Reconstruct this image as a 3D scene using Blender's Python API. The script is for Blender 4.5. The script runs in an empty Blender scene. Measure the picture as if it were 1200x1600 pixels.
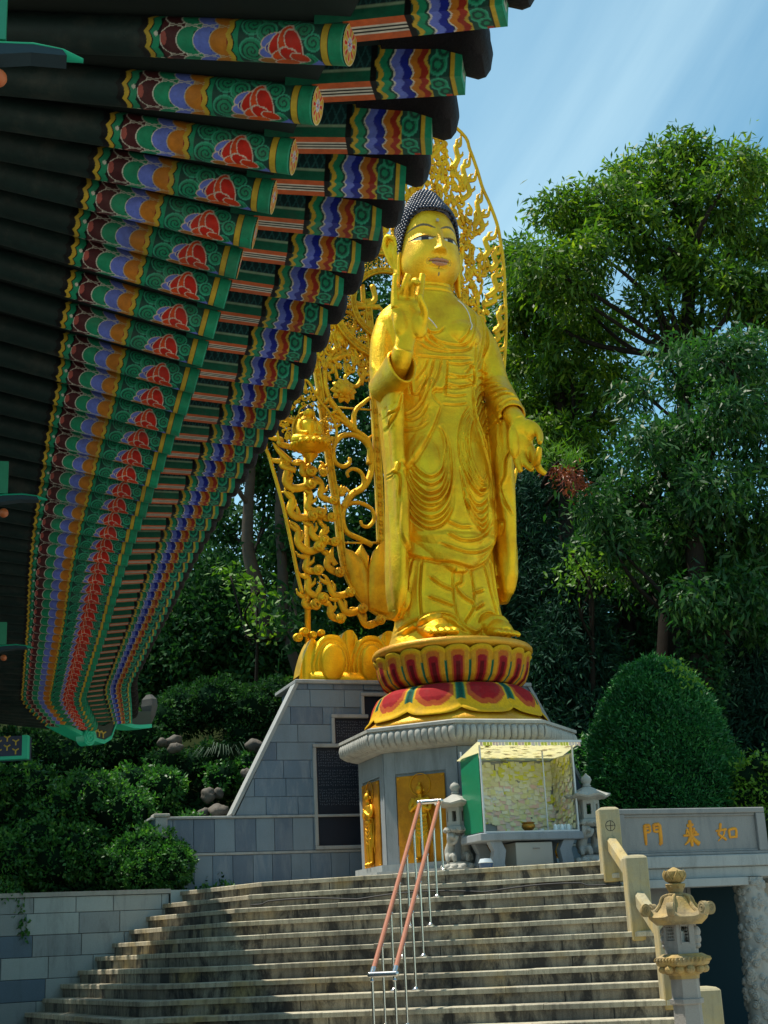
import bpy, math, random
import numpy as np
from math import sin, cos, tan, pi, radians, hypot, sqrt, atan2
from mathutils import Vector, Matrix

random.seed(7)
rng = np.random.default_rng(7)
scene = bpy.context.scene
COL = scene.collection

# ------------------------------------------------------------------ survey
# measured directions of the photograph, used once to turn sightings into world positions
TH = radians(16.85); RO = .047; FL = 2222.0; CZ = 1.65
_F = np.array((0, cos(TH), sin(TH))); _U0 = np.array((0, -sin(TH), cos(TH))); _R0 = np.array((1.0, 0, 0))
_R = cos(RO)*_R0 - sin(RO)*_U0; _U = cos(RO)*_U0 + sin(RO)*_R0
def ray(px, py):
    return _F + (px-600)/FL*_R + (800-py)/FL*_U
def PY(px, py, Y):
    r = ray(px, py); k = Y/r[1]; return (r[0]*k, Y, CZ+r[2]*k)
def PZ(px, py, z):
    r = ray(px, py); k = (z-CZ)/r[2]; return (r[0]*k, r[1]*k, z)
PSI = radians(19.5)                       # the statue, its pedestal and the wall behind all face this way
SX, SY = PY(714, 1150, 20.8)[0], 20.8      # axis of the statue
EX = np.array((cos(PSI), sin(PSI))); EY = np.array((-sin(PSI), cos(PSI)))
def L(px, py, yl):
    """sighting -> statue-local (x right, y back, z up) on the local plane y = yl"""
    r = ray(px, py)
    k = (yl + SX*EY[0] + SY*EY[1])/(r[0]*EY[0]+r[1]*EY[1])
    x, y = k*r[0]-SX, k*r[1]-SY
    return (x*EX[0]+y*EX[1], yl, CZ+k*r[2])

# ------------------------------------------------------------------ mesh builder
class MB:
    def __init__(s): s.v = []; s.f = []; s.m = []
    def add(s, vs, fs, mi=0):
        b = len(s.v); s.v.extend([tuple(map(float, p)) for p in vs]); s.f.extend([tuple(b+i for i in f) for f in fs]); s.m.extend([mi]*len(fs)); return s
    def box(s, x0, x1, y0, y1, z0, z1, mi=0, bev=0.0):
        if bev > 0:
            return s.bevbox(x0, x1, y0, y1, z0, z1, bev, mi)
        v = [(x0,y0,z0),(x1,y0,z0),(x1,y1,z0),(x0,y1,z0),(x0,y0,z1),(x1,y0,z1),(x1,y1,z1),(x0,y1,z1)]
        return s.add(v, [(0,3,2,1),(4,5,6,7),(0,1,5,4),(1,2,6,5),(2,3,7,6),(3,0,4,7)], mi)
    def bevbox(s, x0, x1, y0, y1, z0, z1, b, mi=0):
        b = min(b, (x1-x0)*.45, (y1-y0)*.45, (z1-z0)*.45)
        ring = lambda e, z: [(x0+e, y0+b, z), (x0+b, y0+e, z), (x1-b, y0+e, z), (x1-e, y0+b, z), (x1-e, y1-b, z), (x1-b, y1-e, z), (x0+b, y1-e, z), (x0+e, y1-b, z)]
        v = ring(b, z0)+ring(0, z0+b)+ring(0, z1-b)+ring(b, z1)
        f = [tuple(range(7, -1, -1)), tuple(range(24, 32))]
        for r in range(3):
            for i in range(8):
                j = (i+1) % 8; f.append((r*8+i, r*8+j, r*8+8+j, r*8+8+i))
        return s.add(v, f, mi)
    def obox(s, c, ux, uy, uz, mi=0):
        """box from centre and three half-extent vectors"""
        c, ux, uy, uz = map(np.array, (c, ux, uy, uz))
        v = [c+a*ux+b*uy+d*uz for d in (-1, 1) for (a, b) in ((-1,-1),(1,-1),(1,1),(-1,1))]
        return s.add(v, [(0,3,2,1),(4,5,6,7),(0,1,5,4),(1,2,6,5),(2,3,7,6),(3,0,4,7)], mi)
    def loft(s, rings, cap=True, closed=True, mi=0):
        n = len(rings[0]); v = [p for r in rings for p in r]; f = []
        for a in range(len(rings)-1):
            for i in range(n if closed else n-1):
                j = (i+1) % n
                f.append((a*n+i, a*n+j, (a+1)*n+j, (a+1)*n+i))
        if cap and closed:
            f.append(tuple(range(n-1, -1, -1))); f.append(tuple((len(rings)-1)*n+i for i in range(n)))
        return s.add(v, f, mi)
    def lathe(s, prof, n=24, c=(0,0,0), rot=0.0, mi=0, poly=False):
        rings = [[(c[0]+r*cos(2*pi*i/n+rot), c[1]+r*sin(2*pi*i/n+rot), c[2]+z) for i in range(n)] for (r, z) in prof]
        return s.loft(rings, mi=mi)
    def tube(s, pts, rad, n=10, cap=True, mi=0, flat=1.0, up=None):
        """swept tube; rad is a number or list; flat squeezes along 'up'"""
        P = [np.array(p, float) for p in pts]
        if not hasattr(rad, '__len__'): rad = [rad]*len(P)
        rings = []; ref = np.array(up if up is not None else (0, 0, 1.0), float)
        prev = None
        for i, p in enumerate(P):
            t = P[min(i+1, len(P)-1)]-P[max(i-1, 0)]; t /= (np.linalg.norm(t)+1e-9)
            if up is not None: a = ref
            else: a = prev if prev is not None else (ref if abs(t[2]) < .9 else np.array((0, 1.0, 0)))
            a = a - t*np.dot(a, t); a /= (np.linalg.norm(a)+1e-9); b = np.cross(t, a); prev = a
            rings.append([p + rad[i]*(cos(2*pi*k/n)*a*flat + sin(2*pi*k/n)*b) for k in range(n)])
        return s.loft(rings, cap=cap, mi=mi)
    def ball(s, c, r, n=10, m=7, mi=0):
        if not hasattr(r, '__len__'): r = (r, r, r)
        v = [(c[0], c[1], c[2]-r[2])]; f = []
        for j in range(1, m):
            ph = -pi/2+pi*j/m
            for i in range(n):
                th = 2*pi*i/n; v.append((c[0]+r[0]*cos(ph)*cos(th), c[1]+r[1]*cos(ph)*sin(th), c[2]+r[2]*sin(ph)))
        v.append((c[0], c[1], c[2]+r[2])); T = len(v)-1
        for i in range(n): f.append((0, 1+(i+1) % n, 1+i)); f.append((T, T-n+i, T-n+(i+1) % n))
        for j in range(m-2):
            for i in range(n):
                a = 1+j*n; f.append((a+i, a+(i+1) % n, a+n+(i+1) % n, a+n+i))
        return s.add(v, f, mi)
    def prism(s, poly, off, mi=0):
        """extrude a 3D polygon by vector off"""
        n = len(poly); v = list(poly)+[tuple(np.array(p)+np.array(off)) for p in poly]
        f = [tuple(range(n)), tuple(range(2*n-1, n-1, -1))]+[(i, i+n, (i+1) % n+n, (i+1) % n) for i in range(n)]
        return s.add(v, f, mi)
    def xf(s, M, start=0):
        for i in range(start, len(s.v)): s.v[i] = tuple(M @ Vector(s.v[i]))
        return s
    def build(s, name, mats, parent=None, smooth=False, angle=None, recalc=True):
        me = bpy.data.meshes.new(name); me.from_pydata(s.v, [], s.f)
        if not isinstance(mats, (list, tuple)): mats = [mats]
        for m in mats: me.materials.append(m)
        if len(mats) > 1: me.polygons.foreach_set('material_index', s.m)
        if recalc:
            import bmesh
            bm = bmesh.new(); bm.from_mesh(me); bmesh.ops.recalc_face_normals(bm, faces=bm.faces); bm.to_mesh(me); bm.free()
        if smooth:
            me.polygons.foreach_set('use_smooth', [True]*len(me.polygons))
            if angle: me.set_sharp_from_angle(angle=radians(angle))
        me.update()
        return link(name, me, parent)

def link(name, me, parent=None):
    o = bpy.data.objects.new(name, me); COL.objects.link(o)
    if parent: o.parent = parent
    return o
def tag(o, label=None, cat=None, group=None, kind=None):
    if label: o['label'] = label
    if cat: o['category'] = cat
    if group: o['group'] = group
    if kind: o['kind'] = kind
    return o
def thing(name, label, cat, loc=(0,0,0), rz=0.0, group=None):
    o = bpy.data.objects.new(name, None); COL.objects.link(o); o.location = loc; o.rotation_euler = (0, 0, rz)
    o.empty_display_size = .2
    return tag(o, label, cat, group)
def copy_tree(o, parent=None):
    c = o.copy(); COL.objects.link(c)
    if parent: c.parent = parent
    for ch in list(o.children): copy_tree(ch, c)
    return c
def catmull(P, n=6):
    P = [np.array(p, float) for p in P]; out = []
    for i in range(len(P)-1):
        p0, p1, p2, p3 = P[max(i-1, 0)], P[i], P[i+1], P[min(i+2, len(P)-1)]
        for k in range(n):
            t = k/n
            out.append(.5*((2*p1)+(-p0+p2)*t+(2*p0-5*p1+4*p2-p3)*t*t+(-p0+3*p1-3*p2+p3)*t**3))
    out.append(P[-1]); return out

# ------------------------------------------------------------------ materials
def mat(name, base=(.5,.5,.5), rough=.6, metal=0.0, spec=.5):
    m = bpy.data.materials.new(name); m.use_nodes = True
    b = m.node_tree.nodes['Principled BSDF']
    b.inputs['Base Color'].default_value = (*base, 1); b.inputs['Roughness'].default_value = rough
    b.inputs['Metallic'].default_value = metal; b.inputs['Specular IOR Level'].default_value = spec
    return m
class NT:
    def __init__(s, m): s.t = m.node_tree; s.n = s.t.nodes; s.b = s.n['Principled BSDF']; s.m = m
    def node(s, ty, **kw):
        n = s.n.new(ty)
        for k, v in kw.items():
            if k.startswith('i_'):
                key = k[2:]; n.inputs[int(key) if key.isdigit() else key].default_value = v
            else: setattr(n, k, v)
        return n
    def ln(s, a, b): s.t.links.new(a, b)
    def coord(s, kind='Object', scale=(1,1,1), rot=(0,0,0), loc=(0,0,0)):
        tc = s.node('ShaderNodeTexCoord'); mp = s.node('ShaderNodeMapping')
        mp.inputs['Scale'].default_value = scale; mp.inputs['Rotation'].default_value = rot; mp.inputs['Location'].default_value = loc
        s.ln(tc.outputs[kind], mp.inputs['Vector']); return mp.outputs['Vector']
    def noise(s, vec, scale=5, detail=5, rough=.6, dist=0.0):
        n = s.node('ShaderNodeTexNoise'); n.inputs['Scale'].default_value = scale; n.inputs['Detail'].default_value = detail
        n.inputs['Roughness'].default_value = rough; n.inputs['Distortion'].default_value = dist
        s.ln(vec, n.inputs['Vector']); return n.outputs['Fac']
    def ramp(s, fac, stops):
        r = s.node('ShaderNodeValToRGB'); el = r.color_ramp.elements
        while len(el) < len(stops): el.new(.5)
        for e, (p, c) in zip(el, stops): e.position = p; e.color = (*c, 1) if len(c) == 3 else c
        s.ln(fac, r.inputs['Fac']); return r.outputs['Color']
    def mix(s, fac, a, b, mode='MIX'):
        n = s.node('ShaderNodeMix', data_type='RGBA', blend_type=mode)
        for sock, val in ((n.inputs[0], fac), (n.inputs[6], a), (n.inputs[7], b)):
            if hasattr(val, 'links') or isinstance(val, bpy.types.NodeSocket): s.ln(val, sock)
            elif isinstance(val, (int, float)): sock.default_value = val
            else: sock.default_value = (*val, 1)
        return n.outputs[2]
    def math(s, op, a, b=0.0):
        n = s.node('ShaderNodeMath', operation=op)
        for sock, val in ((n.inputs[0], a), (n.inputs[1], b)):
            if isinstance(val, bpy.types.NodeSocket): s.ln(val, sock)
            else: sock.default_value = val
        return n.outputs[0]
    def bump(s, h, strength=.3, dist=.02):
        n = s.node('ShaderNodeBump'); n.inputs['Strength'].default_value = strength; n.inputs['Distance'].default_value = dist
        s.ln(h, n.inputs['Height']); s.ln(n.outputs['Normal'], s.b.inputs['Normal'])
    def base(s, c): s.ln(c, s.b.inputs['Base Color'])
    def rough(s, c): s.ln(c, s.b.inputs['Roughness'])

def stone(name, c1, c2, scale=3.0, dark=(.06,.06,.055), stain=.5, rough=.8, speck=.25, bump=.25, yellow=None):
    """granite: speckle, broad tone change, run-off stains"""
    m = mat(name, c1, rough); t = NT(m); v = t.coord('Object')
    col = t.mix(t.noise(v, scale, 6), c1, c2)
    sp = t.ramp(t.noise(v, 160, 2), [(.35, (.55,.55,.55)), (.6, (1.15,1.15,1.15))])
    col = t.mix(speck, col, t.mix(1.0, col, sp, 'MULTIPLY'))
    if yellow:
        col = t.mix(t.ramp(t.noise(v, 1.7, 5, .65), [(.45, (0,0,0)), (.7, (1,1,1))]), col, yellow)
    vs = t.coord('Object', scale=(3.2, 3.2, .7))
    st = t.ramp(t.noise(vs, 1.6, 8, .7, .4), [(.48, (0,0,0)), (.68, (1,1,1))])
    col = t.mix(t.math('MULTIPLY', st, stain), col, dark)
    t.base(col); t.bump(t.noise(v, 60, 5, .7), bump, .01)
    return m
def gold(name, base=(.95,.56,.012), deep=(.74,.36,.007), rough=.38, metal=.74, bump=.35, bs=9):
    m = mat(name, base, rough, metal); t = NT(m); v = t.coord('Object')
    t.base(t.mix(t.ramp(t.noise(v, 2.2, 8, .72), [(.38, (0,0,0)), (.66, (1,1,1))]), base, deep))
    t.rough(t.ramp(t.noise(v, 5, 5), [(.3, (rough-.08,)*3), (.7, (rough+.16,)*3)]))
    h = t.mix(.5, t.noise(v, bs, 4, .6), t.noise(v, 38, 4, .65)); t.bump(h, bump*1.35, .03)
    return m
def painted(name, c, rough=.5, var=.15):
    m = mat(name, c, rough); t = NT(m); v = t.coord('Object')
    t.base(t.mix(t.noise(v, 12, 5, .7), c, tuple(x*(1-var*2) for x in c))); t.bump(t.noise(v, 90, 3), .12, .004)
    return m
def attr_mat(name, rough=.5, metal=0.0, attr='Col', var=.12, bump=.15, transl=0.0, spec=.5, age=.0):
    """painted wood: pattern from a colour attribute, worn and dusty differently on every piece"""
    m = mat(name, (.5,.5,.5), rough, metal, spec); t = NT(m)
    a = t.node('ShaderNodeAttribute', attribute_name=attr); v = t.coord('Object'); oi = t.node('ShaderNodeObjectInfo')
    ad = t.node('ShaderNodeVectorMath', operation='ADD'); cb = t.node('ShaderNodeCombineXYZ'); r9 = t.math('MULTIPLY', oi.outputs['Random'], 37.0)
    for i_ in range(3): t.ln(r9, cb.inputs[i_])
    t.ln(v, ad.inputs[0]); t.ln(cb.outputs[0], ad.inputs[1]); vr = ad.outputs[0]
    g = t.ramp(t.noise(vr, 25, 4, .7), [(.3, (1-var*2,)*3), (.7, (1+var*.3,)*3)])
    col = t.mix(1.0, a.outputs['Color'], g, 'MULTIPLY')
    if age:
        col = t.mix(t.math('MULTIPLY', oi.outputs['Random'], age), col, t.mix(1.0, col, (.62,.66,.66), 'MULTIPLY'))
        du = t.ramp(t.noise(vr, 5, 7, .7), [(.50, (0,0,0)), (.72, (1,1,1))]); col = t.mix(t.math('MULTIPLY', du, age*.45), col, (.09,.085,.07))
        ck = t.ramp(t.noise(vr, 60, 3, .8), [(.66, (0,0,0)), (.70, (1,1,1))]); col = t.mix(t.math('MULTIPLY', ck, age*.6), col, (.03,.03,.028))
    t.base(col)
    if bump: t.bump(t.noise(vr, 70, 3), bump, .004)
    return m
def leafmat(name, c1, c2, c3, rough=.5, tr=.35):
    """leaf colour varies leaf by leaf through the 'lf' attribute"""
    m = mat(name, c1, rough); t = NT(m); n = t.n
    a = t.node('ShaderNodeAttribute', attribute_name='lf')
    col = t.ramp(a.outputs['Fac'], [(0, c1), (.55, c2), (1, c3)])
    t.base(col)
    t.b.inputs['Specular IOR Level'].default_value = .35
    tl = t.node('ShaderNodeBsdfTranslucent'); mx = t.node('ShaderNodeMixShader'); mx.inputs[0].default_value = tr
    t.ln(t.mix(1.0, col, (1.0, 1.15, .45), 'MULTIPLY'), tl.inputs['Color'])
    t.ln(t.b.outputs[0], mx.inputs[1]); t.ln(tl.outputs[0], mx.inputs[2])
    t.ln(mx.outputs[0], n['Material Output'].inputs['Surface'])
    return m

M = {}
M['gold'] = gold('gold_leaf')
M['gold_rough'] = gold('cast_gold', (.86,.49,.010), (.60,.28,.006), .44, .62, .4, 14)
M['gold_relief'] = gold('relief_gold', (.76,.38,.010), (.46,.19,.004), .36, .7, .2, 12)
M['granite'] = stone('grey_granite', (.36,.37,.36), (.25,.27,.27), 2.5, stain=.35)
M['granite_pale'] = stone('pale_granite', (.42,.41,.37), (.30,.29,.25), 3, stain=.4)
M['granite_ochre'] = stone('weathered_granite', (.44,.38,.23), (.28,.24,.14), 3, stain=.6, yellow=(.50,.34,.09))
M['pedestal'] = stone('pedestal_granite', (.27,.29,.30), (.19,.21,.22), 2.2, stain=.5, dark=(.09,.10,.10))
M['step'] = stone('step_granite', (.25,.225,.18), (.16,.15,.125), 1.6, dark=(.022,.021,.020), stain=1.0, yellow=(.27,.20,.09))
M['tread'] = stone('step_slab', (.42,.37,.27), (.30,.26,.19), 2.0, dark=(.10,.09,.07), stain=.5, yellow=(.42,.33,.17))
M['steel'] = mat('stainless', (.62,.60,.58), .22, 1.0)
M['copper'] = painted('copper_rail', (.42,.155,.085), .35)
M['black_stone'] = mat('black_slab', (.012,.016,.022), .25)
M['dark'] = mat('dark_interior', (.012,.014,.016), .8)

def step_mat(name, lo, mid, hi, th0, th1):
    """riser granite: pale blocks, black run-off under the lip, ochre patches"""
    m = mat(name, mid, .8); t = NT(m); v = t.coord('Object')
    col = t.ramp(t.noise(v, 1.1, 7, .62), [(.30, lo), (.5, mid), (.68, hi)])
    col = t.mix(.5, col, t.mix(1.0, col, t.ramp(t.noise(v, 150, 2), [(.35, (.5,.5,.5)), (.62, (1.25,1.25,1.25))]), 'MULTIPLY'))
    col = t.mix(t.ramp(t.noise(t.coord('Object', loc=(5, 3, 1)), .9, 4), [(.55, (0,0,0)), (.70, (1,1,1))]), col, (.38,.29,.13))
    st = t.ramp(t.noise(t.coord('Object', scale=(2.2, 2.2, .9)), 1.5, 9, .72, .5), [(th0, (0,0,0)), (th1, (1,1,1))])
    col = t.mix(t.math('MULTIPLY', st, .92), col, (.020,.020,.021))
    vs = t.coord('Object', scale=(9, 9, .5)); dr = t.ramp(t.noise(vs, 2.2, 4, .6), [(.45, (0,0,0)), (.65, (1,1,1))])
    col = t.mix(t.math('MULTIPLY', dr, .45), col, (.035,.033,.030))
    t.base(col); t.bump(t.noise(v, 60, 5, .7), .35, .01); return m
M['step'] = step_mat('step_granite', (.14,.13,.11), (.26,.235,.18), (.40,.36,.27), .46, .58)
M['tread'] = step_mat('step_slab', (.28,.245,.18), (.45,.40,.29), (.58,.52,.38), .58, .72)
# ------------------------------------------------------------------ camera, light, sky
cam = bpy.data.cameras.new('camera'); co = bpy.data.objects.new('camera', cam); COL.objects.link(co); scene.camera = co
cam.sensor_fit = 'VERTICAL'; cam.sensor_height = 36; cam.lens = 36*FL/1600; cam.clip_start = .1; cam.clip_end = 3000
Mx = Matrix(((_R[0], _U[0], -_F[0], 0), (_R[1], _U[1], -_F[1], 0), (_R[2], _U[2], -_F[2], CZ), (0, 0, 0, 1)))
co.matrix_world = Mx

SUN_EL, SUN_AZ = 67, -74         # azimuth from +Y (view direction), negative = to the left
sdir = Vector((sin(radians(SUN_AZ))*cos(radians(SUN_EL)), cos(radians(SUN_AZ))*cos(radians(SUN_EL)), sin(radians(SUN_EL))))
su = bpy.data.lights.new('sun', 'SUN'); su.energy = 5.0; su.angle = radians(.5); su.color = (1, .93, .80)
so = bpy.data.objects.new('sun', su); COL.objects.link(so); so.rotation_euler = sdir.to_track_quat('Z', 'Y').to_euler()
w = bpy.data.worlds.new('World'); scene.world = w; w.use_nodes = True
wt = w.node_tree; bg = wt.nodes['Background']
sky = wt.nodes.new('ShaderNodeTexSky'); sky.sky_type = 'NISHITA'; sky.sun_disc = False
sky.sun_elevation = radians(SUN_EL); sky.sun_rotation = radians(SUN_AZ)
sky.air_density = 1.0; sky.dust_density = .4; sky.ozone_density = 2.2
# thin high cloud streaks
tc = wt.nodes.new('ShaderNodeTexCoord'); mp = wt.nodes.new('ShaderNodeMapping'); mp.inputs['Scale'].default_value = (1.2, 3.2, 2.2); mp.inputs['Rotation'].default_value = (0, .5, .45)
nz = wt.nodes.new('ShaderNodeTexNoise'); nz.inputs['Scale'].default_value = 2.3; nz.inputs['Detail'].default_value = 7; nz.inputs['Roughness'].default_value = .5; nz.inputs['Distortion'].default_value = .4
rp = wt.nodes.new('ShaderNodeValToRGB'); rp.color_ramp.elements[0].position = .40; rp.color_ramp.elements[1].position = .80; rp.color_ramp.elements[0].color = (0,0,0,1); rp.color_ramp.elements[1].color = (.6,.6,.6,1)
mx = wt.nodes.new('ShaderNodeMix'); mx.data_type = 'RGBA'; mx.inputs[7].default_value = (5.4, 7.3, 7.9, 1)
cbv = wt.nodes.new('ShaderNodeCombineXYZ')
b1 = Vector((.60, -.22, .77)).normalized(); b2 = b1.cross(Vector((0, 1, 0))).normalized(); b3 = b1.cross(b2)
for i_, (b_, s__) in enumerate(((b1, .55), (b2, 3.0), (b3, 1.2))):
    dn = wt.nodes.new('ShaderNodeVectorMath'); dn.operation = 'DOT_PRODUCT'; dn.inputs[1].default_value = tuple(b_*s__); wt.links.new(tc.outputs['Generated'], dn.inputs[0]); wt.links.new(dn.outputs['Value'], cbv.inputs[i_])
wt.links.new(cbv.outputs[0], nz.inputs['Vector'])
wt.links.new(nz.outputs['Fac'], rp.inputs['Fac']); wt.links.new(rp.outputs['Color'], mx.inputs[0])
tn = wt.nodes.new('ShaderNodeMix'); tn.data_type = 'RGBA'; tn.blend_type = 'MULTIPLY'; tn.inputs[0].default_value = 1; tn.inputs[7].default_value = (.98, 1.40, 1.20, 1)
wt.links.new(sky.outputs['Color'], tn.inputs[6]); wt.links.new(tn.outputs[2], mx.inputs[6]); wt.links.new(mx.outputs[2], bg.inputs['Color'])
bg.inputs['Strength'].default_value = .115
scene.view_settings.view_transform = 'Standard'; scene.view_settings.look = 'None'; scene.view_settings.exposure = .38; scene.view_settings.gamma = 1
scene.cycles.max_bounces = 8; scene.cycles.transparent_max_bounces = 8; scene.cycles.diffuse_bounces = 4

# ------------------------------------------------------------------ ground
M['paving'] = stone('courtyard_paving', (.42,.39,.33), (.34,.31,.26), .8, stain=.2)
M['soil'] = mat('soil', (.035,.04,.02), 1.0, spec=0.0)
t = NT(M['soil']); v = t.coord('Object'); t.base(t.mix(t.noise(v, .8, 8, .7), (.010,.022,.008), (.028,.032,.014))); t.bump(t.noise(v, 3, 6), .6, .1)
def grid_mesh(x0, x1, nx, y0, y1, ny, zf):
    X, Yg = np.meshgrid(np.linspace(x0, x1, nx), np.linspace(y0, y1, ny)); Z = zf(X, Yg)
    v = np.stack([X.ravel(), Yg.ravel(), Z.ravel()], 1)
    i = np.arange((nx-1)*(ny-1)); r = i//(nx-1); c = i % (nx-1); a = r*nx+c
    return v, np.stack([a, a+1, a+nx+1, a+nx], 1)
def np_mesh(name, v, f, m, parent=None, smooth=True):
    me = bpy.data.meshes.new(name); me.vertices.add(len(v)); me.vertices.foreach_set('co', np.asarray(v, np.float32).ravel())
    k = f.shape[1]; me.loops.add(f.size); me.loops.foreach_set('vertex_index', f.ravel().astype(np.int32))
    me.polygons.add(len(f)); me.polygons.foreach_set('loop_start', np.arange(0, f.size, k, dtype=np.int32)); me.polygons.foreach_set('loop_total', np.full(len(f), k, np.int32))
    me.materials.append(m); me.update(calc_edges=True)
    if smooth: me.polygons.foreach_set('use_smooth', np.ones(len(f), bool))
    return link(name, me, parent)
PLAT = CZ+.825
g = MB(); g.box(-900, 900, -900, 900, -.4, 0); tag(g.build('ground', M['paving']), kind='structure')
def sstep(a, b, x):
    t = np.clip((x-a)/(b-a), 0, 1); return t*t*(3-2*t)
def hill(X, Y):
    # bank behind the left wall, the terrace behind the statue, the wooded rise beyond
    left = sstep(1.0, -3.5, X)
    z = PLAT-.3 + left*sstep(20.8, 24.5, Y)*2.2 + sstep(26, 46, Y)*(4.5+2.5*left) + .25*np.sin(X*.7)*np.cos(Y*.5)*sstep(24, 28, Y)
    edge = sstep(20.6, 21.0, Y + .0*X)
    return z
v, f = grid_mesh(-45, 50, 120, 21.6, 95, 100, hill)
tag(np_mesh('terrain', v, f, M['soil']), kind='structure')
# the bank held by the left retaining wall
def bank(X, Y):
    return CZ+.78+sstep(20.6, 24.5, Y)*2.0
v, f = grid_mesh(-14, -3.15, 40, 20.75, 24, 30, lambda X, Y: bank(X, Y)+.06*np.sin(X*3)*np.cos(Y*4))
tag(np_mesh('planted_bank', v, f, M['soil']), kind='structure')
fb = MB(); fb.box(-3.0, 13, 20.6, 24, 0, PLAT-.012)
tag(fb.build('terrace', M['paving']), kind='structure')

# ------------------------------------------------------------------ staircase: a fan of steps with one corner
RISE = .165
P5 = (np.array(PY(900, 1342, 17.55)[:2]), np.array(PY(412, 1374, 18.9)[:2]), np.array(PY(262, 1392, 20.95)[:2]))
P4 = (np.array(PY(900, 1561, 15.15)[:2]), np.array(PY(194, 1587, 16.3)[:2]), np.array(PY(38, 1577, 19.9)[:2]))
PAR_A = np.array(PY(957, 1362, 17.3)[:2]); PAR_B = np.array(PY(1100, 1640, 14.7)[:2]); PAR_D = (PAR_B-PAR_A)/np.linalg.norm(PAR_B-PAR_A); PAR_A = PAR_A+np.array((.03, 0))
def step_line(k, grow=0.0):
    t = (k+4)/9
    Rr, C, Lf = [P4[i]*(1-t)+P5[i]*t for i in range(3)]
    d = (Rr-C)/np.linalg.norm(Rr-C); tt_ = np.linalg.solve(np.array((d, -PAR_D)).T, PAR_A-C)[0]; Rr = C + d*tt_
    dl = (Lf-C)/np.linalg.norm(Lf-C)
    n1 = np.array((d[1], -d[0])); n2 = np.array((-dl[1], dl[0]))
    bis = (n1+n2); bis /= np.dot(bis, n1)
    return Rr+n1*grow, C+bis*grow, Lf+dl*.25+n2*grow
stair = thing('stone_staircase', 'wide stained granite staircase fanning up to the statue terrace', 'stairs')
for k in range(-9, 6):
    z1 = CZ+RISE*k; zb = z1-RISE
    a, b, c = step_line(k); a2, b2, c2 = step_line(k, .035)
    # rough riser block
    m = MB(); back = [(2.75, 20.5), (-1.0, 21.5), tuple(c+np.array((.2, .6)))]
    poly = [tuple(a), tuple(b), tuple(c)]+[back[2], back[1], back[0]]
    lo = max(0.0, zb-.02)
    m.prism([(p[0], p[1], lo) for p in poly], (0, 0, z1-.055-lo))
    for (q0, q1) in ((a, b), (b, c)):       # open vertical joints between the riser stones
        q0, q1 = np.array(q0), np.array(q1); Ln_ = np.linalg.norm(q1-q0); dd_ = (q1-q0)/Ln_; nn_ = np.array((dd_[1], -dd_[0])); nn_ = nn_ if nn_[1] < 0 else -nn_; x_ = rng.uniform(.5, 1.4)
        while x_ < Ln_-.2:
            cc_ = q0+dd_*x_; m.obox((*(cc_), (lo+z1-.06)/2), (*(dd_*.005), 0), (*(nn_*.0025), 0), (0, 0, (z1-.06-lo)/2-.002), 1); x_ += rng.uniform(.8, 1.7)
    st = m.build('step', [M['step'], M['dark']], stair)
    m = MB()
    # nosing slab, cut into lengths with thin joints, slightly uneven
    def slab(p0, p1, q0, q1):
        p0, p1, q0, q1 = map(np.array, (p0, p1, q0, q1)); Ln = np.linalg.norm(p1-p0); x = 0
        while x < Ln-.05:
            x2 = min(Ln, x+rng.uniform(1.1, 1.9));
            if Ln-x2 < .4: x2 = Ln
            e0, e1 = (x+.003)/Ln, (x2-.003)/Ln; dz = rng.uniform(-.003, .003)
            A, B = p0+(p1-p0)*e0, p0+(p1-p0)*e1; C_, D_ = q0+(q1-q0)*e1, q0+(q1-q0)*e0
            b8 = .008; nrm = (A-D_)/np.linalg.norm(A-D_)
            lo4 = [(*A, z1-.055), (*B, z1-.055), (*C_, z1-.055), (*D_, z1-.055)]
            mid = [(*A, z1-b8+dz), (*B, z1-b8+dz), (*C_, z1-b8+dz), (*D_, z1-b8+dz)]
            top = [(*(A-nrm*b8), z1+dz), (*(B-nrm*b8), z1+dz), (*C_, z1+dz), (*D_, z1+dz)]
            m.loft([lo4, mid, top]); x = x2
    a3, b3, c3 = step_line(k, -.42 if k < 5 else -.5)
    slab(a2, b2, a3, b3); slab(b2, c2, b3, c3)
    m.build('nosing_slab', M['tread'], st)
if True:
    m = MB(); rngx = [step_line(5, -.5)[0], step_line(5, -.5)[1], step_line(5, -.5)[2]]
    poly = [tuple(rngx[0]), tuple(rngx[1]), tuple(rngx[2]), (-1.0, 21.55), (2.8, 21.2)]
    m.prism([(p[0], p[1], PLAT-.05) for p in poly], (0, 0, .046)); tag(m.build('terrace_paving', M['paving']), kind='structure')
# loose black cable lying along the second riser
ca = step_line(4, .03); pts = [(*(ca[0]*(1-u)+ca[1]*u + np.array((.02, -.012))), CZ+RISE*3+.035+.05*abs(sin(u*9))*(1 if .1 < u < .95 else .2)) for u in np.linspace(.0, 1, 60)]
tag(MB().tube(pts, .009, 6).build('cable', mat('rubber', (.02,.02,.022), .6), smooth=True), 'thin black cable drooping along a riser near the top of the stairs', 'cable')

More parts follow.
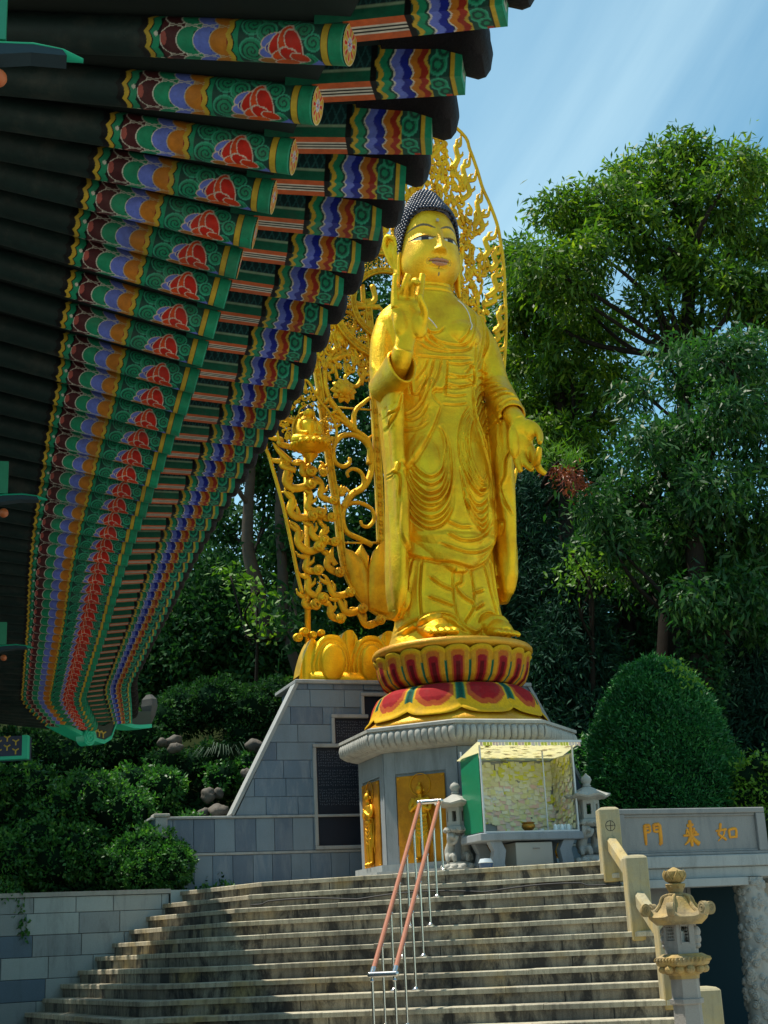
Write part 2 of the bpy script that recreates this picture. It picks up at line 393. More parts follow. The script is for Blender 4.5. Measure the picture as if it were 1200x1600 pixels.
# ------------------------------------------------------------------ retaining wall on the left
def block_wall(name, p0, p1, z0, z1, h, wmin, wmax, mats, thick=.25, parent=None, gap=.006, depthj=.006, offs=None, vertical=False):
    """courses of separately cut blocks on one face from p0 to p1 (front is to the right of p0->p1 seen from above = -normal)"""
    p0, p1 = np.array(p0, float), np.array(p1, float); d = p1-p0; Ln = np.linalg.norm(d); d /= Ln; n = np.array((d[1], -d[0]))
    m = MB(); z = z0; row = 0
    core = [tuple(p0-n*.012), tuple(p1-n*.012), tuple(p1-n*thick), tuple(p0-n*thick)]
    m.prism([(q[0], q[1], z0) for q in core], (0, 0, z1-z0-.002), 0)
    while z < z1-.02:
        zt = min(z+h, z1); x = -rng.uniform(0, wmax*.6)
        if z1-zt < h*.3: zt = z1
        while x < Ln:
            ww = rng.uniform(wmin, wmax); a, b = max(x, 0)+gap/2, min(x+ww, Ln)-gap/2; x += ww
            if b-a < .03: continue
            j = rng.uniform(0, depthj); e = .006
            A, B = p0+d*a, p0+d*b; f0, f1 = A+n*j, B+n*j
            bk = -.02
            ring = lambda ee, zz0, zz1, off: [(*(A+d*ee+n*off), zz0), (*(B-d*ee+n*off), zz0), (*(B-d*ee+n*off), zz1), (*(A+d*ee+n*off), zz1)]
            m.loft([ring(0, z+gap/2, zt-gap/2, bk), ring(0, z+gap/2, zt-gap/2, j-e), ring(e, z+gap/2+e, zt-gap/2-e, j)], mi=int(rng.integers(1, len(mats))))
        z = zt; row += 1
    return m
wallmats = [M['dark'], stone('wall_stone_pale', (.42,.45,.43), (.31,.34,.33), 2, stain=.4), stone('wall_stone_mid', (.33,.36,.36), (.25,.28,.28), 2, stain=.45), stone('wall_stone_green', (.36,.41,.40), (.42,.46,.44), 2, stain=.3), stone('wall_stone_blue', (.14,.20,.26), (.12,.16,.20), 3, stain=.4)]
W1 = np.array(PY(264, 1385, 20.55)[:2]); W0 = W1+(W1-np.array(PY(0, 1392, 19.6)[:2]))*-1.8
rw = thing('retaining_wall', 'grey granite block retaining wall below the hedge at the left of the stairs', 'wall')
m = block_wall('w', W0, W1, 0, CZ+.80, .28, .5, .72, [wallmats[0]]+[wallmats[1]]*4+[wallmats[2]]*3+[wallmats[3]]*3+[wallmats[4]])
m.build('blocks', [wallmats[0]]+[wallmats[1]]*4+[wallmats[2]]*3+[wallmats[3]]*3+[wallmats[4]], rw)
d = (W1-W0)/np.linalg.norm(W1-W0); n = np.array((d[1], -d[0])); m = MB()
q = [W0+n*.03, W1+n*.03+d*.02, W1-n*.3+d*.02, W0-n*.3]; m.prism([(p[0], p[1], CZ+.803) for p in q], (0, 0, .06)); m.build('coping', M['granite_pale'], rw)
m = MB(); q = [W1+d*.02+n*.02, W1+d*.35+n*.02, W1+d*.35-n*.3, W1+d*.02-n*.3]; m.prism([(p[0], p[1], CZ+.3) for p in q], (0, 0, .545)); m.build('end_block', wallmats[3], rw)
# ------------------------------------------------------------------ inscription wall behind the statue
def root_local(name, label, cat, group=None):
    return thing(name, label, cat, (SX, SY, 0), PSI, group)
slate = [M['dark'], stone('slab_slate_a', (.12,.18,.245), (.085,.13,.18), 5.5, stain=.45, dark=(.30,.33,.35), rough=.6), stone('slab_slate_b', (.095,.14,.195), (.07,.10,.145), 5.5, stain=.4, dark=(.24,.27,.29), rough=.6), stone('slab_slate_c', (.18,.24,.29), (.12,.17,.215), 2.5, stain=.2, rough=.6)]
iw = root_local('inscription_wall', 'grey slate clad monument wall with stepped black inscription slabs behind the statue', 'wall')
YW = 1.6
TL = L(465, 1065, YW); BL = L(365, 1280, YW); ztop = TL[2]; zmid = L(420, 1278, YW)[2]; zlow = L(400, 1335, YW)[2]
xr = 1.9
def course_face(z0, z1, h, wmin, wmax, xl, xrt, mirror=False, cut=None):
    """blocks on local plane y=YW; xl/xrt functions of z; cut = list of rects to leave open"""
    m = MB(); z = z0; row = 0
    while z < z1-.02:
        zt = min(z+h, z1)
        if z1-zt < h*.35: zt = z1
        lo0, lo1 = xl(z), xl(zt); x = min(lo0, lo1)-rng.uniform(0, wmin)*0 + (-.3*(row % 2)); hi = max(xrt(z), xrt(zt))
        while x < hi:
            ww = rng.uniform(wmin, wmax); a, b = x+.003, x+ww-.003; x += ww
            segs = [(a, b)]
            for (cx0, cx1, cz0, cz1) in (cut or []):
                if zt > cz0+.02 and z < cz1-.02:
                    ns = []
                    for (p, q_) in segs:
                        if q_ <= cx0 or p >= cx1: ns.append((p, q_))
                        else:
                            if p < cx0: ns.append((p, cx0-.002))
                            if q_ > cx1: ns.append((cx1+.002, q_))
                    segs = ns
            for (p, q_) in segs:
                a0, a1 = max(p, xl(z)+.003), max(p, xl(zt)+.003); b0, b1 = min(q_, xrt(z)-.003), min(q_, xrt(zt)-.003)
                if b0-a0 < .01 and b1-a1 < .01: continue
                b0, b1 = max(b0, a0), max(b1, a1); j = rng.uniform(0, .005); e = .004
                r = lambda ee, y: [(a0+ee, y, z+.003+ee), (b0-ee, y, z+.003+ee), (b1-ee, y, zt-.003-ee), (a1+ee, y, zt-.003-ee)]
                m.loft([r(0, YW+.03), r(0, YW-j+e), r(e, YW-j)], mi=int(rng.integers(1, 4)))
        z = zt; row += 1
    return m
xl = lambda z: BL[0]+(TL[0]-BL[0])*(z-BL[2])/(TL[2]-BL[2])
xrm = lambda z: -xl(z)
# stepped slab openings (x0,x1,z0,z1)
s1 = L(493, 1168, YW); s1b = L(495, 1322, YW); s2 = L(522, 1122, YW); s3 = L(568, 1088, YW)
cuts = [(s1[0], -s1[0], s1b[2], s1[2]), (s2[0], -s2[0], s1[2]-.05, s2[2]), (s3[0], -s3[0], s2[2]-.05, s3[2])]
m = course_face(zmid+.04, ztop-.02, .27, .38, .62, xl, xrm, cut=cuts); m.build('cladding', slate, iw)
m = course_face(zlow+.04, zmid, zmid-zlow-.02, .27, .33, lambda z: -4.15, lambda z: 4.15, cut=cuts); m.build('middle_cladding', slate, iw)
m = course_face(PLAT-.4, zlow, zlow-PLAT+.42, .27, .33, lambda z: -4.15, lambda z: 4.15, cut=None); m.build('lower_cladding', slate, iw)
m = MB(); m.prism([(BL[0]+.02, YW+.02, zmid), (-BL[0]-.02, YW+.02, zmid), (-TL[0]-.02, YW+.02, ztop-.03), (TL[0]+.02, YW+.02, ztop-.03)], (0, .22, 0)); m.box(TL[0]+.04, -TL[0]-.04, YW+.24, YW+1.1, PLAT, ztop-.03)
m.box(-4.15, 4.15, YW+.02, YW+.45, PLAT-.4, zmid); m.build('core', slate[1], iw)
m = MB(); m.box(TL[0]-.05, -TL[0]+.05, YW-.05, YW+1.2, ztop-.03, ztop+.03, bev=.01)
for s in (-1, 1):   # raking edge trims
    a, b = np.array((BL[0]-.0, zmid+.04)), np.array((TL[0]+.01, ztop-.03)); dd = (b-a)/np.linalg.norm(b-a); nn = np.array((-dd[1], dd[0]))
    q = [a-nn*.0, b-nn*.0, b+nn*.05, a+nn*.05]; m.prism([(s*-p[0]*-1, YW-.03, p[1]) for p in q], (0, .30, 0))
m.box(-4.2, 4.2, YW-.035, YW+.5, zmid-.0, zmid+.038, bev=.008); m.box(-4.15, 4.15, YW-.02, YW+.02, zlow, zlow+.038, bev=.006)
m.build('coping', M['granite'], iw)
m = MB(); T = .055
def frame_path(pts, w, y0, y1, mb):
    for (a, b) in zip(pts[:-1], pts[1:]):
        x0, x1 = sorted((a[0], b[0])); z0, z1 = sorted((a[1], b[1]))
        if x1-x0 > z1-z0: mb.box(x0-w, x1+w, y0, y1, z0, z0+w, bev=.008)
        else: mb.box(x0-w, x0, y0+.004, y1-.004, z0, z1-.002, bev=.008)
for s in (1, -1):
    st = len(m.v)
    frame_path([(s1[0], s1b[2]), (s1[0], s1[2]), (s2[0], s1[2])], T, YW-.045, YW+.02, m)
    frame_path([(s2[0], s1[2]+T), (s2[0], s2[2]), (s3[0], s2[2])], T, YW-.045, YW+.02, m)
    frame_path([(s3[0], s2[2]+T), (s3[0], s3[2]), (-.2, s3[2])], T, YW-.045, YW+.02, m)
    if s < 0: m.v[st:] = [(-p[0], p[1], p[2]) for p in m.v[st:]]
m.box(s1[0]-T, -s1[0]+T, YW-.05, YW+.02, s1b[2]-T, s1b[2], bev=.008)
m.build('slab_frame', M['granite'], iw)
M['engraved'] = mat('engraved_black_stone', (.010,.017,.030), .5, spec=.2); t = NT(M['engraved']); v = t.coord('Object')
# rows of small engraved characters
def letter_cells(t, v, w, h):
    br = t.node('ShaderNodeTexBrick', offset=0.0); br.inputs['Scale'].default_value = 1; br.inputs['Brick Width'].default_value = w; br.inputs['Row Height'].default_value = h; br.inputs['Mortar Size'].default_value = .25*h
    return br
m = MB()
for c in cuts: m.box(c[0]-.001, c[1]+.001, YW+.012, YW+.05, c[2]-.001, c[3]+.001)
sl = m.build('inscription_slab', M['engraved'], iw)
m = MB()   # engraved text columns: tiny raised strokes in rows
for c in cuts[:2]:
    zz = c[3]-.06; rr = 0
    while zz > c[2]+.35*(c[3]-c[2])*(1 if c is cuts[0] else 0)+.04:
        xx = c[0]+.04
        while xx < min(c[1], -.35):
            for _ in range(3):
                a = rng.uniform(0, .018); b = rng.uniform(-.012, .012)
                if rng.random() < .5: m.box(xx+a-.009, xx+a+.009, YW+.0095, YW+.014, zz+b-.0016, zz+b+.0016)
                else: m.box(xx+a-.0016, xx+a+.0016, YW+.0095, YW+.014, zz+b-.009, zz+b+.009)
            xx += .036
        zz -= .043; rr += 1
        if rr % 6 == 0: zz -= .03
m.build('engraved_text', mat('engraved_letters', (.10,.13,.17), .6), sl)
# small pillar at the far left end of the wall
m = MB(); a = L(240, 1290, YW); b = L(263, 1290, YW); zt = L(250, 1272, YW)[2]
gp = root_local('wall_end_pillar', 'short grey stone pillar with flat cap at the left end of the slate wall', 'pillar')
m.box(a[0]+.02, b[0]-.02-.0, YW-.06, YW+.16, PLAT-.4, zt-.05, bev=.008); m.build('shaft', M['granite'], gp)
MB().box(a[0]-.01, b[0]+.01, YW-.09, YW+.19, zt-.048, zt, bev=.01).build('cap', M['granite_pale'], gp)

# ------------------------------------------------------------------ octagonal stone pedestal
ped = root_local('octagonal_pedestal', 'grey stone octagonal pedestal with carved rim and gilt figure panels under the lotus', 'pedestal')
AO = radians(-90)                                     # front face centre = local -y
def octa(r, z, rot=0.0): return [(r*cos(AO+radians(22.5)+i*pi/4+rot), r*sin(AO+radians(22.5)+i*pi/4+rot), z) for i in range(8)]
ZR0, ZR1 = 4.16, 4.50
m = MB(); m.loft([octa(1.66, PLAT-.02), octa(1.66, PLAT+.09), octa(1.56, PLAT+.095), octa(1.56, PLAT+.18)]); m.build('plinth', M['granite'], ped)
m = MB(); m.loft([octa(1.44, PLAT+.182), octa(1.44, ZR0-.0)]); m.build('drum', M['pedestal'], ped)
m = MB()
for i in range(8):      # corner pilasters and bands framing each face
    a = np.array(octa(1.44, 0)[i][:2]); b = np.array(octa(1.44, 0)[(i+1) % 8][:2]); d = (b-a)/np.linalg.norm(b-a); n = np.array((d[1], -d[0])); Ln = np.linalg.norm(b-a)
    def slabf(u0, u1, z0, z1, o=.022):
        c = a+d*(u0+u1)/2+n*(o/2); m.obox((c[0], c[1], (z0+z1)/2), (*(d*(u1-u0)/2), 0), (*(n*o/2), 0), (0, 0, (z1-z0)/2))
    slabf(.002, .17, PLAT+.185, ZR0-.004); slabf(Ln-.17, Ln-.002, PLAT+.185, ZR0-.004); slabf(.172, Ln-.172, PLAT+.185, PLAT+.42, .0205); slabf(.172, Ln-.172, ZR0-.3, ZR0-.004, .0205)
m.build('face_frame', M['pedestal'], ped)
# carved rim: one row of upright gadroons on every side, sloping inwards below
rim = MB(); rim.loft([octa(1.46, ZR0-.0), octa(1.56, ZR0+.02), octa(1.70, ZR0+.10), octa(1.70, ZR1-.07), octa(1.735, ZR1-.065), octa(1.735, ZR1-.025), octa(1.66, ZR1)])
rim.build('rim', M['granite_pale'], ped); gd = MB()
for i in range(8):
    a = np.array(octa(1.70, 0)[i][:2]); b = np.array(octa(1.70, 0)[(i+1) % 8][:2]); d = (b-a)/np.linalg.norm(b-a); n = np.array((d[1], -d[0])); Ln = np.linalg.norm(b-a); N = 13
    for k in range(N):
        c = a+d*(Ln*(k+.5)/N); w = Ln/N*.46; rings = []
        for (zz, off, ww) in ((ZR0+.035, -.10, .45), (ZR0+.06, -.05, .9), (ZR0+.10, .012, 1.0), (ZR0+.18, .025, 1.0), (ZR1-.11, .014, .95), (ZR1-.08, -.01, .6)):
            rings.append([(*(c+n*(off+.026*cos(t_))*1.0+d*(w*ww*sin(t_))), zz) for t_ in np.linspace(-pi/2, pi/2, 7)]+[(*(c+n*(off-.06)), zz)])
        gd.loft(rings)
gd.build('carved_petals', M['granite_pale'], ped, smooth=True, angle=50)

# gilt relief panels with standing figures
def skin_tube(mb, pts, rad, n=10, flat=1.0, up=None, sub=4):
    P = catmull(pts, sub); Rr = catmull([(r, 0, 0) for r in rad], sub)
    mb.tube(P, [max(float(r[0]), .003) for r in Rr], n, flat=flat, up=up)
def voxel(mb, name, size, smooth_it=2, mats=None, parent=None, fac=.6):
    me = bpy.data.meshes.new(name+'_src'); me.from_pydata(mb.v, [], mb.f); me.update()
    o = bpy.data.objects.new(name, me); COL.objects.link(o)
    r = o.modifiers.new('r', 'REMESH'); r.mode = 'VOXEL'; r.voxel_size = size; r.use_smooth_shade = True
    if smooth_it: s = o.modifiers.new('s', 'SMOOTH'); s.iterations = smooth_it; s.factor = fac
    dg = bpy.context.evaluated_depsgraph_get(); ev = o.evaluated_get(dg)
    me2 = bpy.data.meshes.new_from_object(ev); bpy.data.objects.remove(o); bpy.data.meshes.remove(me)
    me2.materials.clear()
    for mm in (mats if isinstance(mats, (list, tuple)) else [mats]): me2.materials.append(mm)
    me2.polygons.foreach_set('use_smooth', [True]*len(me2.polygons)); me2.name = name
    return me2
def relief_figure():
    """standing guardian in about half relief; x right, y towards back (0 = panel face), z up, 1.0 tall"""
    b = MB()
    skin_tube(b, [(0,-.02,.60), (0,-.03,.70), (0,-.03,.78)], [.075,.10,.085], flat=.6, up=(0,1,0))       # torso
    skin_tube(b, [(0,-.02,.62), (0,-.02,.50), (0,-.02,.38), (0,-.02,.30)], [.075,.085,.10,.095], flat=.5, up=(0,1,0))   # skirt
    skin_tube(b, [(0,-.03,.79), (0,-.03,.84)], [.032,.03]); b.ball((0,-.045,.885), (.045,.05,.06), 16, 12)
    b.ball((0,-.03,.955), (.022,.025,.035)); b.ball((0,-.09,.882), (.008,.012,.012))
    for s in (-1, 1):
        skin_tube(b, [(s*.085,-.02,.775), (s*.135,-.03,.70), (s*.13,-.05,.63)], [.036,.033,.026])
        skin_tube(b, [(s*.13,-.05,.63), (s*.07,-.085,.665), (s*.015,-.10,.70)], [.026,.022,.018])
        for q in range(4): skin_tube(b, [(s*.02,-.105,.69+q*.012), (s*-.005,-.115,.705+q*.012)], [.007,.006])
        skin_tube(b, [(s*.05,-.02,.36), (s*.055,-.03,.20), (s*.05,-.02,.06)], [.05,.036,.026])
        skin_tube(b, [(s*.05,-.02,.055), (s*.06,-.07,.035), (s*.065,-.10,.028)], [.025,.024,.018])
        skin_tube(b, [(s*.045,.0,.90), (s*.05,-.01,.86)], [.014,.010])
        skin_tube(b, [(s*.09,-.01,.62), (s*.13,-.01,.45), (s*.11,-.01,.28), (s*.15,-.01,.16)], [.014,.018,.016,.008], flat=.5, up=(0,1,0))
    for q in range(5): skin_tube(b, [(-.09,-.055,.56-q*.05), (0,-.075,.52-q*.055), (.09,-.055,.56-q*.05)], [.006,.009,.006])
    skin_tube(b, [(-.09,-.04,.58), (0,-.075,.565), (.09,-.04,.58)], [.016,.018,.016])
    skin_tube(b, [(-.07,-.06,.74), (0,-.09,.715), (.07,-.06,.74)], [.006,.007,.006])
    return voxel(b, 'relief_figure', .0065, 1, M['gold_relief'])
M['panel_gold'] = gold('panel_gold', (.60,.25,.006), (.34,.12,.003), .5, .55, .3, 20); rfig = relief_figure(); ZP0, ZP1 = L(640, 1303, -1.33)[2], L(640, 1172, -1.33)[2]
print('panel z', ZP0, ZP1)
for i in range(8):
    a = np.array(octa(1.44, 0)[i][:2]); b = np.array(octa(1.44, 0)[(i+1) % 8][:2]); d = (b-a)/np.linalg.norm(b-a); n = np.array((d[1], -d[0])); c = (a+b)/2+n*.016
    ang = atan2(d[1], d[0])
    if math.sin(ang-0) > .8 and False: continue
    m = MB(); m.box(-.36, .36, -.028, 0, 3.0-.36, 4.0-.18, bev=.006); m.xf(Matrix.Translation((c[0], c[1], 0)) @ Matrix.Rotation(ang, 4, 'Z'))
    pn = m.build('figure_panel', M['panel_gold'], ped)
    m = MB()
    for k in range(40):
        u = 2*pi*k/40
    m.tube([(.15*cos(u), -.035, .0+.15*sin(u)) for u in np.linspace(0, 2*pi, 41)], .007, 6)
    m.xf(Matrix.Translation((c[0], c[1], 3.0-.3+.03+.885*1.08)) @ Matrix.Rotation(ang, 4, 'Z')); m.build('nimbus', M['gold_relief'], pn, smooth=True)
    for (u, zz) in ((-.33, 2.67), (.33, 2.67), (-.33, 3.79), (.33, 3.79)):
        pass
    for (u, zz) in ((-.33, 2.67), (.33, 2.67), (-.33, 3.79), (.33, 3.79)):
        m = MB(); m.ball((u, -.03, zz), (.015, .01, .015), 8, 6); m.xf(Matrix.Translation((c[0], c[1], 0)) @ Matrix.Rotation(ang, 4, 'Z')); m.build('bolt', M['gold_relief'], pn, smooth=True)
    o = link('relief_figure', rfig, pn); sc_ = 1.08
    o.matrix_local = Matrix.Translation((*(c+n*.028), 2.66)) @ Matrix.Rotation(ang+(.35 if i % 2 else 0)*0, 4, 'Z') @ Matrix.Scale(sc_, 4) @ Matrix.Diagonal((1 if i % 2 else -1, .9, 1, 1))

# ------------------------------------------------------------------ painted lotus seat
lot = root_local('lotus_seat', 'gold lotus seat with red and green painted petals beneath the statue feet', 'lotus seat')
LR, LD, LG, LO, LY = (.34,.012,.016), (.13,.006,.008), (.015,.17,.09), (.50,.09,.02), (.72,.40,.012)
M['lotus_paint'] = attr_mat('lotus_paint', .8, .0, spec=.12, age=.5)
def set_col(me, cols):
    a = me.color_attributes.new('Col', 'FLOAT_COLOR', 'POINT'); c = np.ones((len(me.vertices), 4), np.float32); c[:, :3] = cols; a.data.foreach_set('color', c.ravel())
def lotus_ring(n, prof, bulge, lip, phase, style, name, z_off=0.0, mat_=None):
    """one continuous shell of n petals; prof = list (r,z) from the root to the tip of a petal"""
    prof = np.array(prof); nu, nv = n*28, 44
    sarc = np.concatenate([[0], np.cumsum(np.hypot(*np.diff(prof, axis=0).T))]); sarc /= sarc[-1]
    U = np.arange(nu)/nu*n + phase; V = np.linspace(0, 1, nv)
    UU, VV = np.meshgrid((U % 1)*2-1, V)                     # UU in -1..1 within a petal
    edge = 1-np.abs(UU)**2.6*.16*lip                        # petals end in round tips
    vv = VV*edge
    Rr = np.interp(vv, sarc, prof[:, 0]); Z = np.interp(vv, sarc, prof[:, 1])
    hump = (1-np.abs(UU)**2.2)**.6
    Rr = Rr + bulge*hump*np.sin(np.clip(VV, 0, 1)*pi*.9+.1)
    groove = np.exp(-((np.abs(UU)-1)/.06)**2)*.03; Rr -= groove*np.sin(VV*pi)
    tip = np.exp(-((VV-.95)/.06)**2)*.035*hump; Rr += tip; Z += z_off
    ang = (np.arange(nu)/nu*2*pi)[None, :]
    X, Y = Rr*np.cos(ang-pi/2), Rr*np.sin(ang-pi/2)
    v = np.stack([X.ravel(), Y.ravel(), Z.ravel()], 1)
    r, c = np.meshgrid(np.arange(nv-1), np.arange(nu), indexing='ij'); a = (r*nu+c).ravel(); b = (r*nu+(c+1) % nu).ravel()
    f = np.stack([a, b, b+nu, a+nu], 1)
    o = np_mesh(name, v, f, mat_ or M['lotus_paint'], lot)
    col = np.zeros((nv, nu, 3)); col[:] = LY; A = np.abs(UU); Vn = VV
    def inside(wid, v0, v1, pw=2.2):
        t_ = (Vn-v0)/(v1-v0); w_ = wid*np.sin(np.clip(t_, 0, 1)*pi*.62+.35)
        lobe = v1-(v1-v0)*.22*np.abs(A/wid)**2.2+(.04*np.exp(-(A/.12)**2)*-1)
        return (A < w_) & (Vn > v0) & (Vn < lobe)
    if style == 'low':
        col[(A > .80) & (Vn < .74)] = LG; col[(A > .90) & (Vn < .74)] = (.012,.09,.06)
        col[inside(.76, -.2, .80)] = LO; col[inside(.60, -.2, .68)] = LR
    else:
        col[Vn < .9] = (.66,.30,.015); col[(A > .88) & (Vn < .72)] = LG
        col[(A < .55) & (Vn > .03) & (Vn < .88-.15*A**2)] = (.58,.14,.015); col[(A < .36) & (Vn > .05) & (Vn < .76-.2*A**2)] = LR; col[(A < .18) & (Vn > .05) & (Vn < .62)] = LD
    set_col(o.data, col.reshape(-1, 3)); return o
lotus_ring(10, [(1.00,5.12),(1.10,5.10),(1.22,5.02),(1.29,4.90),(1.33,4.78),(1.39,4.66),(1.425,4.625)], .03, 1.0, .5, 'low', 'lower_petals')
lotus_ring(20, [(.94,5.13),(1.02,5.14),(1.12,5.22),(1.175,5.34),(1.21,5.48),(1.225,5.58),(1.245,5.62)], .022, .6, .5, 'up', 'upper_petals')
M['lotus_gold'] = gold('lotus_gold', (.70,.36,.012), (.55,.22,.006), .4, .35)
m = MB(); m.lathe([(1.3, ZR1+.0), (1.42, ZR1+.01), (1.445, ZR1+.03), (1.43, ZR1+.08), (1.39, ZR1+.12), (1.35, ZR1+.15), (1.2, ZR1+.3), (.96, 5.10), (.93, 5.13), (.95, 5.16)], 96); m.build('base_disc', M['lotus_gold'], lot, smooth=True)
m = MB(); m.lathe([(1.0, 5.5), (1.24, 5.62), (1.27, 5.635), (1.285, 5.66), (1.285, 5.70), (1.26, 5.73), (1.22, 5.735), (.5, 5.75), (.01, 5.752)], 96); m.build('top_disc', M['lotus_gold'], lot, smooth=True, angle=40)
lot.scale = (.925, .925, 1)
# ------------------------------------------------------------------ the gilt standing statue
sta = root_local('standing_statue', 'giant gilded standing figure in pleated robes with one palm raised, on the lotus seat', 'statue')
def sup(cx, cy, z, a, b, n=36, e=2.4, tilt=0.0):
    out = []
    for i in range(n):
        t = 2*pi*i/n; c, s = cos(t), sin(t)
        x = a*np.sign(c)*abs(c)**(2/e); y = b*np.sign(s)*abs(s)**(2/e)
        out.append((cx+x, cy+y, z+tilt*y))
    return out
bd = MB()
prof = [(5.72,0,.05,.93,.66),(5.80,0,.05,.95,.70),(5.92,0,.05,.90,.64),(6.15,0,.05,.83,.56),(6.6,0,.04,.775,.50),(7.2,0,.03,.75,.46),(8.0,0,.02,.75,.46),(8.7,0,.0,.77,.48),(9.3,0,.0,.73,.45),(9.9,0,.0,.74,.43),
        (10.4,0,.02,.80,.44),(10.75,0,.03,.90,.44),(10.98,0,.03,.93,.41),(11.16,0,.03,.86,.37),(11.30,0,.02,.70,.33),(11.42,0,.01,.50,.30),(11.50,0,.0,.38,.29),(11.60,0,.0,.33,.29),(11.8,0,.02,.31,.28),(12.0,0,.05,.30,.28)]
zz = np.linspace(5.72, 12.0, 90); pr = np.array(prof)
bd.loft([sup(0, np.interp(z, pr[:,0], pr[:,2]), z, np.interp(z, pr[:,0], pr[:,3]), np.interp(z, pr[:,0], pr[:,4])) for z in zz])
# shoulders and upper arms
skin_tube(bd, [(-.72,.04,11.02),(-.82,.02,10.6),(-.86,-.02,10.1),(-.88,-.12,9.75)], [.20,.225,.235,.225], 20)
skin_tube(bd, [(.72,.04,11.05),(.88,.03,10.7),(.95,.0,10.3),(.99,-.05,9.98)], [.20,.23,.24,.24], 20)
# raised right arm sleeve: thick open cuff
def cuff(c_in, c_out, r_in, r_out, depth=.6, droop=(0,0,0), th=.045):
    """sleeve from elbow to wrist with a hollow mouth"""
    A, B = np.array(c_in, float), np.array(c_out, float); t = (B-A)/np.linalg.norm(B-A); up = np.array((0,0,1.0)); up -= t*np.dot(up, t); up /= np.linalg.norm(up); sd = np.cross(up, t)
    rings = []
    def ring(c, rx, rzu, rzd): return [c+sd*rx*cos(u)+up*(rzu if sin(u) > 0 else rzd)*sin(u) for u in np.linspace(0, 2*pi, 37)[:-1]]
    for k in range(9):
        s_ = k/8; r = r_in*(1-s_)+np.array(r_out)*s_; rings.append(ring(A+(B-A)*s_+np.array(droop)*s_*s_, *r))
    Bd = B+np.array(droop); r = np.array(r_out)-th; rings.append(ring(Bd+t*.02, *(np.array(r_out)-th*.5)))
    for k in range(5):
        s_ = k/4; rings.append(ring(Bd*(1-s_*depth)+A*s_*depth, *(r*(1-.3*s_))))
    return rings
bd.loft(cuff((-.93,-.10,9.78), (-.87,-.84,9.98), np.array((.24,.22,.26)), (.235,.20,.42)))
bd.loft(cuff((.99,-.03,10.02), (.90,-.78,9.27), np.array((.25,.25,.26)), (.215,.20,.26)))
# hanging sleeves
def hang(rows, n=32):
    rows = np.array(rows, float); zs = np.linspace(rows[0,0], rows[-1,0], 60); rr = rows[::-1] if rows[0,0] > rows[-1,0] else rows
    bd.loft([sup(*[np.interp(z, rr[:,0], rr[:,i]) for i in (1,2)], z, *[np.interp(z, rr[:,0], rr[:,i]) for i in (3,4)], n, 2.6) for z in zs])
hang([(9.9,-.88,-.26,.17,.42),(9.5,-.86,-.24,.14,.38),(9.0,-.84,-.18,.12,.33),(8.5,-.83,-.16,.11,.30),(8.0,-.82,-.15,.12,.30),(7.5,-.82,-.13,.12,.31),(7.0,-.84,-.10,.13,.31),(6.6,-.85,-.08,.13,.29),(6.35,-.85,-.05,.11,.23),(6.2,-.84,-.02,.06,.13)])
hang([(9.7,.92,-.30,.18,.40),(9.2,.88,-.32,.17,.40),(8.7,.88,-.26,.15,.36),(8.0,.90,-.18,.14,.32),(7.3,.92,-.12,.15,.30),(6.9,.92,-.08,.14,.27),(6.62,.91,-.04,.11,.20),(6.5,.90,0,.05,.1)])
# outer robe apron over the skirt, ends in a deep rounded hem
rows = []
for z in np.linspace(6.83, 9.6, 50):
    w_ = .80*min(1, ((z-6.80)/.75))**.5 if z < 7.55 else .80
    rows.append(sup(0, .0 if z > 7.4 else -.03, z, w_, np.interp(z, [6.8, 7.0, 8.2, 9.0, 9.6], [.50,.53,.545,.50,.40]), 36, 2.3))
bd.loft(rows)
# belly and thigh volumes under the cloth, chest
bd.ball((-.33,-.10,8.35), (.36,.47,.95), 24, 16); bd.ball((.36,-.10,8.35), (.35,.46,.95), 24, 16)
bd.ball((-.32,-.10,10.75), (.42,.37,.34), 24, 16); bd.ball((.34,-.10,10.75), (.42,.37,.34), 24, 16)
# feet
for cx in (-.50, .50):
    skin_tube(bd, [(cx*.9,-.25,6.02),(cx*.97,-.50,5.99),(cx,-.74,5.90),(cx*1.02,-.86,5.85)], [.22,.225,.185,.12], 16, flat=.8, up=(0,0,1))
    for q in range(5):
        s_ = 1 if cx > 0 else -1; x = cx+s_*(-.18+.09*q); r = (.062,.052,.050,.046,.042)[q]; yy = (-.95,-.95,-.935,-.91,-.875)[q]
        skin_tube(bd, [(x,-.74,5.88),(x,yy+.04,5.85),(x,yy-.03,5.815),(x,yy-.045,5.80)], [r*1.0,r,r*.95,r*.6], 10)
body = voxel(bd, 'body', .0135, 3, M['gold'])
print('body verts', len(body.vertices))
nv = len(body.vertices); P = np.empty(nv*3, np.float32); body.vertices.foreach_get('co', P); P = P.reshape(-1, 3).astype(float)
Nn = np.empty(nv*3, np.float32); body.vertices.foreach_get('normal', Nn); Nn = Nn.reshape(-1, 3).astype(float)
front = np.clip((-Nn[:,1]+.05)/.35, 0, 1)
disp = np.zeros(nv)
def a4(u, v): return L(560+u/3.478, 560+v/3.478, -.47)
def a3(u, v): return L(560+u/3.556, 170+v/3.556, -.42)
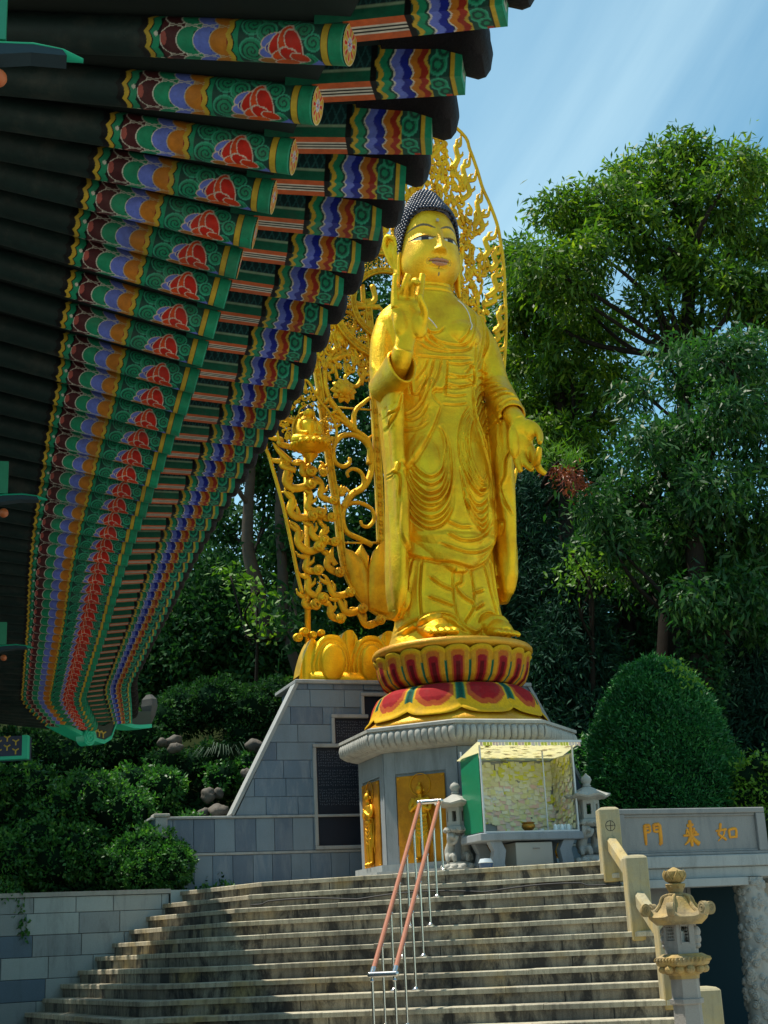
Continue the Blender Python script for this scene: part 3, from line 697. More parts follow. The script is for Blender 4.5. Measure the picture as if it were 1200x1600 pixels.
def dist_poly(pts, R):
    """signed distance and arc fraction of every vertex near the curve"""
    q = np.array([(p[0], p[2]) for p in pts]); lo, hi = q.min(0)-R, q.max(0)+R
    ix = np.where((P[:,0] > lo[0]) & (P[:,0] < hi[0]) & (P[:,2] > lo[1]) & (P[:,2] < hi[1]) & (front > 0))[0]
    XZ = P[ix][:, [0, 2]]; best = np.full(len(ix), 9.0); sg = np.ones(len(ix)); fr = np.zeros(len(ix)); n = len(q)-1
    for i in range(n):
        a, b = q[i], q[i+1]; d = b-a; l2 = d@d+1e-9; t = np.clip(((XZ-a)@d)/l2, 0, 1); e = XZ-(a+t[:,None]*d); ds = np.hypot(e[:,0], e[:,1])
        m = ds < best; best[m] = ds[m]; sg[m] = np.sign(d[0]*e[m,1]-d[1]*e[m,0]); fr[m] = (i+t[m])/n
    return ix, best*sg, fr
def carve(pts, f=a4, w=.0135, d=.052, ridge=.55, taper=True):
    C3 = catmull([f(*p) for p in pts], 6); ix, s, fr = dist_poly(C3, w*5)
    env = np.clip(np.minimum(fr, 1-fr)*7, .15, 1) if taper else 1.0
    disp[ix] += env*d*(-np.exp(-(s/w)**2)+ridge*np.exp(-((s-1.9*w)/(1.5*w))**2)+.3*ridge*np.exp(-((s+2.2*w)/(1.6*w))**2))*front[ix]
def step_edge(pts, f=a4, d=.06, w=.16, crisp=.010):
    """one side stands proud of the other, fading away from the edge"""
    C3 = catmull([f(*p) for p in pts], 6); ix, s, fr = dist_poly(C3, w)
    env = np.clip(np.minimum(fr, 1-fr)*10, 0, 1)
    disp[ix] += env*d*(1/(1+np.exp(-np.clip(s/crisp, -30, 30)))*np.clip(1-np.abs(s)/w, 0, 1)**.7 - .5*np.exp(-((s+crisp*1.5)/(crisp*2))**2))*front[ix]
U = [[(300,560),(320,600),(350,640),(390,655),(430,630),(455,580),(470,480),(455,400),(430,370)],
     [(290,600),(300,640),(325,690),(365,735),(410,735),(450,700),(475,620),(480,520),(470,430),(445,370)],
     [(270,600),(285,660),(310,730),(350,785),(400,800),(450,780),(490,700),(500,600),(490,470),(460,360)],
     [(255,600),(275,680),(300,780),(345,845),(400,865),(455,840),(495,770),(510,680)],
     [(245,600),(262,660),(275,760),(310,860),(360,915),(410,925),(460,900),(500,830),(515,740)],
     [(610,260),(575,310),(548,390),(540,470),(550,560),(580,650),(620,720),(660,750),(700,720)],
     [(615,300),(575,370),(562,470),(580,570),(620,670),(660,720),(690,700),(700,640)],
     [(625,320),(600,370),(590,450),(600,550),(630,640),(665,680),(690,650)],
     [(545,600),(560,680),(580,730),(620,790),(660,800),(700,760),(712,690)],
     [(555,700),(570,770),(600,830),(650,880),(690,860),(715,790)],
     [(565,760),(590,840),(630,900),(670,940),(705,900),(718,840)],
     [(470,890),(500,905),(550,925),(610,922)], [(470,955),(500,975),(560,1000),(640,990),(700,950),(730,900)], [(440,1010),(500,1040),(580,1064),(660,1050),(730,1000),(760,930)],
     [(470,95),(530,100),(600,90)], [(468,150),(540,157),(605,142)], [(468,195),(540,202),(600,190)], [(462,245),(530,250),(600,240)],
     [(255,240),(275,280),(320,265),(360,220),(390,140),(400,60)], [(240,350),(280,375),(340,375),(385,345)], [(290,165),(330,182),(370,130),(392,50)], [(262,300),(300,322),(350,300),(385,240)],
     [(635,130),(640,260),(660,340),(690,420),(730,500)], [(650,330),(668,420),(700,520),(725,620),(722,760)], [(610,30),(640,40),(640,120),(590,85)],
     [(650,250),(675,190),(720,150),(770,150)], [(655,290),(690,215),(740,185),(800,190)], [(665,330),(700,255),(755,222),(820,240)], [(690,370),(730,300),(780,270),(830,275)], [(700,420),(745,350),(790,330)],
     [(820,500),(785,560),(785,640),(775,700),(800,790),(835,850)], [(690,470),(720,560),(740,660),(745,760)],
     [(320,1065),(300,1200),(270,1400)], [(362,1080),(352,1250),(355,1410)], [(520,1140),(515,1250),(530,1390),(560,1470),(620,1510),(662,1480)], [(565,1150),(560,1212),(528,1240),(570,1300),(625,1340),(600,1400),(572,1440),(590,1480)],
     [(610,1150),(625,1220),(630,1330)], [(395,1180),(450,1230),(515,1262)], [(385,1290),(450,1322),(515,1352)], [(630,1278),(690,1255)], [(630,1370),(690,1330)], [(690,1100),(735,1270),(775,1420)], [(735,1080),(755,1200),(775,1350)],
     [(240,1470),(330,1420),(430,1395),(500,1410),(545,1465)], [(260,1500),(340,1450),(430,1425),(490,1440),(530,1480)], [(640,1450),(670,1400),(730,1385),(790,1440)], [(300,1120),(280,1300),(240,1420)],
     [(160,300),(200,290),(222,200)], [(160,400),(180,350),(215,270)], [(185,600),(215,612),(228,560)], [(165,660),(185,630),(215,620),(232,660),(225,760)], [(170,760),(165,900),(185,1020)]]
def between(p, q):
    A_, B_ = catmull([(*i_, 0) for i_ in p], 6), catmull([(*i_, 0) for i_ in q], 6); s_ = np.linspace(0, 1, 12)
    rs = lambda C_: np.array([[np.interp(x_, np.linspace(0, 1, len(C_)), [c_[j] for c_ in C_]) for j in (0, 1)] for x_ in s_]); return [tuple(r_) for r_ in (rs(A_)+rs(B_))/2]
for i_, j_ in ((0,1),(1,2),(2,3),(3,4),(5,6),(6,7),(8,9),(9,10)): U.append(between(U[i_], U[j_]))
for i_, c in enumerate(U): carve(c, d=.026 if 14 <= i_ <= 21 else .052)
for c in [[(345,1190),(380,1243),(450,1240),(482,1205)], [(560,1300),(600,1260),(625,1200)], [(345,1225),(420,1280),(520,1310),(610,1300),(645,1230),(668,1150),(650,1060)], [(350,1260),(430,1320),(530,1345),(620,1330),(655,1270)],
          [(345,1300),(400,1335),(480,1350),(540,1352)], [(360,1215),(440,1300),(480,1330)], [(330,1368),(420,1380),(500,1386),(640,1380)], [(390,1385),(370,1440),(320,1500)], [(420,1385),(400,1470),(350,1560)], [(460,1385),(440,1480),(400,1570)], [(495,1390),(487,1500),(480,1600)],
          [(500,1415),(570,1420),(645,1400)], [(500,1475),(580,1490),(645,1470)], [(490,1530),(560,1545),(640,1530)], [(330,1400),(300,1480),(305,1570)],
          [(665,1300),(660,1400),(650,1550)], [(740,1150),(748,1280),(700,1390),(660,1450)], [(700,1090),(720,1200),(700,1320),(670,1400)], [(670,1450),(710,1430),(745,1440)], [(665,1500),(710,1470),(755,1480)], [(660,1560),(715,1505),(780,1530)],
          [(600,1465),(630,1430),(645,1400)], [(110,1180),(95,1300),(110,1420)]]: carve(c, a3, d=.032)
for zc in (11.50, 11.60, 11.70):     # neck rings all the way round
    m_ = (np.hypot(P[:,0], P[:,1]) < .6); disp[m_] -= .02*np.exp(-((P[m_,2]-zc)/.012)**2)
# proud cloth edges
step_edge([(232,560),(234,760),(235,920),(262,1000),(330,1060),(420,1092),(500,1113),(580,1136),(650,1126),(710,1086),(752,1020),(785,940),(790,880),(752,850),(765,790),(780,700)], d=.055, w=.22)
step_edge([(232,540),(270,575),(300,560),(350,480),(400,390),(440,290),(445,255),(415,220),(405,180),(425,165),(468,158),(480,60),(485,0)], d=.055, w=.2)
step_edge([(212,1480),(300,1470),(380,1425),(470,1415),(520,1450),(560,1490),(640,1510),(665,1460),(720,1420),(790,1450),(815,1480)], d=.04, w=.12)
# general cloth life on back and sides, plus hammered surface
disp += .010*np.sin(P[:,0]*23+np.sin(P[:,2]*2.3)*2)*np.clip(Nn[:,1], 0, 1)*(P[:,2] < 11)
sl_ = (np.abs(P[:,0]) > .74) & (P[:,2] < 9.4) & (P[:,2] > 6.3)
disp[sl_] += .014*np.sin(P[sl_,1]*22+np.sin(P[sl_,2]*1.3)*1.5)*np.clip(np.abs(Nn[sl_,0])*1.2, 0, 1)
disp[(P[:,2] < 5.79)] = 0
P += Nn*disp[:,None]; body.vertices.foreach_set('co', P.astype(np.float32).ravel()); body.update()

# hands, remeshed finer
def px_tube(mb, yl, pts, rad, n=14):
    """finger or arm through sightings (px, py, offset from yl)"""
    skin_tube(mb, [L(p[0], p[1], yl+(p[2] if len(p) > 2 else 0)) for p in pts], rad, n, sub=4)
hb = MB(); YH0 = -.93
# raised hand: forearm, heel, palm pads, four unequal fingers, thumb touching the middle finger
skin_tube(hb, [(-.90,-.45,9.80),(-.89,-.80,9.95),(-.87,-.93,10.12)], [.15,.165,.15], 20)
skin_tube(hb, [(-.87,-.92,10.05),(-.84,-.93,10.22),(-.79,YH0+.03,10.45),(-.76,YH0+.04,10.68),(-.76,YH0+.03,10.84),(-.76,YH0+.02,10.93)], [.165,.15,.185,.235,.235,.15], 24, flat=.50, up=(0,1,0))
YH = -.93
hb.ball((-.76,YH+.02,10.68), (.265,.10,.30), 24, 16); hb.ball((-.61,YH-.04,10.52), (.14,.09,.22), 16, 12); hb.ball((-.90,YH-.02,10.54), (.12,.08,.25), 16, 12)
hb.ball((-.77,YH-.015,10.85), (.235,.075,.10), 16, 12)
px_tube(hb, YH, [(617.5,482,0),(617,466,0),(617.5,448,-.01),(618,428,-.03)], [.070,.064,.058,.046])
px_tube(hb, YH, [(629,480,0),(629.5,464,-.01),(632,448,-.10),(638,428,-.16)], [.074,.067,.061,.048])
px_tube(hb, YH, [(642,480,0),(642.5,464,-.02),(644,447,-.14),(649,439,-.24),(655,445,-.28)], [.076,.068,.062,.055,.044])
px_tube(hb, YH, [(654,480,0),(655,464,0),(657.5,446,-.01),(660.5,428,-.02)], [.074,.067,.060,.048])
px_tube(hb, YH, [(655,516,-.04),(662,500,-.10),(663,485,-.18),(658,472,-.24),(656,460,-.27)], [.085,.070,.060,.050,.036])
# lowered hand, palm outwards, first finger curled up to the thumb
skin_tube(hb, [(.94,-.45,9.55),(.90,-.80,9.25),(.92,-.93,9.08)], [.15,.15,.14], 20)
YL = -.95
hb.ball(L(813,688,YL), (.21,.085,.30), 24, 16); hb.ball(L(802,690,YL-.04), (.09,.075,.27), 16, 12); hb.ball(L(826,672,YL-.05), (.12,.08,.17), 16, 12); hb.ball(L(812,668,YL), (.17,.11,.2), 16, 12)
px_tube(hb, YL, [(803,694,0),(806,712,0),(810,727,-.02),(814,738,-.04)], [.066,.060,.054,.040])
px_tube(hb, YL, [(813,700,0),(817,715,-.02),(823,726,-.06),(833,735,-.12)], [.066,.061,.056,.042])
px_tube(hb, YL, [(822,700,0),(829,714,-.02),(838,723,-.08),(843,733,-.10),(853,741,-.12)], [.064,.060,.056,.053,.042])
px_tube(hb, YL, [(828,698,0),(834,712,-.10),(838,724,-.24),(841,712,-.36),(843,699,-.38)], [.064,.061,.060,.056,.042])
px_tube(hb, YL, [(822,662,-.02),(834,667,-.06),(842,677,-.14),(844,687,-.22),(843,692,-.28)], [.085,.075,.062,.052,.036])
hands = voxel(hb, 'hands', .0135, 6, M['gold'])

# head: a dense grid, features carved and painted
nT, nP = 340, 300
th = np.linspace(-pi, pi, nT); u_ = np.linspace(-1, 1, nP); ph = (pi/2)*u_
th = th*.62+.38*pi*(th/pi)**3
T_, PH = np.meshgrid(th, ph)
cp, spn = np.cos(PH), np.sin(PH)
cpe = np.where(PH < 0, cp**.66, cp**.80)
zc = 12.26
zup = np.where(spn > 0, .80, .69)
Z = zc+zup*spn
wx = .462*(1+.13*np.exp(-((Z-11.90)/.24)**2))
X = wx*cpe*np.sign(np.sin(T_))*np.abs(np.sin(T_))**.88
dep = np.where(np.cos(T_) > 0, .50, .46)
Y = -dep*cpe*np.sign(np.cos(T_))*np.abs(np.cos(T_))**.82
fr = np.clip(np.cos(T_)*1.6, 0, 1)*np.clip(cp*2.2, 0, 1)
G = lambda x, s: np.exp(-(x/s)**2)
ax = np.abs(X); D = np.zeros_like(X)
# brow line: highest at |x|~.25
brow = 12.445+.105*np.clip(1-((ax-.235)/.23)**2, -1, 1)
below = 1/(1+np.exp(-(brow-Z)/.010))
socket = below*G(Z-12.40, .13)*np.clip((ax-.055)/.05, 0, 1)*np.clip((.46-ax)/.08, 0, 1)
D -= .055*socket
D += .040*G(np.sqrt(((ax-.235)/.16)**2+((Z-12.345)/.075)**2), 1.0)              # eyeball and lid
slit = 12.312-.018*np.cos((ax-.235)/.13*pi/2)*0
inl = np.clip(1-((ax-.235)/.165)**2, 0, 1)
lidz = 12.304+.034*inl; lowz = 12.300-.034*inl
eye = (Z < lidz) & (Z > lowz) & (np.abs(ax-.235) < .155)
D -= .014*eye; D += .016*G(Z-lidz-.012, .010)*(inl > 0)*(inl**.3)
# nose
zt = np.clip((12.46-Z)/.40, 0, 1); inn = (Z > 12.02)*1.0
nose = (.035+.115*zt**1.2)*G(X, .042+.030*zt)*(1/(1+np.exp(-(Z-12.045)/.010)))*(1/(1+np.exp((Z-12.47)/.03)))
D += nose; D += .055*G(np.sqrt(((ax-.075)/.045)**2+((Z-12.075)/.042)**2), 1)
D -= .02*G(np.sqrt(((ax-.045)/.022)**2+((Z-12.035)/.010)**2), 1)
# lips: cupid's bow upper, full lower
lw = np.clip(1-(ax/.165)**2, 0, 1)
upz = 11.918+.020*lw+.012*G(ax-.04, .03)-.006*G(X, .015); mid = 11.905+.008*(ax/.16)**2-.004*G(X, .03); loz = 11.902-.062*lw**.7
lip_u = (Z < upz+.012) & (Z > mid) & (ax < .16); lip_l = (Z < mid) & (Z > loz) & (ax < .13)
D += .045*lw**.8*G(Z-11.93, .025)+.050*lw**.8*G(Z-11.872, .028)-.034*G(Z-mid, .008)*(ax < .17)
D -= .018*G(Z-11.82, .020)*G(X, .11); D += .035*G(np.sqrt((X/.13)**2+((Z-11.72)/.075)**2), 1)
D -= .010*G(X, .015)*G(Z-11.985, .03); D -= .012*G(np.hypot(ax-.185, Z-11.905), .03)
D += .020*G(np.sqrt(((ax-.27)/.15)**2+((Z-12.02)/.16)**2), 1)                        # cheeks
Y2 = Y-D*fr; X2 = X.copy(); 
neckcut = Z
V_ = np.stack([X2.ravel(), Y2.ravel(), Z.ravel()], 1)
r_, c_ = np.meshgrid(np.arange(nP-1), np.arange(nT-1), indexing='ij'); a_ = (r_*nT+c_).ravel()
F_ = np.stack([a_, a_+1, a_+nT+1, a_+nT], 1)
M['gold_face'] = gold('gold_face'); t = NT(M['gold_face']); at = t.node('ShaderNodeAttribute', attribute_name='Col')
old = M['gold_face'].node_tree.nodes['Principled BSDF'].inputs['Base Color'].links[0].from_socket
sep = t.node('ShaderNodeSeparateColor'); t.ln(at.outputs['Color'], sep.inputs[0])
t.base(t.mix(at.outputs['Alpha'], old, at.outputs['Color'])); t.ln(t.math('MULTIPLY', t.math('SUBTRACT', 1.0, at.outputs['Alpha']), .45), t.b.inputs['Metallic'])
col = np.zeros(X.shape+(4,), np.float32); fz = (np.cos(T_) > .1)
def pc_(mask, c, a=1.0): col[mask & fz] = (*c, a)
bw = .016*np.clip(1-((ax-.235)/.24)**2, 0, 1)+.003
pc_((np.abs(Z-brow) < bw) & (ax > .04) & (ax < .43), (.055,.06,.05), .92)
pc_(eye, (.62,.60,.52)); pc_(eye & (np.abs(ax-.215) < .055), (.015,.012,.012)); pc_((np.abs(Z-lidz) < .008) & (np.abs(ax-.24) < .185), (.04,.03,.02), .9)
pc_(lip_u | lip_l, (.46,.22,.13)); pc_((np.abs(Z-mid) < .004) & (ax < .165), (.10,.04,.03), .9); pc_((np.abs(Z-upz-.012) < .003) & (ax < .15), (.16,.08,.03), .7)
for s_ in (-1, 1):      # fine painted moustache curls
    for (cx, cz, rr) in ((.175, 11.935, .020), (.185, 11.888, .018), (.20, 11.915, .012)):
        pc_((np.abs(np.hypot(X-s_*cx, Z-cz)-rr) < .0035), (.07,.05,.02), .6)
    pc_((np.abs(Z-(11.962+.02*np.sin(ax*40)-ax*.10)) < .0035) & (ax > .02) & (ax < .16), (.12,.09,.02), .7)
pc_((np.hypot(X/.016, (Z-11.72)/.030) < 1), (.12,.13,.09), .8); pc_((ax < .006) & (Z < 11.84) & (Z > 11.80), (.06,.05,.03), .8)
head = np_mesh('tmp', V_, F_, M['gold_face']); hm = head.data
al = hm.color_attributes.new('Col', 'FLOAT_COLOR', 'POINT'); al.data.foreach_set('color', col.reshape(-1, 4).ravel())
bpy.data.objects.remove(head)
# long ears, part of the same body mesh
eb = MB()
for s_ in (-1, 1):
    x0 = s_*.47
    skin_tube(eb, [(x0,.02,12.25),(x0+s_*.05,.05,12.42),(x0+s_*.09,.10,12.55),(x0+s_*.10,.17,12.50),(x0+s_*.08,.18,12.30),(x0+s_*.06,.13,12.05),(x0+s_*.045,.10,11.85),(x0+s_*.06,.09,11.65),(x0+s_*.075,.08,11.58)], [.03,.035,.04,.04,.045,.05,.055,.045,.02], 12)
    skin_tube(eb, [(x0,.0,12.28),(x0+s_*.03,.0,12.15),(x0+s_*.04,.02,11.95),(x0+s_*.05,.05,11.72),(x0+s_*.07,.07,11.6)], [.03,.035,.035,.035,.02], 12)
    skin_tube(eb, [(x0-s_*.02,.08,12.45),(x0+s_*.04,.10,12.3),(x0+s_*.03,.10,11.95)], [.07,.08,.05], 12)
    skin_tube(eb, [(x0+s_*.05,.05,12.46),(x0+s_*.17,.12,12.56),(x0+s_*.20,.20,12.44),(x0+s_*.15,.18,12.22),(x0+s_*.09,.13,12.0)], [.035,.04,.045,.045,.035], 12); eb.ball((x0+s_*.08, .13, 12.35), (.09, .035, .17), 14, 10)
ears = voxel(eb, 'ears', .012, 2, M['gold'])
# join everything into one continuous body object
bo = link('body', body, sta); ho = link('h', hands, sta); eo = link('e', ears, sta); hd = link('hd', hm, sta)
body.materials.append(M['gold_face'])
import bmesh
bm = bmesh.new(); lay = bm.loops.layers
for o in (ho, eo): 
    pass
def join_meshes(objs):
    with bpy.context.temp_override(active_object=objs[0], selected_editable_objects=objs, selected_objects=objs): bpy.ops.object.join()
bm.free(); join_meshes([bo, ho, eo, hd]); bo.name = 'body'

# hair: rows of snail curls over a dark cap
M['hair'] = mat('blue_black_hair', (.018,.022,.045), .32)
hp = [(13.40,.04),(13.36,.13),(13.28,.21),(13.17,.285),(13.06,.35),(12.97,.42),(12.86,.475),(12.72,.505),(12.5,.52),(12.3,.52),(12.1,.515),(11.9,.50),(11.75,.46)]
hz = np.array([h[0] for h in hp])[::-1]; hr = np.array([h[1] for h in hp])[::-1]
hairR = lambda z: float(np.interp(z, hz, hr))
def hairline(a):     # a = angle from the front
    a = abs(a); return float(np.interp(a, [0,.5,.9,1.15,1.45,1.7,2.2,3.2], [12.86,12.85,12.76,12.55,12.20,12.02,11.85,11.80]))
hb_ = MB(); arc = [0]; seq = []
for i in range(len(hp)-1): arc.append(arc[-1]+hypot(hp[i+1][0]-hp[i][0], hp[i+1][1]-hp[i][1]))
s_ = .02; row = 0
while s_ < arc[-1]:
    z = float(np.interp(s_, arc, [h[0] for h in hp])); r = float(np.interp(s_, arc, [h[1] for h in hp])); n = max(3, int(2*pi*r*1.04/.058))
    for k in range(n):
        a = 2*pi*(k+.5*(row % 2))/n; aa = (a+pi) % (2*pi)-pi
        if z < hairline(aa)-.0: continue
        x, y = r*.97*sin(a), -r*1.03*cos(a)+.03
        hb_.ball((x, y, z), (.031, .031, .029), 8, 6)
    s_ += .052; row += 1
hair = hb_.build('hair', M['hair'], sta, smooth=True)
cap = MB(); rings = []
for z in np.linspace(11.8, 13.38, 60):
    rings.append([((hairR(z)-.025)*.97*sin(a), -(hairR(z)-.025)*1.03*cos(a)+.03, max(z, hairline(((a+pi) % (2*pi))-pi)-.01) if z < 12.9 else z) for a in np.linspace(0, 2*pi, 49)[:-1]])
# keep the cap behind the hairline by pushing low front vertices inwards
rr2 = []
for ring_, z in zip(rings, np.linspace(11.8, 13.38, 60)):
    rr2.append([(p[0]*(1 if z >= p[2]-.001 else .8), p[1]*(1 if z >= p[2]-.001 else .8), p[2]) for p in ring_])
cap.loft(rr2); cap.build('scalp', M['hair'], hair, smooth=True)
# mark on the forehead
u0 = MB(); u0.ball((0, -.487, 12.625), (.027, .022, .030), 16, 10); u0.build('forehead_jewel', mat('grey_jewel', (.35,.36,.33), .15), sta, smooth=True)
# necklace of white beads lying on the chest
bm_eval = bo.data
nb = MB()
from mathutils.bvhtree import BVHTree
bvh = BVHTree.FromPolygons([v_.co[:] for v_ in bm_eval.vertices], [p_.vertices[:] for p_ in bm_eval.polygons])
for pts in ([(575,1040),(600,1062),(622,1100),(634,1150),(633,1200),(620,1232)], [(380,1140),(400,1168),(420,1195),(437,1215)]):
    C3 = catmull([a3(*p) for p in pts], 9)
    acc = 0
    for i in range(len(C3)-1):
        q = C3[i]; hit = bvh.ray_cast(Vector((q[0], -3, q[2])), Vector((0, 1, 0)))
        if hit[0] is not None: nb.ball(hit[0], .011, 8, 6)
nb.build('bead_necklace', mat('white_beads', (.65,.64,.58), .35), sta, smooth=True)
# ------------------------------------------------------------------ gilt openwork flame halo standing behind the statue
halo = root_local('flame_halo', 'tall golden openwork halo of flames and lotus scrolls standing behind the statue', 'halo')
YHL = 2.0
h5 = lambda u, v, dy=0: L(400+u/2.286, 380+v/2.286, YHL+dy)
h3 = lambda u, v, dy=0: L(560+u/3.556, 170+v/3.556, YHL+dy)
HG = M['gold_rough']; S5 = 1/2.286/98
def both(fn, name, mat_=HG, parent=halo, smooth=True, angle=None):
    for s in (1, -1):
        m = MB(); fn(m)
        if s < 0: m.v = [(-p[0], p[1], p[2]) for p in m.v]
        m.build(name, mat_, parent, smooth=smooth, angle=angle)
# outer edge rail (traced on the side where each stretch shows, then mirrored)
rail_hi = [h3(*p) for p in [(525,55),(570,130),(620,230),(660,340),(690,440),(730,530),(770,640),(790,740),(805,850),(812,950),(815,1050),(820,1150),(818,1300),(805,1500),(800,1600)]]
rail_lo = [h5(*p) for p in [(35,700),(50,770),(95,930),(130,1090),(150,1190),(165,1250)]]
rail_lo = [(-p[0], p[1], p[2]) for p in rail_lo]
apex = (0.0, YHL, rail_hi[0][2]+1.35)
rail = [apex, (.25, YHL, apex[2]-.42), (.72, YHL, apex[2]-.95)]+rail_hi[1:]+rail_lo
both(lambda m: m.tube(catmull(rail, 5), .032, 8), 'edge_rail')
# patterned band of the body nimbus and the inner upright
def band(m, pts, w, th=.045, studs=True):
    C = catmull(pts, 6); C = [np.array(p) for p in C]
    outer = []; inner = []
    for i, p in enumerate(C):
        t = C[min(i+1, len(C)-1)]-C[max(i-1, 0)]; t /= np.linalg.norm(t); n = np.array((t[2], 0, -t[0])); outer.append(p+n*w/2); inner.append(p-n*w/2)
    m.loft([[o+(0,th,0), o+(0,-th,0), o*.82+q*.18+(0,-th,0), o*.8+q*.2+(0,-th*.5,0), o*.2+q*.8+(0,-th*.5,0), o*.18+q*.82+(0,-th,0), q+(0,-th,0), q+(0,th,0)] for o, q in zip(outer, inner)])
    if studs:
        acc = 0
        for i in range(1, len(C)):
            acc += np.linalg.norm(C[i]-C[i-1])
            if acc > w*1.15:
                acc = 0; t = C[i]-C[i-1]; t /= np.linalg.norm(t); p = C[i]+(0,-th*.75,0)
                u = np.linspace(0, 2*pi, 9)
                m.tube([p+np.array((cos(a)*w*.19, 0, sin(a)*w*.30)) for a in u], w*.06, 5)
nim = [h5(*p) for p in [(210,330),(215,430),(230,540),(250,690),(270,830),(290,950),(305,1090),(330,1190),(380,1270),(440,1320),(500,1335),(560,1330)]]
upr = [h5(*p) for p in [(395,200),(402,250),(412,400),(430,700),(440,900),(446,1075)]]
both(lambda m: band(m, nim, .115), 'nimbus_band'); both(lambda m: band(m, upr, .125), 'upright_band')
# trident shaped finials and cross ties
def ties(m):
    m.tube([h5(250,583), h5(470,600)], .018, 6); m.tube([h5(300,1070), h5(455,1070)], .018, 6); m.tube([h5(180,740,.05), h5(186,1500,.05)], .05, 8)
both(ties, 'tie_rod')
def finial(m):
    for pts, r in (([(345,150),(350,210),(390,222)], .05), ([(380,150),(384,218)], .045), ([(415,150),(425,200),(395,225)], .05), ([(335,228),(440,228)], .05), ([(275,215),(310,228),(345,225)], .035), ([(440,228),(462,250),(480,240)], .03)):
        skin_tube(m, [h5(*p) for p in pts], [r]*len(pts), 8)
both(finial, 'finial')
# head nimbus rings
def ringz(m, r, w): band(m, [(r*cos(a), YHL-.06, 12.25+r*sin(a)) for a in np.linspace(-pi/2, pi/2, 26)], w)
both(lambda m: (ringz(m, .66, .09), ringz(m, 1.02, .13)), 'head_nimbus')
# flames -----------------------------------------------------------
def flame(m, pts, r0, barbs=True, curl=0.0, f=None, y=0.0, barb_at=((.45, 1),)):
    C = catmull([f(*p) for p in pts] if f else pts, 6); n = len(C)
    if curl:
        D_ = np.array(C[-1])-np.array(C[0]); ln_ = np.linalg.norm(D_); nn_ = np.array((-D_[2], 0, D_[0]))/ln_; C = [np.array(p)+nn_*sin(2*pi*i/(n-1)*1.15+.4)*ln_*.13 for i, p in enumerate(C)]
    rr = [r0*(.18+.95*sin(min(1, (i/(n-1))*1.25)*pi*.62)) for i in range(n)]
    m.tube(C, rr, 8, up=(0,1,0), flat=.55)
    if barbs:
        for q, sd in barb_at:
            i = int(q*(n-1)); p = np.array(C[i]); t = np.array(C[max(i-2, 0)])-np.array(C[min(i+2, n-1)]); t /= np.linalg.norm(t); nn = np.array((-t[2], 0, t[0]))*sd
            m.tube(catmull([p, p+t*r0*.8+nn*r0*1.2, p+t*r0*1.6+nn*r0*1.9, p+t*r0*3.0+nn*r0*2.1], 4), [r0*.75]*5+[r0*.6]*4+[r0*.3]*3+[r0*.08], 6, up=(0,1,0), flat=.7)
    if curl:
        c = np.array(C[-1]); u = np.linspace(0, 3.6*pi, 26)
        m.tube([c+np.array((curl*(1-a/15)*cos(a)*.95, -.05-.006*a, curl*(1-a/15)*sin(a)*.95)) for a in u], [r0*.62]*26, 6)
FL5 = [([(60,712),(85,745),(125,780)],10,0),([(70,780),(105,800),(115,840),(150,870),(182,878)],13,15),([(85,895),(120,915),(130,945),(165,975),(190,990)],13,15),([(110,1000),(140,1030),(160,1060),(198,1095),(212,1100)],13,15),
  ([(150,1120),(180,1130),(188,1160),(212,1180)],12,14),([(150,1190),(185,1205),(200,1240),(226,1280)],12,14),([(162,1255),(178,1285),(205,1300)],11,16),([(128,785),(165,790),(175,815),(190,828)],13,14),
  ([(202,836),(232,870),(245,900),(262,930)],11,12),([(165,875),(190,905),(200,945),(216,975)],12,14),([(215,948),(243,968),(262,990)],11,13),([(178,1000),(206,1030),(232,1072)],12,13),([(240,1005),(243,1040),(270,1075)],11,12),
  ([(238,1098),(262,1140),(285,1185)],12,13),([(275,1085),(268,1120),(285,1150)],10,0),([(232,1190),(260,1228),(300,1250),(325,1262)],12,13),([(242,1280),(272,1315),(290,1350)],12,13),([(268,1268),(320,1300),(372,1322)],12,13),([(332,1310),(390,1345),(436,1362)],12,13),
  ([(215,1210),(230,1240),(222,1275)],9,10),([(140,930),(150,960),(140,990)],8,0),([(225,780),(240,800),(232,825)],10,12),([(130,840),(122,865),(135,890)],8,0),([(205,1000),(215,975),(235,1005)],8,0)]
def lowflames(m):
    for pts, r, c in FL5: flame(m, pts, r*S5*1.05, r > 10, c*S5*1.3, h5, barb_at=((.30, 1), (.5, -1)))
both(lowflames, 'lower_flames')
def upflames(m):
    C = [np.array(p) for p in catmull(rail, 8)]; acc = 0; k = 0
    for i in range(4, len(C)):
        if C[i][2] < 9.3: break
        acc += np.linalg.norm(C[i]-C[i-1])
        if acc > .36:
            acc = 0; k += 1; T = C[i]; z = T[2]; q = np.clip((z-11.5)/4, 0, 1)
            dx = -(.34+.10*sin(k*2.1))*(1 if z < 14.6 else .8); dz = -(.50+.30*q+.08*sin(k*3.3))
            if z < 11.4: dx, dz = -.40, -.22
            pts = [T, T+(dx*.15, 0, dz*.35), T+(dx*.60, 0, dz*.45), T+(dx*.55, -.02, dz*.80), T+(dx*1.1, -.02, dz*1.05)]
            flame(m, pts, .050, z > 11.2, barb_at=((.42, 1), (.72, -1)))
both(upflames, 'upper_flames')
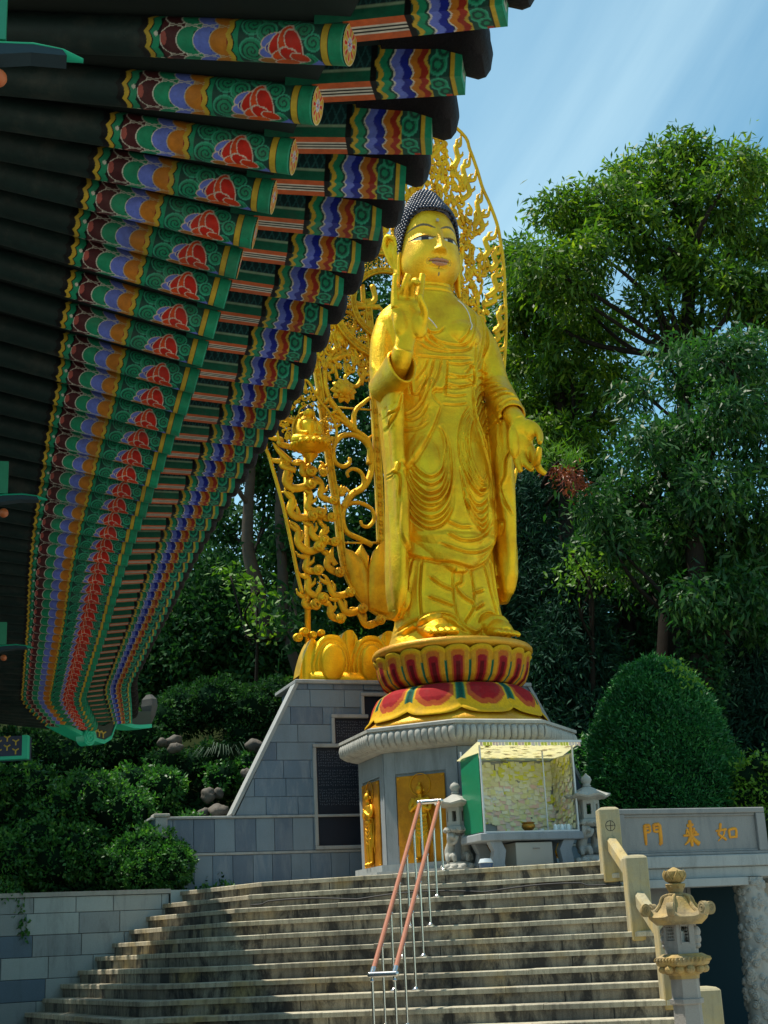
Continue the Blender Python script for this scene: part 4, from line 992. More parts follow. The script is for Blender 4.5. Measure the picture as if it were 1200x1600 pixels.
# dense swirling openwork between head nimbus and the flame fringe
def openwork(m):
    rg = np.random.default_rng(3); C = [np.array(p) for p in catmull(rail, 6)]; cz_ = np.array([p[2] for p in C])[::-1]; cx_ = np.array([p[0] for p in C])[::-1]
    z = 11.0
    while z < 16.4:
        xo = float(np.interp(z, cz_, cx_))-.50-.10*sin(z*7); 
        d0 = 1.04**2-(z-12.25)**2; xi = sqrt(d0) if d0 > 0 else 0.0
        x = xi+.02
        while x < xo+.06:
            c = np.array((x+rg.uniform(-.03,.03), YHL-.02+rg.uniform(-.02,.02), z+rg.uniform(-.04,.04))); R_ = rg.uniform(.055, .095); a0 = rg.uniform(0, 6.28); hd = rg.choice((-1, 1))
            u = np.linspace(0, 4.6, 16)
            P_ = [c+R_*(1-a/6.2)*np.array((cos(a0+hd*a), -.0, 1.25*sin(a0+hd*a))) for a in u]
            tail = [P_[0]+(rg.uniform(-.04,.04), 0, -rg.uniform(.10,.18)), P_[0]+(rg.uniform(-.02,.02), 0, -.05)]
            m.tube(tail+P_, [.030]*3+[.026]*(len(P_)-1), 6, up=(0,1,0), flat=.9)
            m.tube(catmull([c+(0,.01,-.02), c+(.04*hd,.01,.10), c+(-.01*hd,.01,.2)], 3), [.034,.034,.03,.026,.02,.014,.005], 6, up=(0,1,0))
            x += .135
        z += .15
both(openwork, 'openwork_swirls')
def crest(m):
    for r in np.arange(.74, .98, .075):
        for a in np.linspace(-pi/2, pi/2, int(r*34)):
            c = np.array((r*cos(a), YHL-.03, 12.25+r*sin(a))); u = np.linspace(0, 5, 9)
            m.tube([c+.03*np.array((cos(b+a*5), 0, sin(b+a*5))) for b in u], .012, 5)
both(crest, 'nimbus_lattice')
# lotus scroll vine
VINE = [([(415,1078),(375,1058),(328,1035),(312,1000),(312,958),(330,932),(372,928),(412,950),(422,985),(402,1012),(380,1008),(374,992)],9),
 ([(312,945),(340,900),(385,870),(410,820),(415,760),(392,712),(350,685),(302,692),(277,730),(281,778),(308,798),(332,788),(335,768)],11),
 ([(345,898),(383,866),(378,824),(348,806),(326,818),(330,836)],8), ([(405,790),(408,740),(395,700),(350,665),(290,622),(256,610)],11), ([(352,672),(352,605),(385,570),(406,553)],9),
 ([(345,662),(272,572),(250,520),(246,450),(266,402),(302,356),(348,308),(352,265),(318,243),(286,248)],10), ([(268,420),(320,400),(362,414),(382,460),(364,508),(335,505),(318,480),(335,462)],9), ([(232,352),(256,368),(266,405)],8),
 ([(350,330),(334,296),(312,298),(300,318)],7), ([(372,252),(388,250),(380,285),(360,305)],7), ([(402,350),(380,340),(366,352),(374,372),(396,372)],7), ([(400,465),(385,478),(392,492),(408,480)],6), ([(268,760),(255,790),(238,800)],6), ([(300,620),(280,640),(262,632)],6)]
def vine(m):
    for pts, r in VINE:
        C = catmull([h5(*p) for p in pts], 6); n = len(C)
        m.tube(C, [r*S5*(1.25-.55*i/n) for i in range(n)], 8)
    for (u, v_, a) in [(352,670,1.9),(392,712,.9),(300,640,2.6),(345,905,2.2),(268,400,1.2),(345,310,.4),(312,960,2.0),(410,800,1.2),(360,415,.6),(280,700,3.0)]:    # leaf barbs
        p = np.array(h5(u, v_)); t = np.array((cos(a), 0, sin(a)))
        m.tube([p, p+t*.09, p+t*.2], [.045,.035,.004], 6, up=(0,1,0), flat=.6)
both(vine, 'scroll_vine')
def blossom(m):
    c = np.array(h5(312, 528)); R_ = 52*S5
    for lay, (n, rr, off, yy) in enumerate(((10, 1.0, 0, .0), (8, .72, .3, -.04))):
        for k in range(n):
            a = 2*pi*k/n+off; t = np.array((cos(a), 0, sin(a))); m.tube([c+t*R_*.2*rr+(0,yy,0), c+t*R_*.5*rr+(0,yy-.03,0), c+t*R_*.8*rr+(0,yy-.03,0), c+t*R_*rr+(0,yy,0)], [.05,.075*rr,.055*rr,.006], 8, up=(0,1,0), flat=.35)
    m.ball(c+(0,-.07,0), (.11,.07,.11), 14, 9)
both(blossom, 'lotus_blossom')
def bud(m):
    for (u, v_, s_) in ((302, 343, 1.0), (306, 893, .6)):
        c = np.array(h5(u, v_)); 
        for k in range(5): a = pi/2+(k-2)*.42; t = np.array((cos(a), 0, sin(a))); m.tube([c-t*.05, c+t*.08*s_, c+t*.17*s_, c+t*.24*s_], [.05*s_,.075*s_,.05*s_,.005], 8, up=(0,1,0), flat=.6)
        m.ball(c, (.10*s_,.07*s_,.10*s_), 12, 8)
both(bud, 'lotus_bud')
def leafplate(m):
    for poly, dy in (([(312,1088),(345,1100),(378,1130),(400,1180),(404,1240),(402,1310),(365,1272),(335,1215),(318,1150)], 0), ([(452,1060),(480,1100),(500,1160),(510,1320),(460,1326),(402,1308),(398,1240),(402,1160),(420,1100)], -.03), ([(352,1110),(376,1076),(402,1120),(400,1200),(380,1150)], .05)):
        P_ = [np.array(h5(*p, dy)) for p in poly]; c = sum(P_)/len(P_); n = len(P_)
        m.loft([[q+(0,.04,0) for q in P_], [q+(0,-.02,0) for q in P_], [q*.93+c*.07+(0,-.045,0) for q in P_], [q*.5+c*.5+(0,-.09,0) for q in P_], [q*.05+c*.95+(0,-.10,0) for q in P_]])
both(leafplate, 'lotus_leaf', angle=60)
# lotus throne of the halo
def throne(m):
    z0 = 5.53
    nx, nz = 180, 46; X_ = np.linspace(0, 1.86, nx); fr_ = [(.05, .335, .78), (.70, .335, .78), (1.35, .335, .78)]; bk_ = [(.375, .20, .88), (1.03, .20, .88), (1.70, .24, .74)]
    top = np.full(nx, .52)
    for xc, w_, h_ in fr_+bk_: top = np.maximum(top, h_*np.clip(1-np.abs((X_-xc)/(w_*1.04))**2.6, 0, 1)**.42)
    top = top*np.clip((1.87-X_)/.22, .06, 1)**.5
    Vv, Xx = np.meshgrid(np.linspace(0, 1, nz), X_, indexing='ij'); Zz = Vv*top[None, :]; Dp = np.full(Xx.shape, .0)
    for xc, w_, h_ in bk_:
        u = (Xx-xc)/w_; v_ = Zz/h_; ins = (np.abs(u) < 1); d_ = .07+.10*np.sqrt(np.clip(1-u**2, 0, 1))+.06*v_-.02*np.exp(-((np.abs(u)-.45)/.10)**2); Dp = np.where(ins, np.maximum(Dp, d_), Dp)
    for xc, w_, h_ in fr_:
        v_ = Zz/h_; we = w_*(.80+.20*np.sin(np.clip(v_, 0, 1)*pi*.75)); u = (Xx-xc)/we; out_ = np.abs((Xx-xc)/(w_*1.0))**2.6+np.clip(v_, 0, 2)**(1/.42*.9); ins = (np.abs(u) < 1) & (out_ < 1.02)
        e_ = np.clip(1-np.maximum(np.abs(u), out_**.5), 0, 1); d_ = .13+.22*np.sin(np.clip(v_, 0, 1)*pi*.55+.5)*np.sqrt(np.clip(1-u**2*.85, 0, 1))
        ov = np.hypot((Xx-xc)/(.62*w_), (Zz-h_*.42)/(h_*.40)); d_ -= .035*np.exp(-((ov-1)/.07)**2); d_ += .03*(ov < 1); d_ -= .03*np.exp(-((e_-.13)/.035)**2)
        Dp = np.where(ins, np.maximum(Dp, d_), Dp)
    Yy = YHL-.08-Dp; rr_ = []
    for j in range(nz): rr_.append([(Xx[j, i], Yy[j, i], z0+Zz[j, i]) for i in range(nx)])
    m.loft(rr_, cap=False, closed=False); m.loft([rr_[-1], [(p[0], YHL+.12, p[2]) for p in rr_[-1]], [(p[0], YHL+.12, z0) for p in rr_[-1]]], cap=False, closed=False)
    m.box(0, 1.70, YHL-.35, YHL+.25, 5.53, 5.72)
    for (x, z, r) in ((1.84, 6.30, .085), (1.73, 6.39, .09), (1.60, 6.34, .08), (1.46, 6.38, .07)):
        m.ball((x, YHL-.15, z), (r, .07, r*.8), 12, 8); u = np.linspace(0, 3.4*pi, 22); m.tube([(x+r*.7*(1-a/13)*cos(a), YHL-.21, z+r*.6*(1-a/13)*sin(a)) for a in u], .016, 5)
both(throne, 'lotus_throne', M['gold'])
# small seated figure with pierced aureole
c0 = h5(175, 752)
fg = MB()
skin_tube(fg, [(0,0,.10),(0,0,.22),(0,-.01,.36),(0,0,.44)], [.13,.11,.125,.07], 14, flat=.75, up=(0,1,0)); skin_tube(fg, [(0,0,.42),(0,-.01,.50)], [.035,.035]); fg.ball((0,-.015,.545), (.062,.068,.078), 16, 12)
for s in (-1, 1):
    skin_tube(fg, [(s*.11,0,.42),(s*.155,-.01,.32),(s*.14,-.05,.22),(s*.05,-.12,.20)], [.045,.045,.04,.028]); skin_tube(fg, [(s*.06,-.03,.10),(s*.22,-.08,.09),(s*.16,-.17,.08),(-s*.04,-.19,.08)], [.09,.085,.06,.04])
    skin_tube(fg, [(s*.065,.0,.57),(s*.067,.01,.50)], [.014,.012])
fgm = voxel(fg, 'seated_figure', .009, 1, M['gold'])
for s in (1, -1):
    g_ = link('seated_figure', fgm, halo); g_.location = (c0[0]*s, YHL-.28, c0[2]); g_.scale = (1.12,)*3
    hh = MB(); hh.ball((0,.0,.60), (.066,.068,.05), 14, 8); hh.ball((0,0,.645), (.03,.03,.03), 10, 6); o = hh.build('hair', M['hair'], g_, smooth=True)
    m = MB(); m.lathe([(.10,-.10),(.22,-.02),(.27,.02),(.27,.05),(.22,.075),(.02,.08)], 28, (0,-.02,0)); m.lathe([(.03,-.22),(.06,-.17),(.12,-.12),(.10,-.10)], 16, (0,-.02,0))
    for k in range(16): a = 2*pi*k/16; m.ball((.25*cos(a), -.02+.25*sin(a), .035), (.05,.05,.045), 8, 6)
    m.build('lotus_pad', M['gold'], g_, smooth=True, angle=50)
    def aur(mm):
        u = np.linspace(0, 2*pi, 40)
        mm.tube([(.21*cos(a), .13, .30+.30*sin(a)) for a in u], .018, 6); mm.tube([(.12*cos(a), .10, .56+.13*sin(a)) for a in u], .014, 6)
        mm.loft([[(.205*cos(a), .14, .30+.29*sin(a)) for a in u[:-1]], [(.205*cos(a), .125, .30+.29*sin(a)) for a in u[:-1]]])
        rg = np.random.default_rng(5)
        for k in range(150):
            a = rg.uniform(0, 2*pi); r = rg.uniform(.0, 1); wx_ = .24+.16*r; hz_ = .33+.30*r*(1 if sin(a) > 0 else .3)
            x, z = wx_*cos(a), .33+hz_*sin(a)
            if z < .0: continue
            R_ = .036; a0 = rg.uniform(0, 6.3); mm.tube([(x+R_*(1-b/6)*cos(a0+b), .12, z+R_*(1-b/6)*sin(a0+b)) for b in np.linspace(0, 4.6, 9)], .012, 5)
        mm.tube(catmull([(-.40,.12,.05),(-.46,.12,.35),(-.36,.12,.62),(-.2,.12,.82),(0,.12,1.12),(.2,.12,.82),(.36,.12,.62),(.46,.12,.35),(.40,.12,.05)], 6), .022, 6)
        for k in range(9):
            a = pi*k/8; p = np.array((.42*cos(a), .12, .40+.52*sin(a))); t = np.array((cos(a), 0, sin(a)+.5)); mm.tube([p, p+t*.06, p+t*.14], [.035,.025,.004], 6)
    m = MB(); aur(m); m.build('aureole', HG, g_, smooth=True)
# ------------------------------------------------------------------ lanterns
def hexring(r, z, n=6, rot=0): return [(r*cos(2*pi*i/n+rot), r*sin(2*pi*i/n+rot), z) for i in range(n)]
def lion_lantern():
    o = thing('stone_lantern', 'x', 'stone lantern')
    G_ = M['granite_pale']
    m = MB(); m.lathe([(.26,0),(.27,.03),(.27,.07),(.22,.11),(.17,.13),(.17,.15)], 28)
    for k in range(12): a = 2*pi*k/12; m.ball((.225*cos(a), .225*sin(a), .085), (.055,.055,.045), 8, 6)
    m.build('base', G_, o, smooth=True, angle=45)
    # a pair of rearing stone lions carrying the lamp house
    lb = MB()
    for s in (-1, 1):
        skin_tube(lb, [(s*.10,.02,.17),(s*.12,.06,.28),(s*.10,.03,.40),(s*.085,0,.50)], [.065,.075,.06,.05], 12)
        lb.ball((s*.10,-.06,.50), (.06,.07,.055), 12, 8); lb.ball((s*.105,-.12,.485), (.035,.035,.03), 10, 6)
        skin_tube(lb, [(s*.10,-.02,.40),(s*.06,-.10,.42),(s*.03,-.12,.50)], [.03,.026,.022]); skin_tube(lb, [(s*.13,-.02,.40),(s*.16,-.08,.46),(s*.15,-.06,.55)], [.03,.026,.022])
        skin_tube(lb, [(s*.09,.02,.20),(s*.10,-.10,.24),(s*.09,-.12,.155)], [.05,.04,.03]); skin_tube(lb, [(s*.14,.08,.20),(s*.17,0,.24),(s*.17,-.04,.155)], [.045,.035,.028])
        skin_tube(lb, [(s*.12,.10,.2),(s*.13,.17,.3),(s*.10,.14,.4)], [.02,.022,.014])
    lm = voxel(lb, 'lions', .011, 1, G_); link('lion_pair', lm, o)
    m = MB(); m.lathe([(.12,.53),(.17,.555),(.205,.58),(.205,.60),(.185,.625),(.15,.63)], 6, rot=pi/6)
    for k in range(12): a = 2*pi*k/12; m.ball((.17*cos(a), .17*sin(a), .575), (.045,.045,.03), 8, 5)
    m.build('bracket', G_, o)
    m = MB()
    P6 = [np.array((.155*cos(pi/6+k*pi/3), .155*sin(pi/6+k*pi/3))) for k in range(6)]
    for k in range(6):
        a, b = P6[k], P6[(k+1) % 6]; d = b-a; n = np.array((d[1], -d[0])); n /= np.linalg.norm(n)
        for (u0, u1, z0, z1) in ((0,.3,.631,.89),(.7,1,.631,.89),(.3,.7,.631,.69),(.3,.7,.83,.89)):
            p0, p1 = a+d*u0, a+d*u1; m.prism([(*p0, z0), (*p1, z0), (*(p1-n*.03), z0), (*(p0-n*.03), z0)], (0,0,z1-z0))
    m.build('lamp_house', G_, o)
    m = MB(); rr = []
    for (r, z, cl) in ((.17,.885,0),(.315,.905,.03),(.33,.93,.035),(.24,.975,.01),(.15,1.02,0),(.07,1.06,0),(.05,1.07,0)):
        rr.append([((r*(1 if i % 2 == 0 else .90))*cos(2*pi*i/12+pi/6), (r*(1 if i % 2 == 0 else .90))*sin(2*pi*i/12+pi/6), z+(cl if i % 2 == 0 else 0)) for i in range(12)])
    m.loft(rr); m.build('roof', G_, o)
    m = MB(); m.lathe([(.05,1.065),(.065,1.08),(.045,1.10),(.06,1.12),(.078,1.16),(.06,1.20),(.025,1.225),(.006,1.25)], 16); m.build('finial', G_, o, smooth=True)
    return o
l1 = lion_lantern(); p = PY(718, 1352, 19.15); l1.location = (p[0], p[1], PLAT-.002); l1.rotation_euler[2] = radians(12); l1.scale = (.93,.93,.96)
l1['label'] = 'small grey stone lantern carried by lions, left of the prayer booth'; l1['group'] = 'lion lanterns flanking the prayer booth'
l2 = copy_tree(l1); p = PY(926, 1340, 19.0); l2.location = (p[0], p[1], PLAT-.002); l2.rotation_euler[2] = radians(25); l2['label'] = 'small grey stone lantern carried by lions, between booth and stair post on the right'; l2['group'] = l1['group']

# big weathered lantern in the foreground
bl = thing('stone_lantern', 'large ochre stained stone lantern with curled hexagonal roof in the foreground', 'stone lantern')
p = PY(1076, 1590, 12.4); OC = stone('ochre_lichen_granite', (.40,.31,.16), (.24,.18,.09), 5, stain=.65, dark=(.06,.045,.025), yellow=(.50,.30,.05), bump=.7); GR = stone('lantern_granite', (.33,.31,.28), (.25,.23,.21), 6, stain=.35, bump=.5)
bl.location = (p[0], p[1], 0); bl.rotation_euler[2] = radians(8); bl.scale = (.78, .78, 1)
pz = lambda py: PY(1060, py, 12.4)[2]
zb = dict(top=pz(1355), orb=pz(1380), cup=pz(1382), neck=pz(1398), hat0=pz(1399), eave=pz(1437), house1=pz(1441), house0=pz(1490), plat=pz(1513), shaft1=pz(1530))
m = MB(); z0 = zb['shaft1']
m.loft([hexring(.34, 0), hexring(.34, .22)]); m.loft([hexring(.28, .221), hexring(.28, .34), hexring(.20, .40)])
m.build('foot', GR, bl)
m = MB(); m.loft([hexring(.17, .401), hexring(.155, z0-.20), hexring(.185, z0-.19), hexring(.185, z0-.155), hexring(.16, z0-.15), hexring(.155, z0)]); m.build('shaft', GR, bl)
m = MB(); zq = z0; zt = zb['house0']; h_ = zt-zq
m.loft([hexring(.165, zq+.001), hexring(.17, zq+h_*.16), hexring(.20, zq+h_*.2), hexring(.215, zq+h_*.45), hexring(.285, zq+h_*.55), hexring(.30, zq+h_*.66), hexring(.30, zq+h_*.86), hexring(.27, zq+h_*.9), hexring(.22, zt-.001)])
for k in range(12):
    a = 2*pi*k/12; m.ball((.222*cos(a), .222*sin(a), zq+h_*.40), (.052,.052,.034), 10, 8)
for k in range(6):      # carved leaf sprays along the platform edge
    a, b = [np.array(q[:2]) for q in (hexring(.30, 0)[k], hexring(.30, 0)[(k+1) % 6])]
    for j in range(7):
        u = (j+.5)/7; q = a+(b-a)*u; m.tube([(*(q*1.0), zq+h_*.68), (*(q*1.035+(b-a)*.03), zq+h_*.76), (*(q*1.01+(b-a)*.07), zq+h_*.85)], [.006,.013,.004], 6)
m.build('platform', OC, bl)
m = MB(); hz0, hz1 = zb['house0'], zb['house1']; H6 = [np.array(q[:2]) for q in hexring(.185, 0)]; hh_ = hz1-hz0
for k in range(6):
    a, b = H6[k], H6[(k+1) % 6]; d = b-a; n = np.array((d[1], -d[0])); n /= np.linalg.norm(n); open_ = (k % 3 == 1)
    def pan(u0, u1, v0, v1, th_=.04, o=0):
        p0, p1 = a+d*u0+n*o, a+d*u1+n*o; m.prism([(*p0, hz0+hh_*v0), (*p1, hz0+hh_*v0), (*(p1-n*th_), hz0+hh_*v0), (*(p0-n*th_), hz0+hh_*v0)], (0,0,hh_*(v1-v0)))
    if k in (4, 1): 
        pan(0,.28,0,1); pan(.72,1,0,1); pan(.28,.72,0,.36); pan(.28,.72,.86,1)
        pan(.22,.27,.3,.92,.01,.008); pan(.73,.78,.3,.92,.01,.008)
    elif k in (3, 0):    # pierced lattice panel
        pan(0,.2,0,1); pan(.8,1,0,1); pan(.2,.8,0,.42); pan(.2,.8,.86,1)
        for i in range(4): pan(.2+.15*i+.03, .2+.15*i+.07, .42, .86, .02, -.008)
        for i in range(4): pan(.2,.8,.42+.11*i+.04,.42+.11*i+.075,.02,-.010)
    else: 
        pan(0,1,0,1)
        c = (a+b)/2+n*.0; m.ball((c[0], c[1], hz0+hh_*.68), (.06,.06,.05), 12, 8); m.ball((c[0], c[1], hz0+hh_*.45), (.06,.06,.05), 12, 8); m.ball((c[0], c[1], hz0+hh_*.25), (.05,.05,.03), 12, 8)
m.build('lamp_house', GR, bl)
# the little white lamp inside
MB().lathe([(.05,hz0+.02),(.05,hz0+hh_*.7),(.03,hz0+hh_*.75)], 14).build('lamp', mat('white_lamp', (.7,.7,.66), .4), bl, smooth=True, angle=50)
m = MB(); e0, e1, hz2 = zb['eave'], zb['house1'], zb['hat0']; rr = []; N = 48
def lobes(i): return abs(cos(3*2*pi*(i/N)))          # six corners
for (r, z, up, hexy) in ((.15,e1-.002,0,0),(.26,e1-.02,.0,.5),(.345,e0+.0,.035,1),(.36,e0+.022,.05,1),(.33,e0+.040,.055,1),(.26,e0+.055,.02,.8),(.205,e0+.105,.0,.5),(.175,hz2-.05,0,.4),(.15,hz2-.015,0,.3),(.09,hz2,0,0)):
    ring_ = []
    for i in range(N):
        a = 2*pi*i/N; la = ((a+pi/6) % (pi/3))-pi/6; hx = cos(pi/6)/cos(abs(abs(la)-pi/6)*1.0) if False else (cos(pi/6)/cos(((a) % (pi/3))-pi/6)); rr_ = r*(1-hexy+hexy*hx); cor = (abs(((a) % (pi/3))-pi/6)/(pi/6))**5
        ring_.append((rr_*cos(a), rr_*sin(a), z+up*cor))
    rr.append(ring_)
m.loft(rr); 
for k in range(6):       # ridge rolls ending in upturned scrolls
    a = k*pi/3; c, s = cos(a), sin(a)
    prf = [(.10,hz2-.0),(.17,hz2-.02),(.205,e0+.115),(.25,e0+.075),(.31,e0+.055),(.365,e0+.075)]
    m.tube(catmull([(r*c, r*s, z) for r, z in prf], 4), [.018]*8+[.024]*13, 8)
    sd = np.array((-s, c, 0)); cc = np.array((.375*c, .375*s, e0+.085)); 
    m.tube([cc+sd*-.036, cc+sd*.036], .054, 18); 
    for q in (-1, 1):
        u = np.linspace(0, 3.6*pi, 24); m.tube([cc+sd*q*.036+.038*(1-b/14)*(cos(b)*np.array((c, s, 0))+sin(b)*np.array((0,0,1))) for b in u], .008, 5)
m.v = [(p_[0]*.96, p_[1]*.96, p_[2]) for p_ in m.v]; m.build('roof', OC, bl, smooth=True, angle=40)
m = MB(); m.lathe([(.10,hz2-.002),(.10,hz2+.012),(.075,hz2+.02),(.07,zb['neck']+.015),(.105,zb['cup']-.01),(.11,zb['cup']+.002),(.10,zb['cup']+.008),(.07,zb['cup']+.01)], 20)
for k in range(8): a = 2*pi*k/8; m.ball((.088*cos(a), .088*sin(a), zb['cup']-.016), (.022,.022,.014), 8, 5)
m.build('collar', OC, bl, smooth=True, angle=40)
m = MB(); zc_ = (zb['cup']+.01+zb['top'])/2; rz_ = (zb['top']-zb['cup'])/2
m.lathe([(.04,zb['cup']+.008),(.075,zb['cup']+.025),(.098,zc_-.01),(.093,zc_+rz_*.45),(.06,zb['top']-.025),(.012,zb['top']),(.002,zb['top']+.002)], 24)
for k in range(6):       # carved crossing petals on the bud
    for q in (-1, 1):
        m.tube([((.098*sqrt(max(.05, 1-((z-zc_)/rz_/1.05)**2))+.002)*cos(2*pi*k/6+q*.52*t_), (.098*sqrt(max(.05, 1-((z-zc_)/rz_/1.05)**2))+.002)*sin(2*pi*k/6+q*.52*t_), z) for t_, z in zip(np.linspace(0, 1, 8), np.linspace(zc_-rz_*.7, zc_+rz_*.6, 8))], .005, 5)
m.v = [(p_[0]*1.22, p_[1]*1.22, p_[2]) for p_ in m.v]; m.build('bud_finial', OC, bl, smooth=True, angle=60)

# ------------------------------------------------------------------ hand rail on the stairs
hr = thing('handrail', 'double copper and steel handrail running up the middle of the stairs', 'handrail')
# foot of each post sighted on its step
def on_step(px, k):
    """point on the line of step k below the sighting column px, set back on the tread"""
    a, b, c = step_line(k, -.13); r0 = ray(px, 1460-(k*23)); d = np.array(r0[:2]); d2 = b-a
    t_ = np.linalg.solve(np.array((d, -d2)).T, a); return d*t_[0]
ks = [5, 3, 1, -1, -3, -5, -7]; right_px = [692, 683, 673, 661, 648, 635, 622]; left_px = [663, 651, 638.5, 628, 616.5, 601, 586]
RT = {}; 
for nm, pxs in (('r', right_px), ('l', left_px)):
    feet = [on_step(x, k) for x, k in zip(pxs, ks)]
    A = np.array([(f_[0], f_[1], CZ+RISE*k) for f_, k in zip(feet, ks)])
    # straighten: fit a line through the feet
    tt = np.array(ks, float); fx = np.polyfit(tt, A[:,0], 1); fy = np.polyfit(tt, A[:,1], 1)
    F3 = [np.array((np.polyval(fx, k), np.polyval(fy, k), CZ+RISE*k)) for k in ks]; RT[nm] = F3
HR_ = .86
tops = {}
for nm in RT:
    f5, f7 = RT[nm][0], RT[nm][-1]; tops[nm] = (f7+(0,0,HR_), f5+(0,0,HR_))
    a, b = tops[nm]; t_ = (b-a)/np.linalg.norm(b-a)
    pass
for nm in RT:
    a, b = tops[nm]; dr = (b-a)/np.linalg.norm(b-a)
    MB().tube([a+dr*.10, b-dr*.06], .026, 14).build('rail', M['copper'], hr, smooth=True, angle=60)
    MB().tube([a, a+dr*.115], .029, 14).build('rail_sleeve', M['steel'], hr, smooth=True, angle=60); MB().tube([b-dr*.07, b], .029, 14).build('rail_sleeve', M['steel'], hr, smooth=True, angle=60)
    for i, f_ in enumerate(RT[nm]):
        m = MB(); m.tube([f_+(0,0,.0), f_+(0,0,HR_-.02)], .0145, 10); m.lathe([(.055,.001),(.055,.008),(.03,.02),(.018,.035)], 16, tuple(f_)); m.lathe([(.0155,0),(.024,.01),(.0155,.03)], 12, (f_[0], f_[1], f_[2]+HR_-.07)); m.build('post', M['steel'], hr, smooth=True, angle=50)
for i in (0, 1):
    a, b = tops['l'][i], tops['r'][i]; e = (b-a)/np.linalg.norm(b-a)
    m = MB(); m.tube([a-e*.02, b+e*.02], .029, 14); m.ball(a-e*.02, .029); m.ball(b+e*.02, .029); m.build('end_bar', M['steel'], hr, smooth=True, angle=60)
for f_l, f_r in zip(RT['l'], RT['r']):
    pass

# ------------------------------------------------------------------ prayer booth with paper notes
bo_c = L(832, 1300, -1.95); YB0, YB1 = -2.30, -1.62
xa, xb = L(757, 1300, YB0)[0], L(906, 1300, YB0)[0]; zt_ = L(830, 1300, YB0)[2]; ztop_ = L(835, 1164, YB0)[2]
print('booth', xa, xb, zt_, ztop_)
alu = painted('white_frame', (.62,.64,.64), .4); frp = mat('translucent_roof_sheet', (.75,.74,.60), .5); t_ = NT(frp); tl_ = t_.node('ShaderNodeBsdfTranslucent'); tl_.inputs[0].default_value = (.85,.82,.62,1); mx_ = t_.node('ShaderNodeMixShader'); mx_.inputs[0].default_value = .7; t_.ln(t_.b.outputs[0], mx_.inputs[1]); t_.ln(tl_.outputs[0], mx_.inputs[2]); t_.ln(mx_.outputs[0], frp.node_tree.nodes['Material Output'].inputs['Surface']); bt = root_local('prayer_booth', 'white framed prayer booth plastered inside with pale paper notes, green side panel', 'booth')
stn = stone('offering_stone', (.30,.32,.34), (.22,.24,.25), 3, stain=.3)
m = MB(); m.box(xa-.06, xb+.05, YB0-.02, YB1, zt_-.10, zt_-.0, bev=.012); m.build('stone_table', stn, bt)
for x in (xa+.10, xb-.26):
    for (y0, y1) in ((YB0+.02, YB0+.14), (YB1-.16, YB1-.04)):
        m = MB()
        rr = [[(x+.00+(.05 if s_ else 0)*0+o_, y0, z), (x+.16+o_, y0, z), (x+.16+o_, y1, z), (x+o_, y1, z)] for z, o_, s_ in ((PLAT+.001,.02*(1 if x < 0.3 else -1),0),(PLAT+.08,.0,0),(zt_-.22,.03*(1 if x < .3 else -1),0),(zt_-.102,-.03*(1 if x < .3 else -1),0))]
        m.loft(rr); m.build('table_leg', stn, bt)
post = .02
m = MB()
for x in (xa, xb-post):
    for y in (YB0, YB1-post-.01): m.box(x, x+post, y, y+post, zt_+.001, ztop_)
m.box(xa, xb, YB0-.004, YB0+.016, zt_+.001, zt_+.02); m.build('frame', alu, bt)
m = MB(); m.prism([(xa-.05, YB0-.10, ztop_+.03), (xa-.05, YB1, ztop_-.12), (xa-.05, YB1, ztop_-.10), (xa-.05, YB0-.10, ztop_+.055)], (xb-xa+.12, 0, 0)); m.v = [(p[0], p[1], p[2]-(.018 if p[2] > 0 and i_ % 4 >= 2 else 0)) for i_, p in enumerate(m.v)]; m.build('roof', frp, bt); MB().box(xa-.055, xb+.075, YB0-.112, YB0-.098, ztop_+.022, ztop_+.052).build('roof_edge', alu, bt)
note = []; paper_c = [(.80,.76,.48),(.84,.80,.58),(.76,.72,.34),(.84,.56,.46),(.82,.66,.56),(.80,.80,.72),(.74,.70,.08),(.78,.70,.40)]
pm = [painted('note_paper_%s' % n_, c_, .85, .06) for n_, c_ in zip(('cream','ivory','straw','pink','rose','white','yellow','sand'), paper_c)]
MB().box(xa+.02, xb-.02, YB1-.035, YB1-.015, zt_+.001, ztop_-.12).build('back_panel', mat('grey_panel', (.25,.26,.25), .6), bt)
grn = painted('green_panel', (.008,.22,.10), .3); m = MB(); m.box(xa-.008, xa-.002, YB0+.03, YB1-.03, zt_+.02, ztop_-.10); m.build('side_panel', grn, bt)
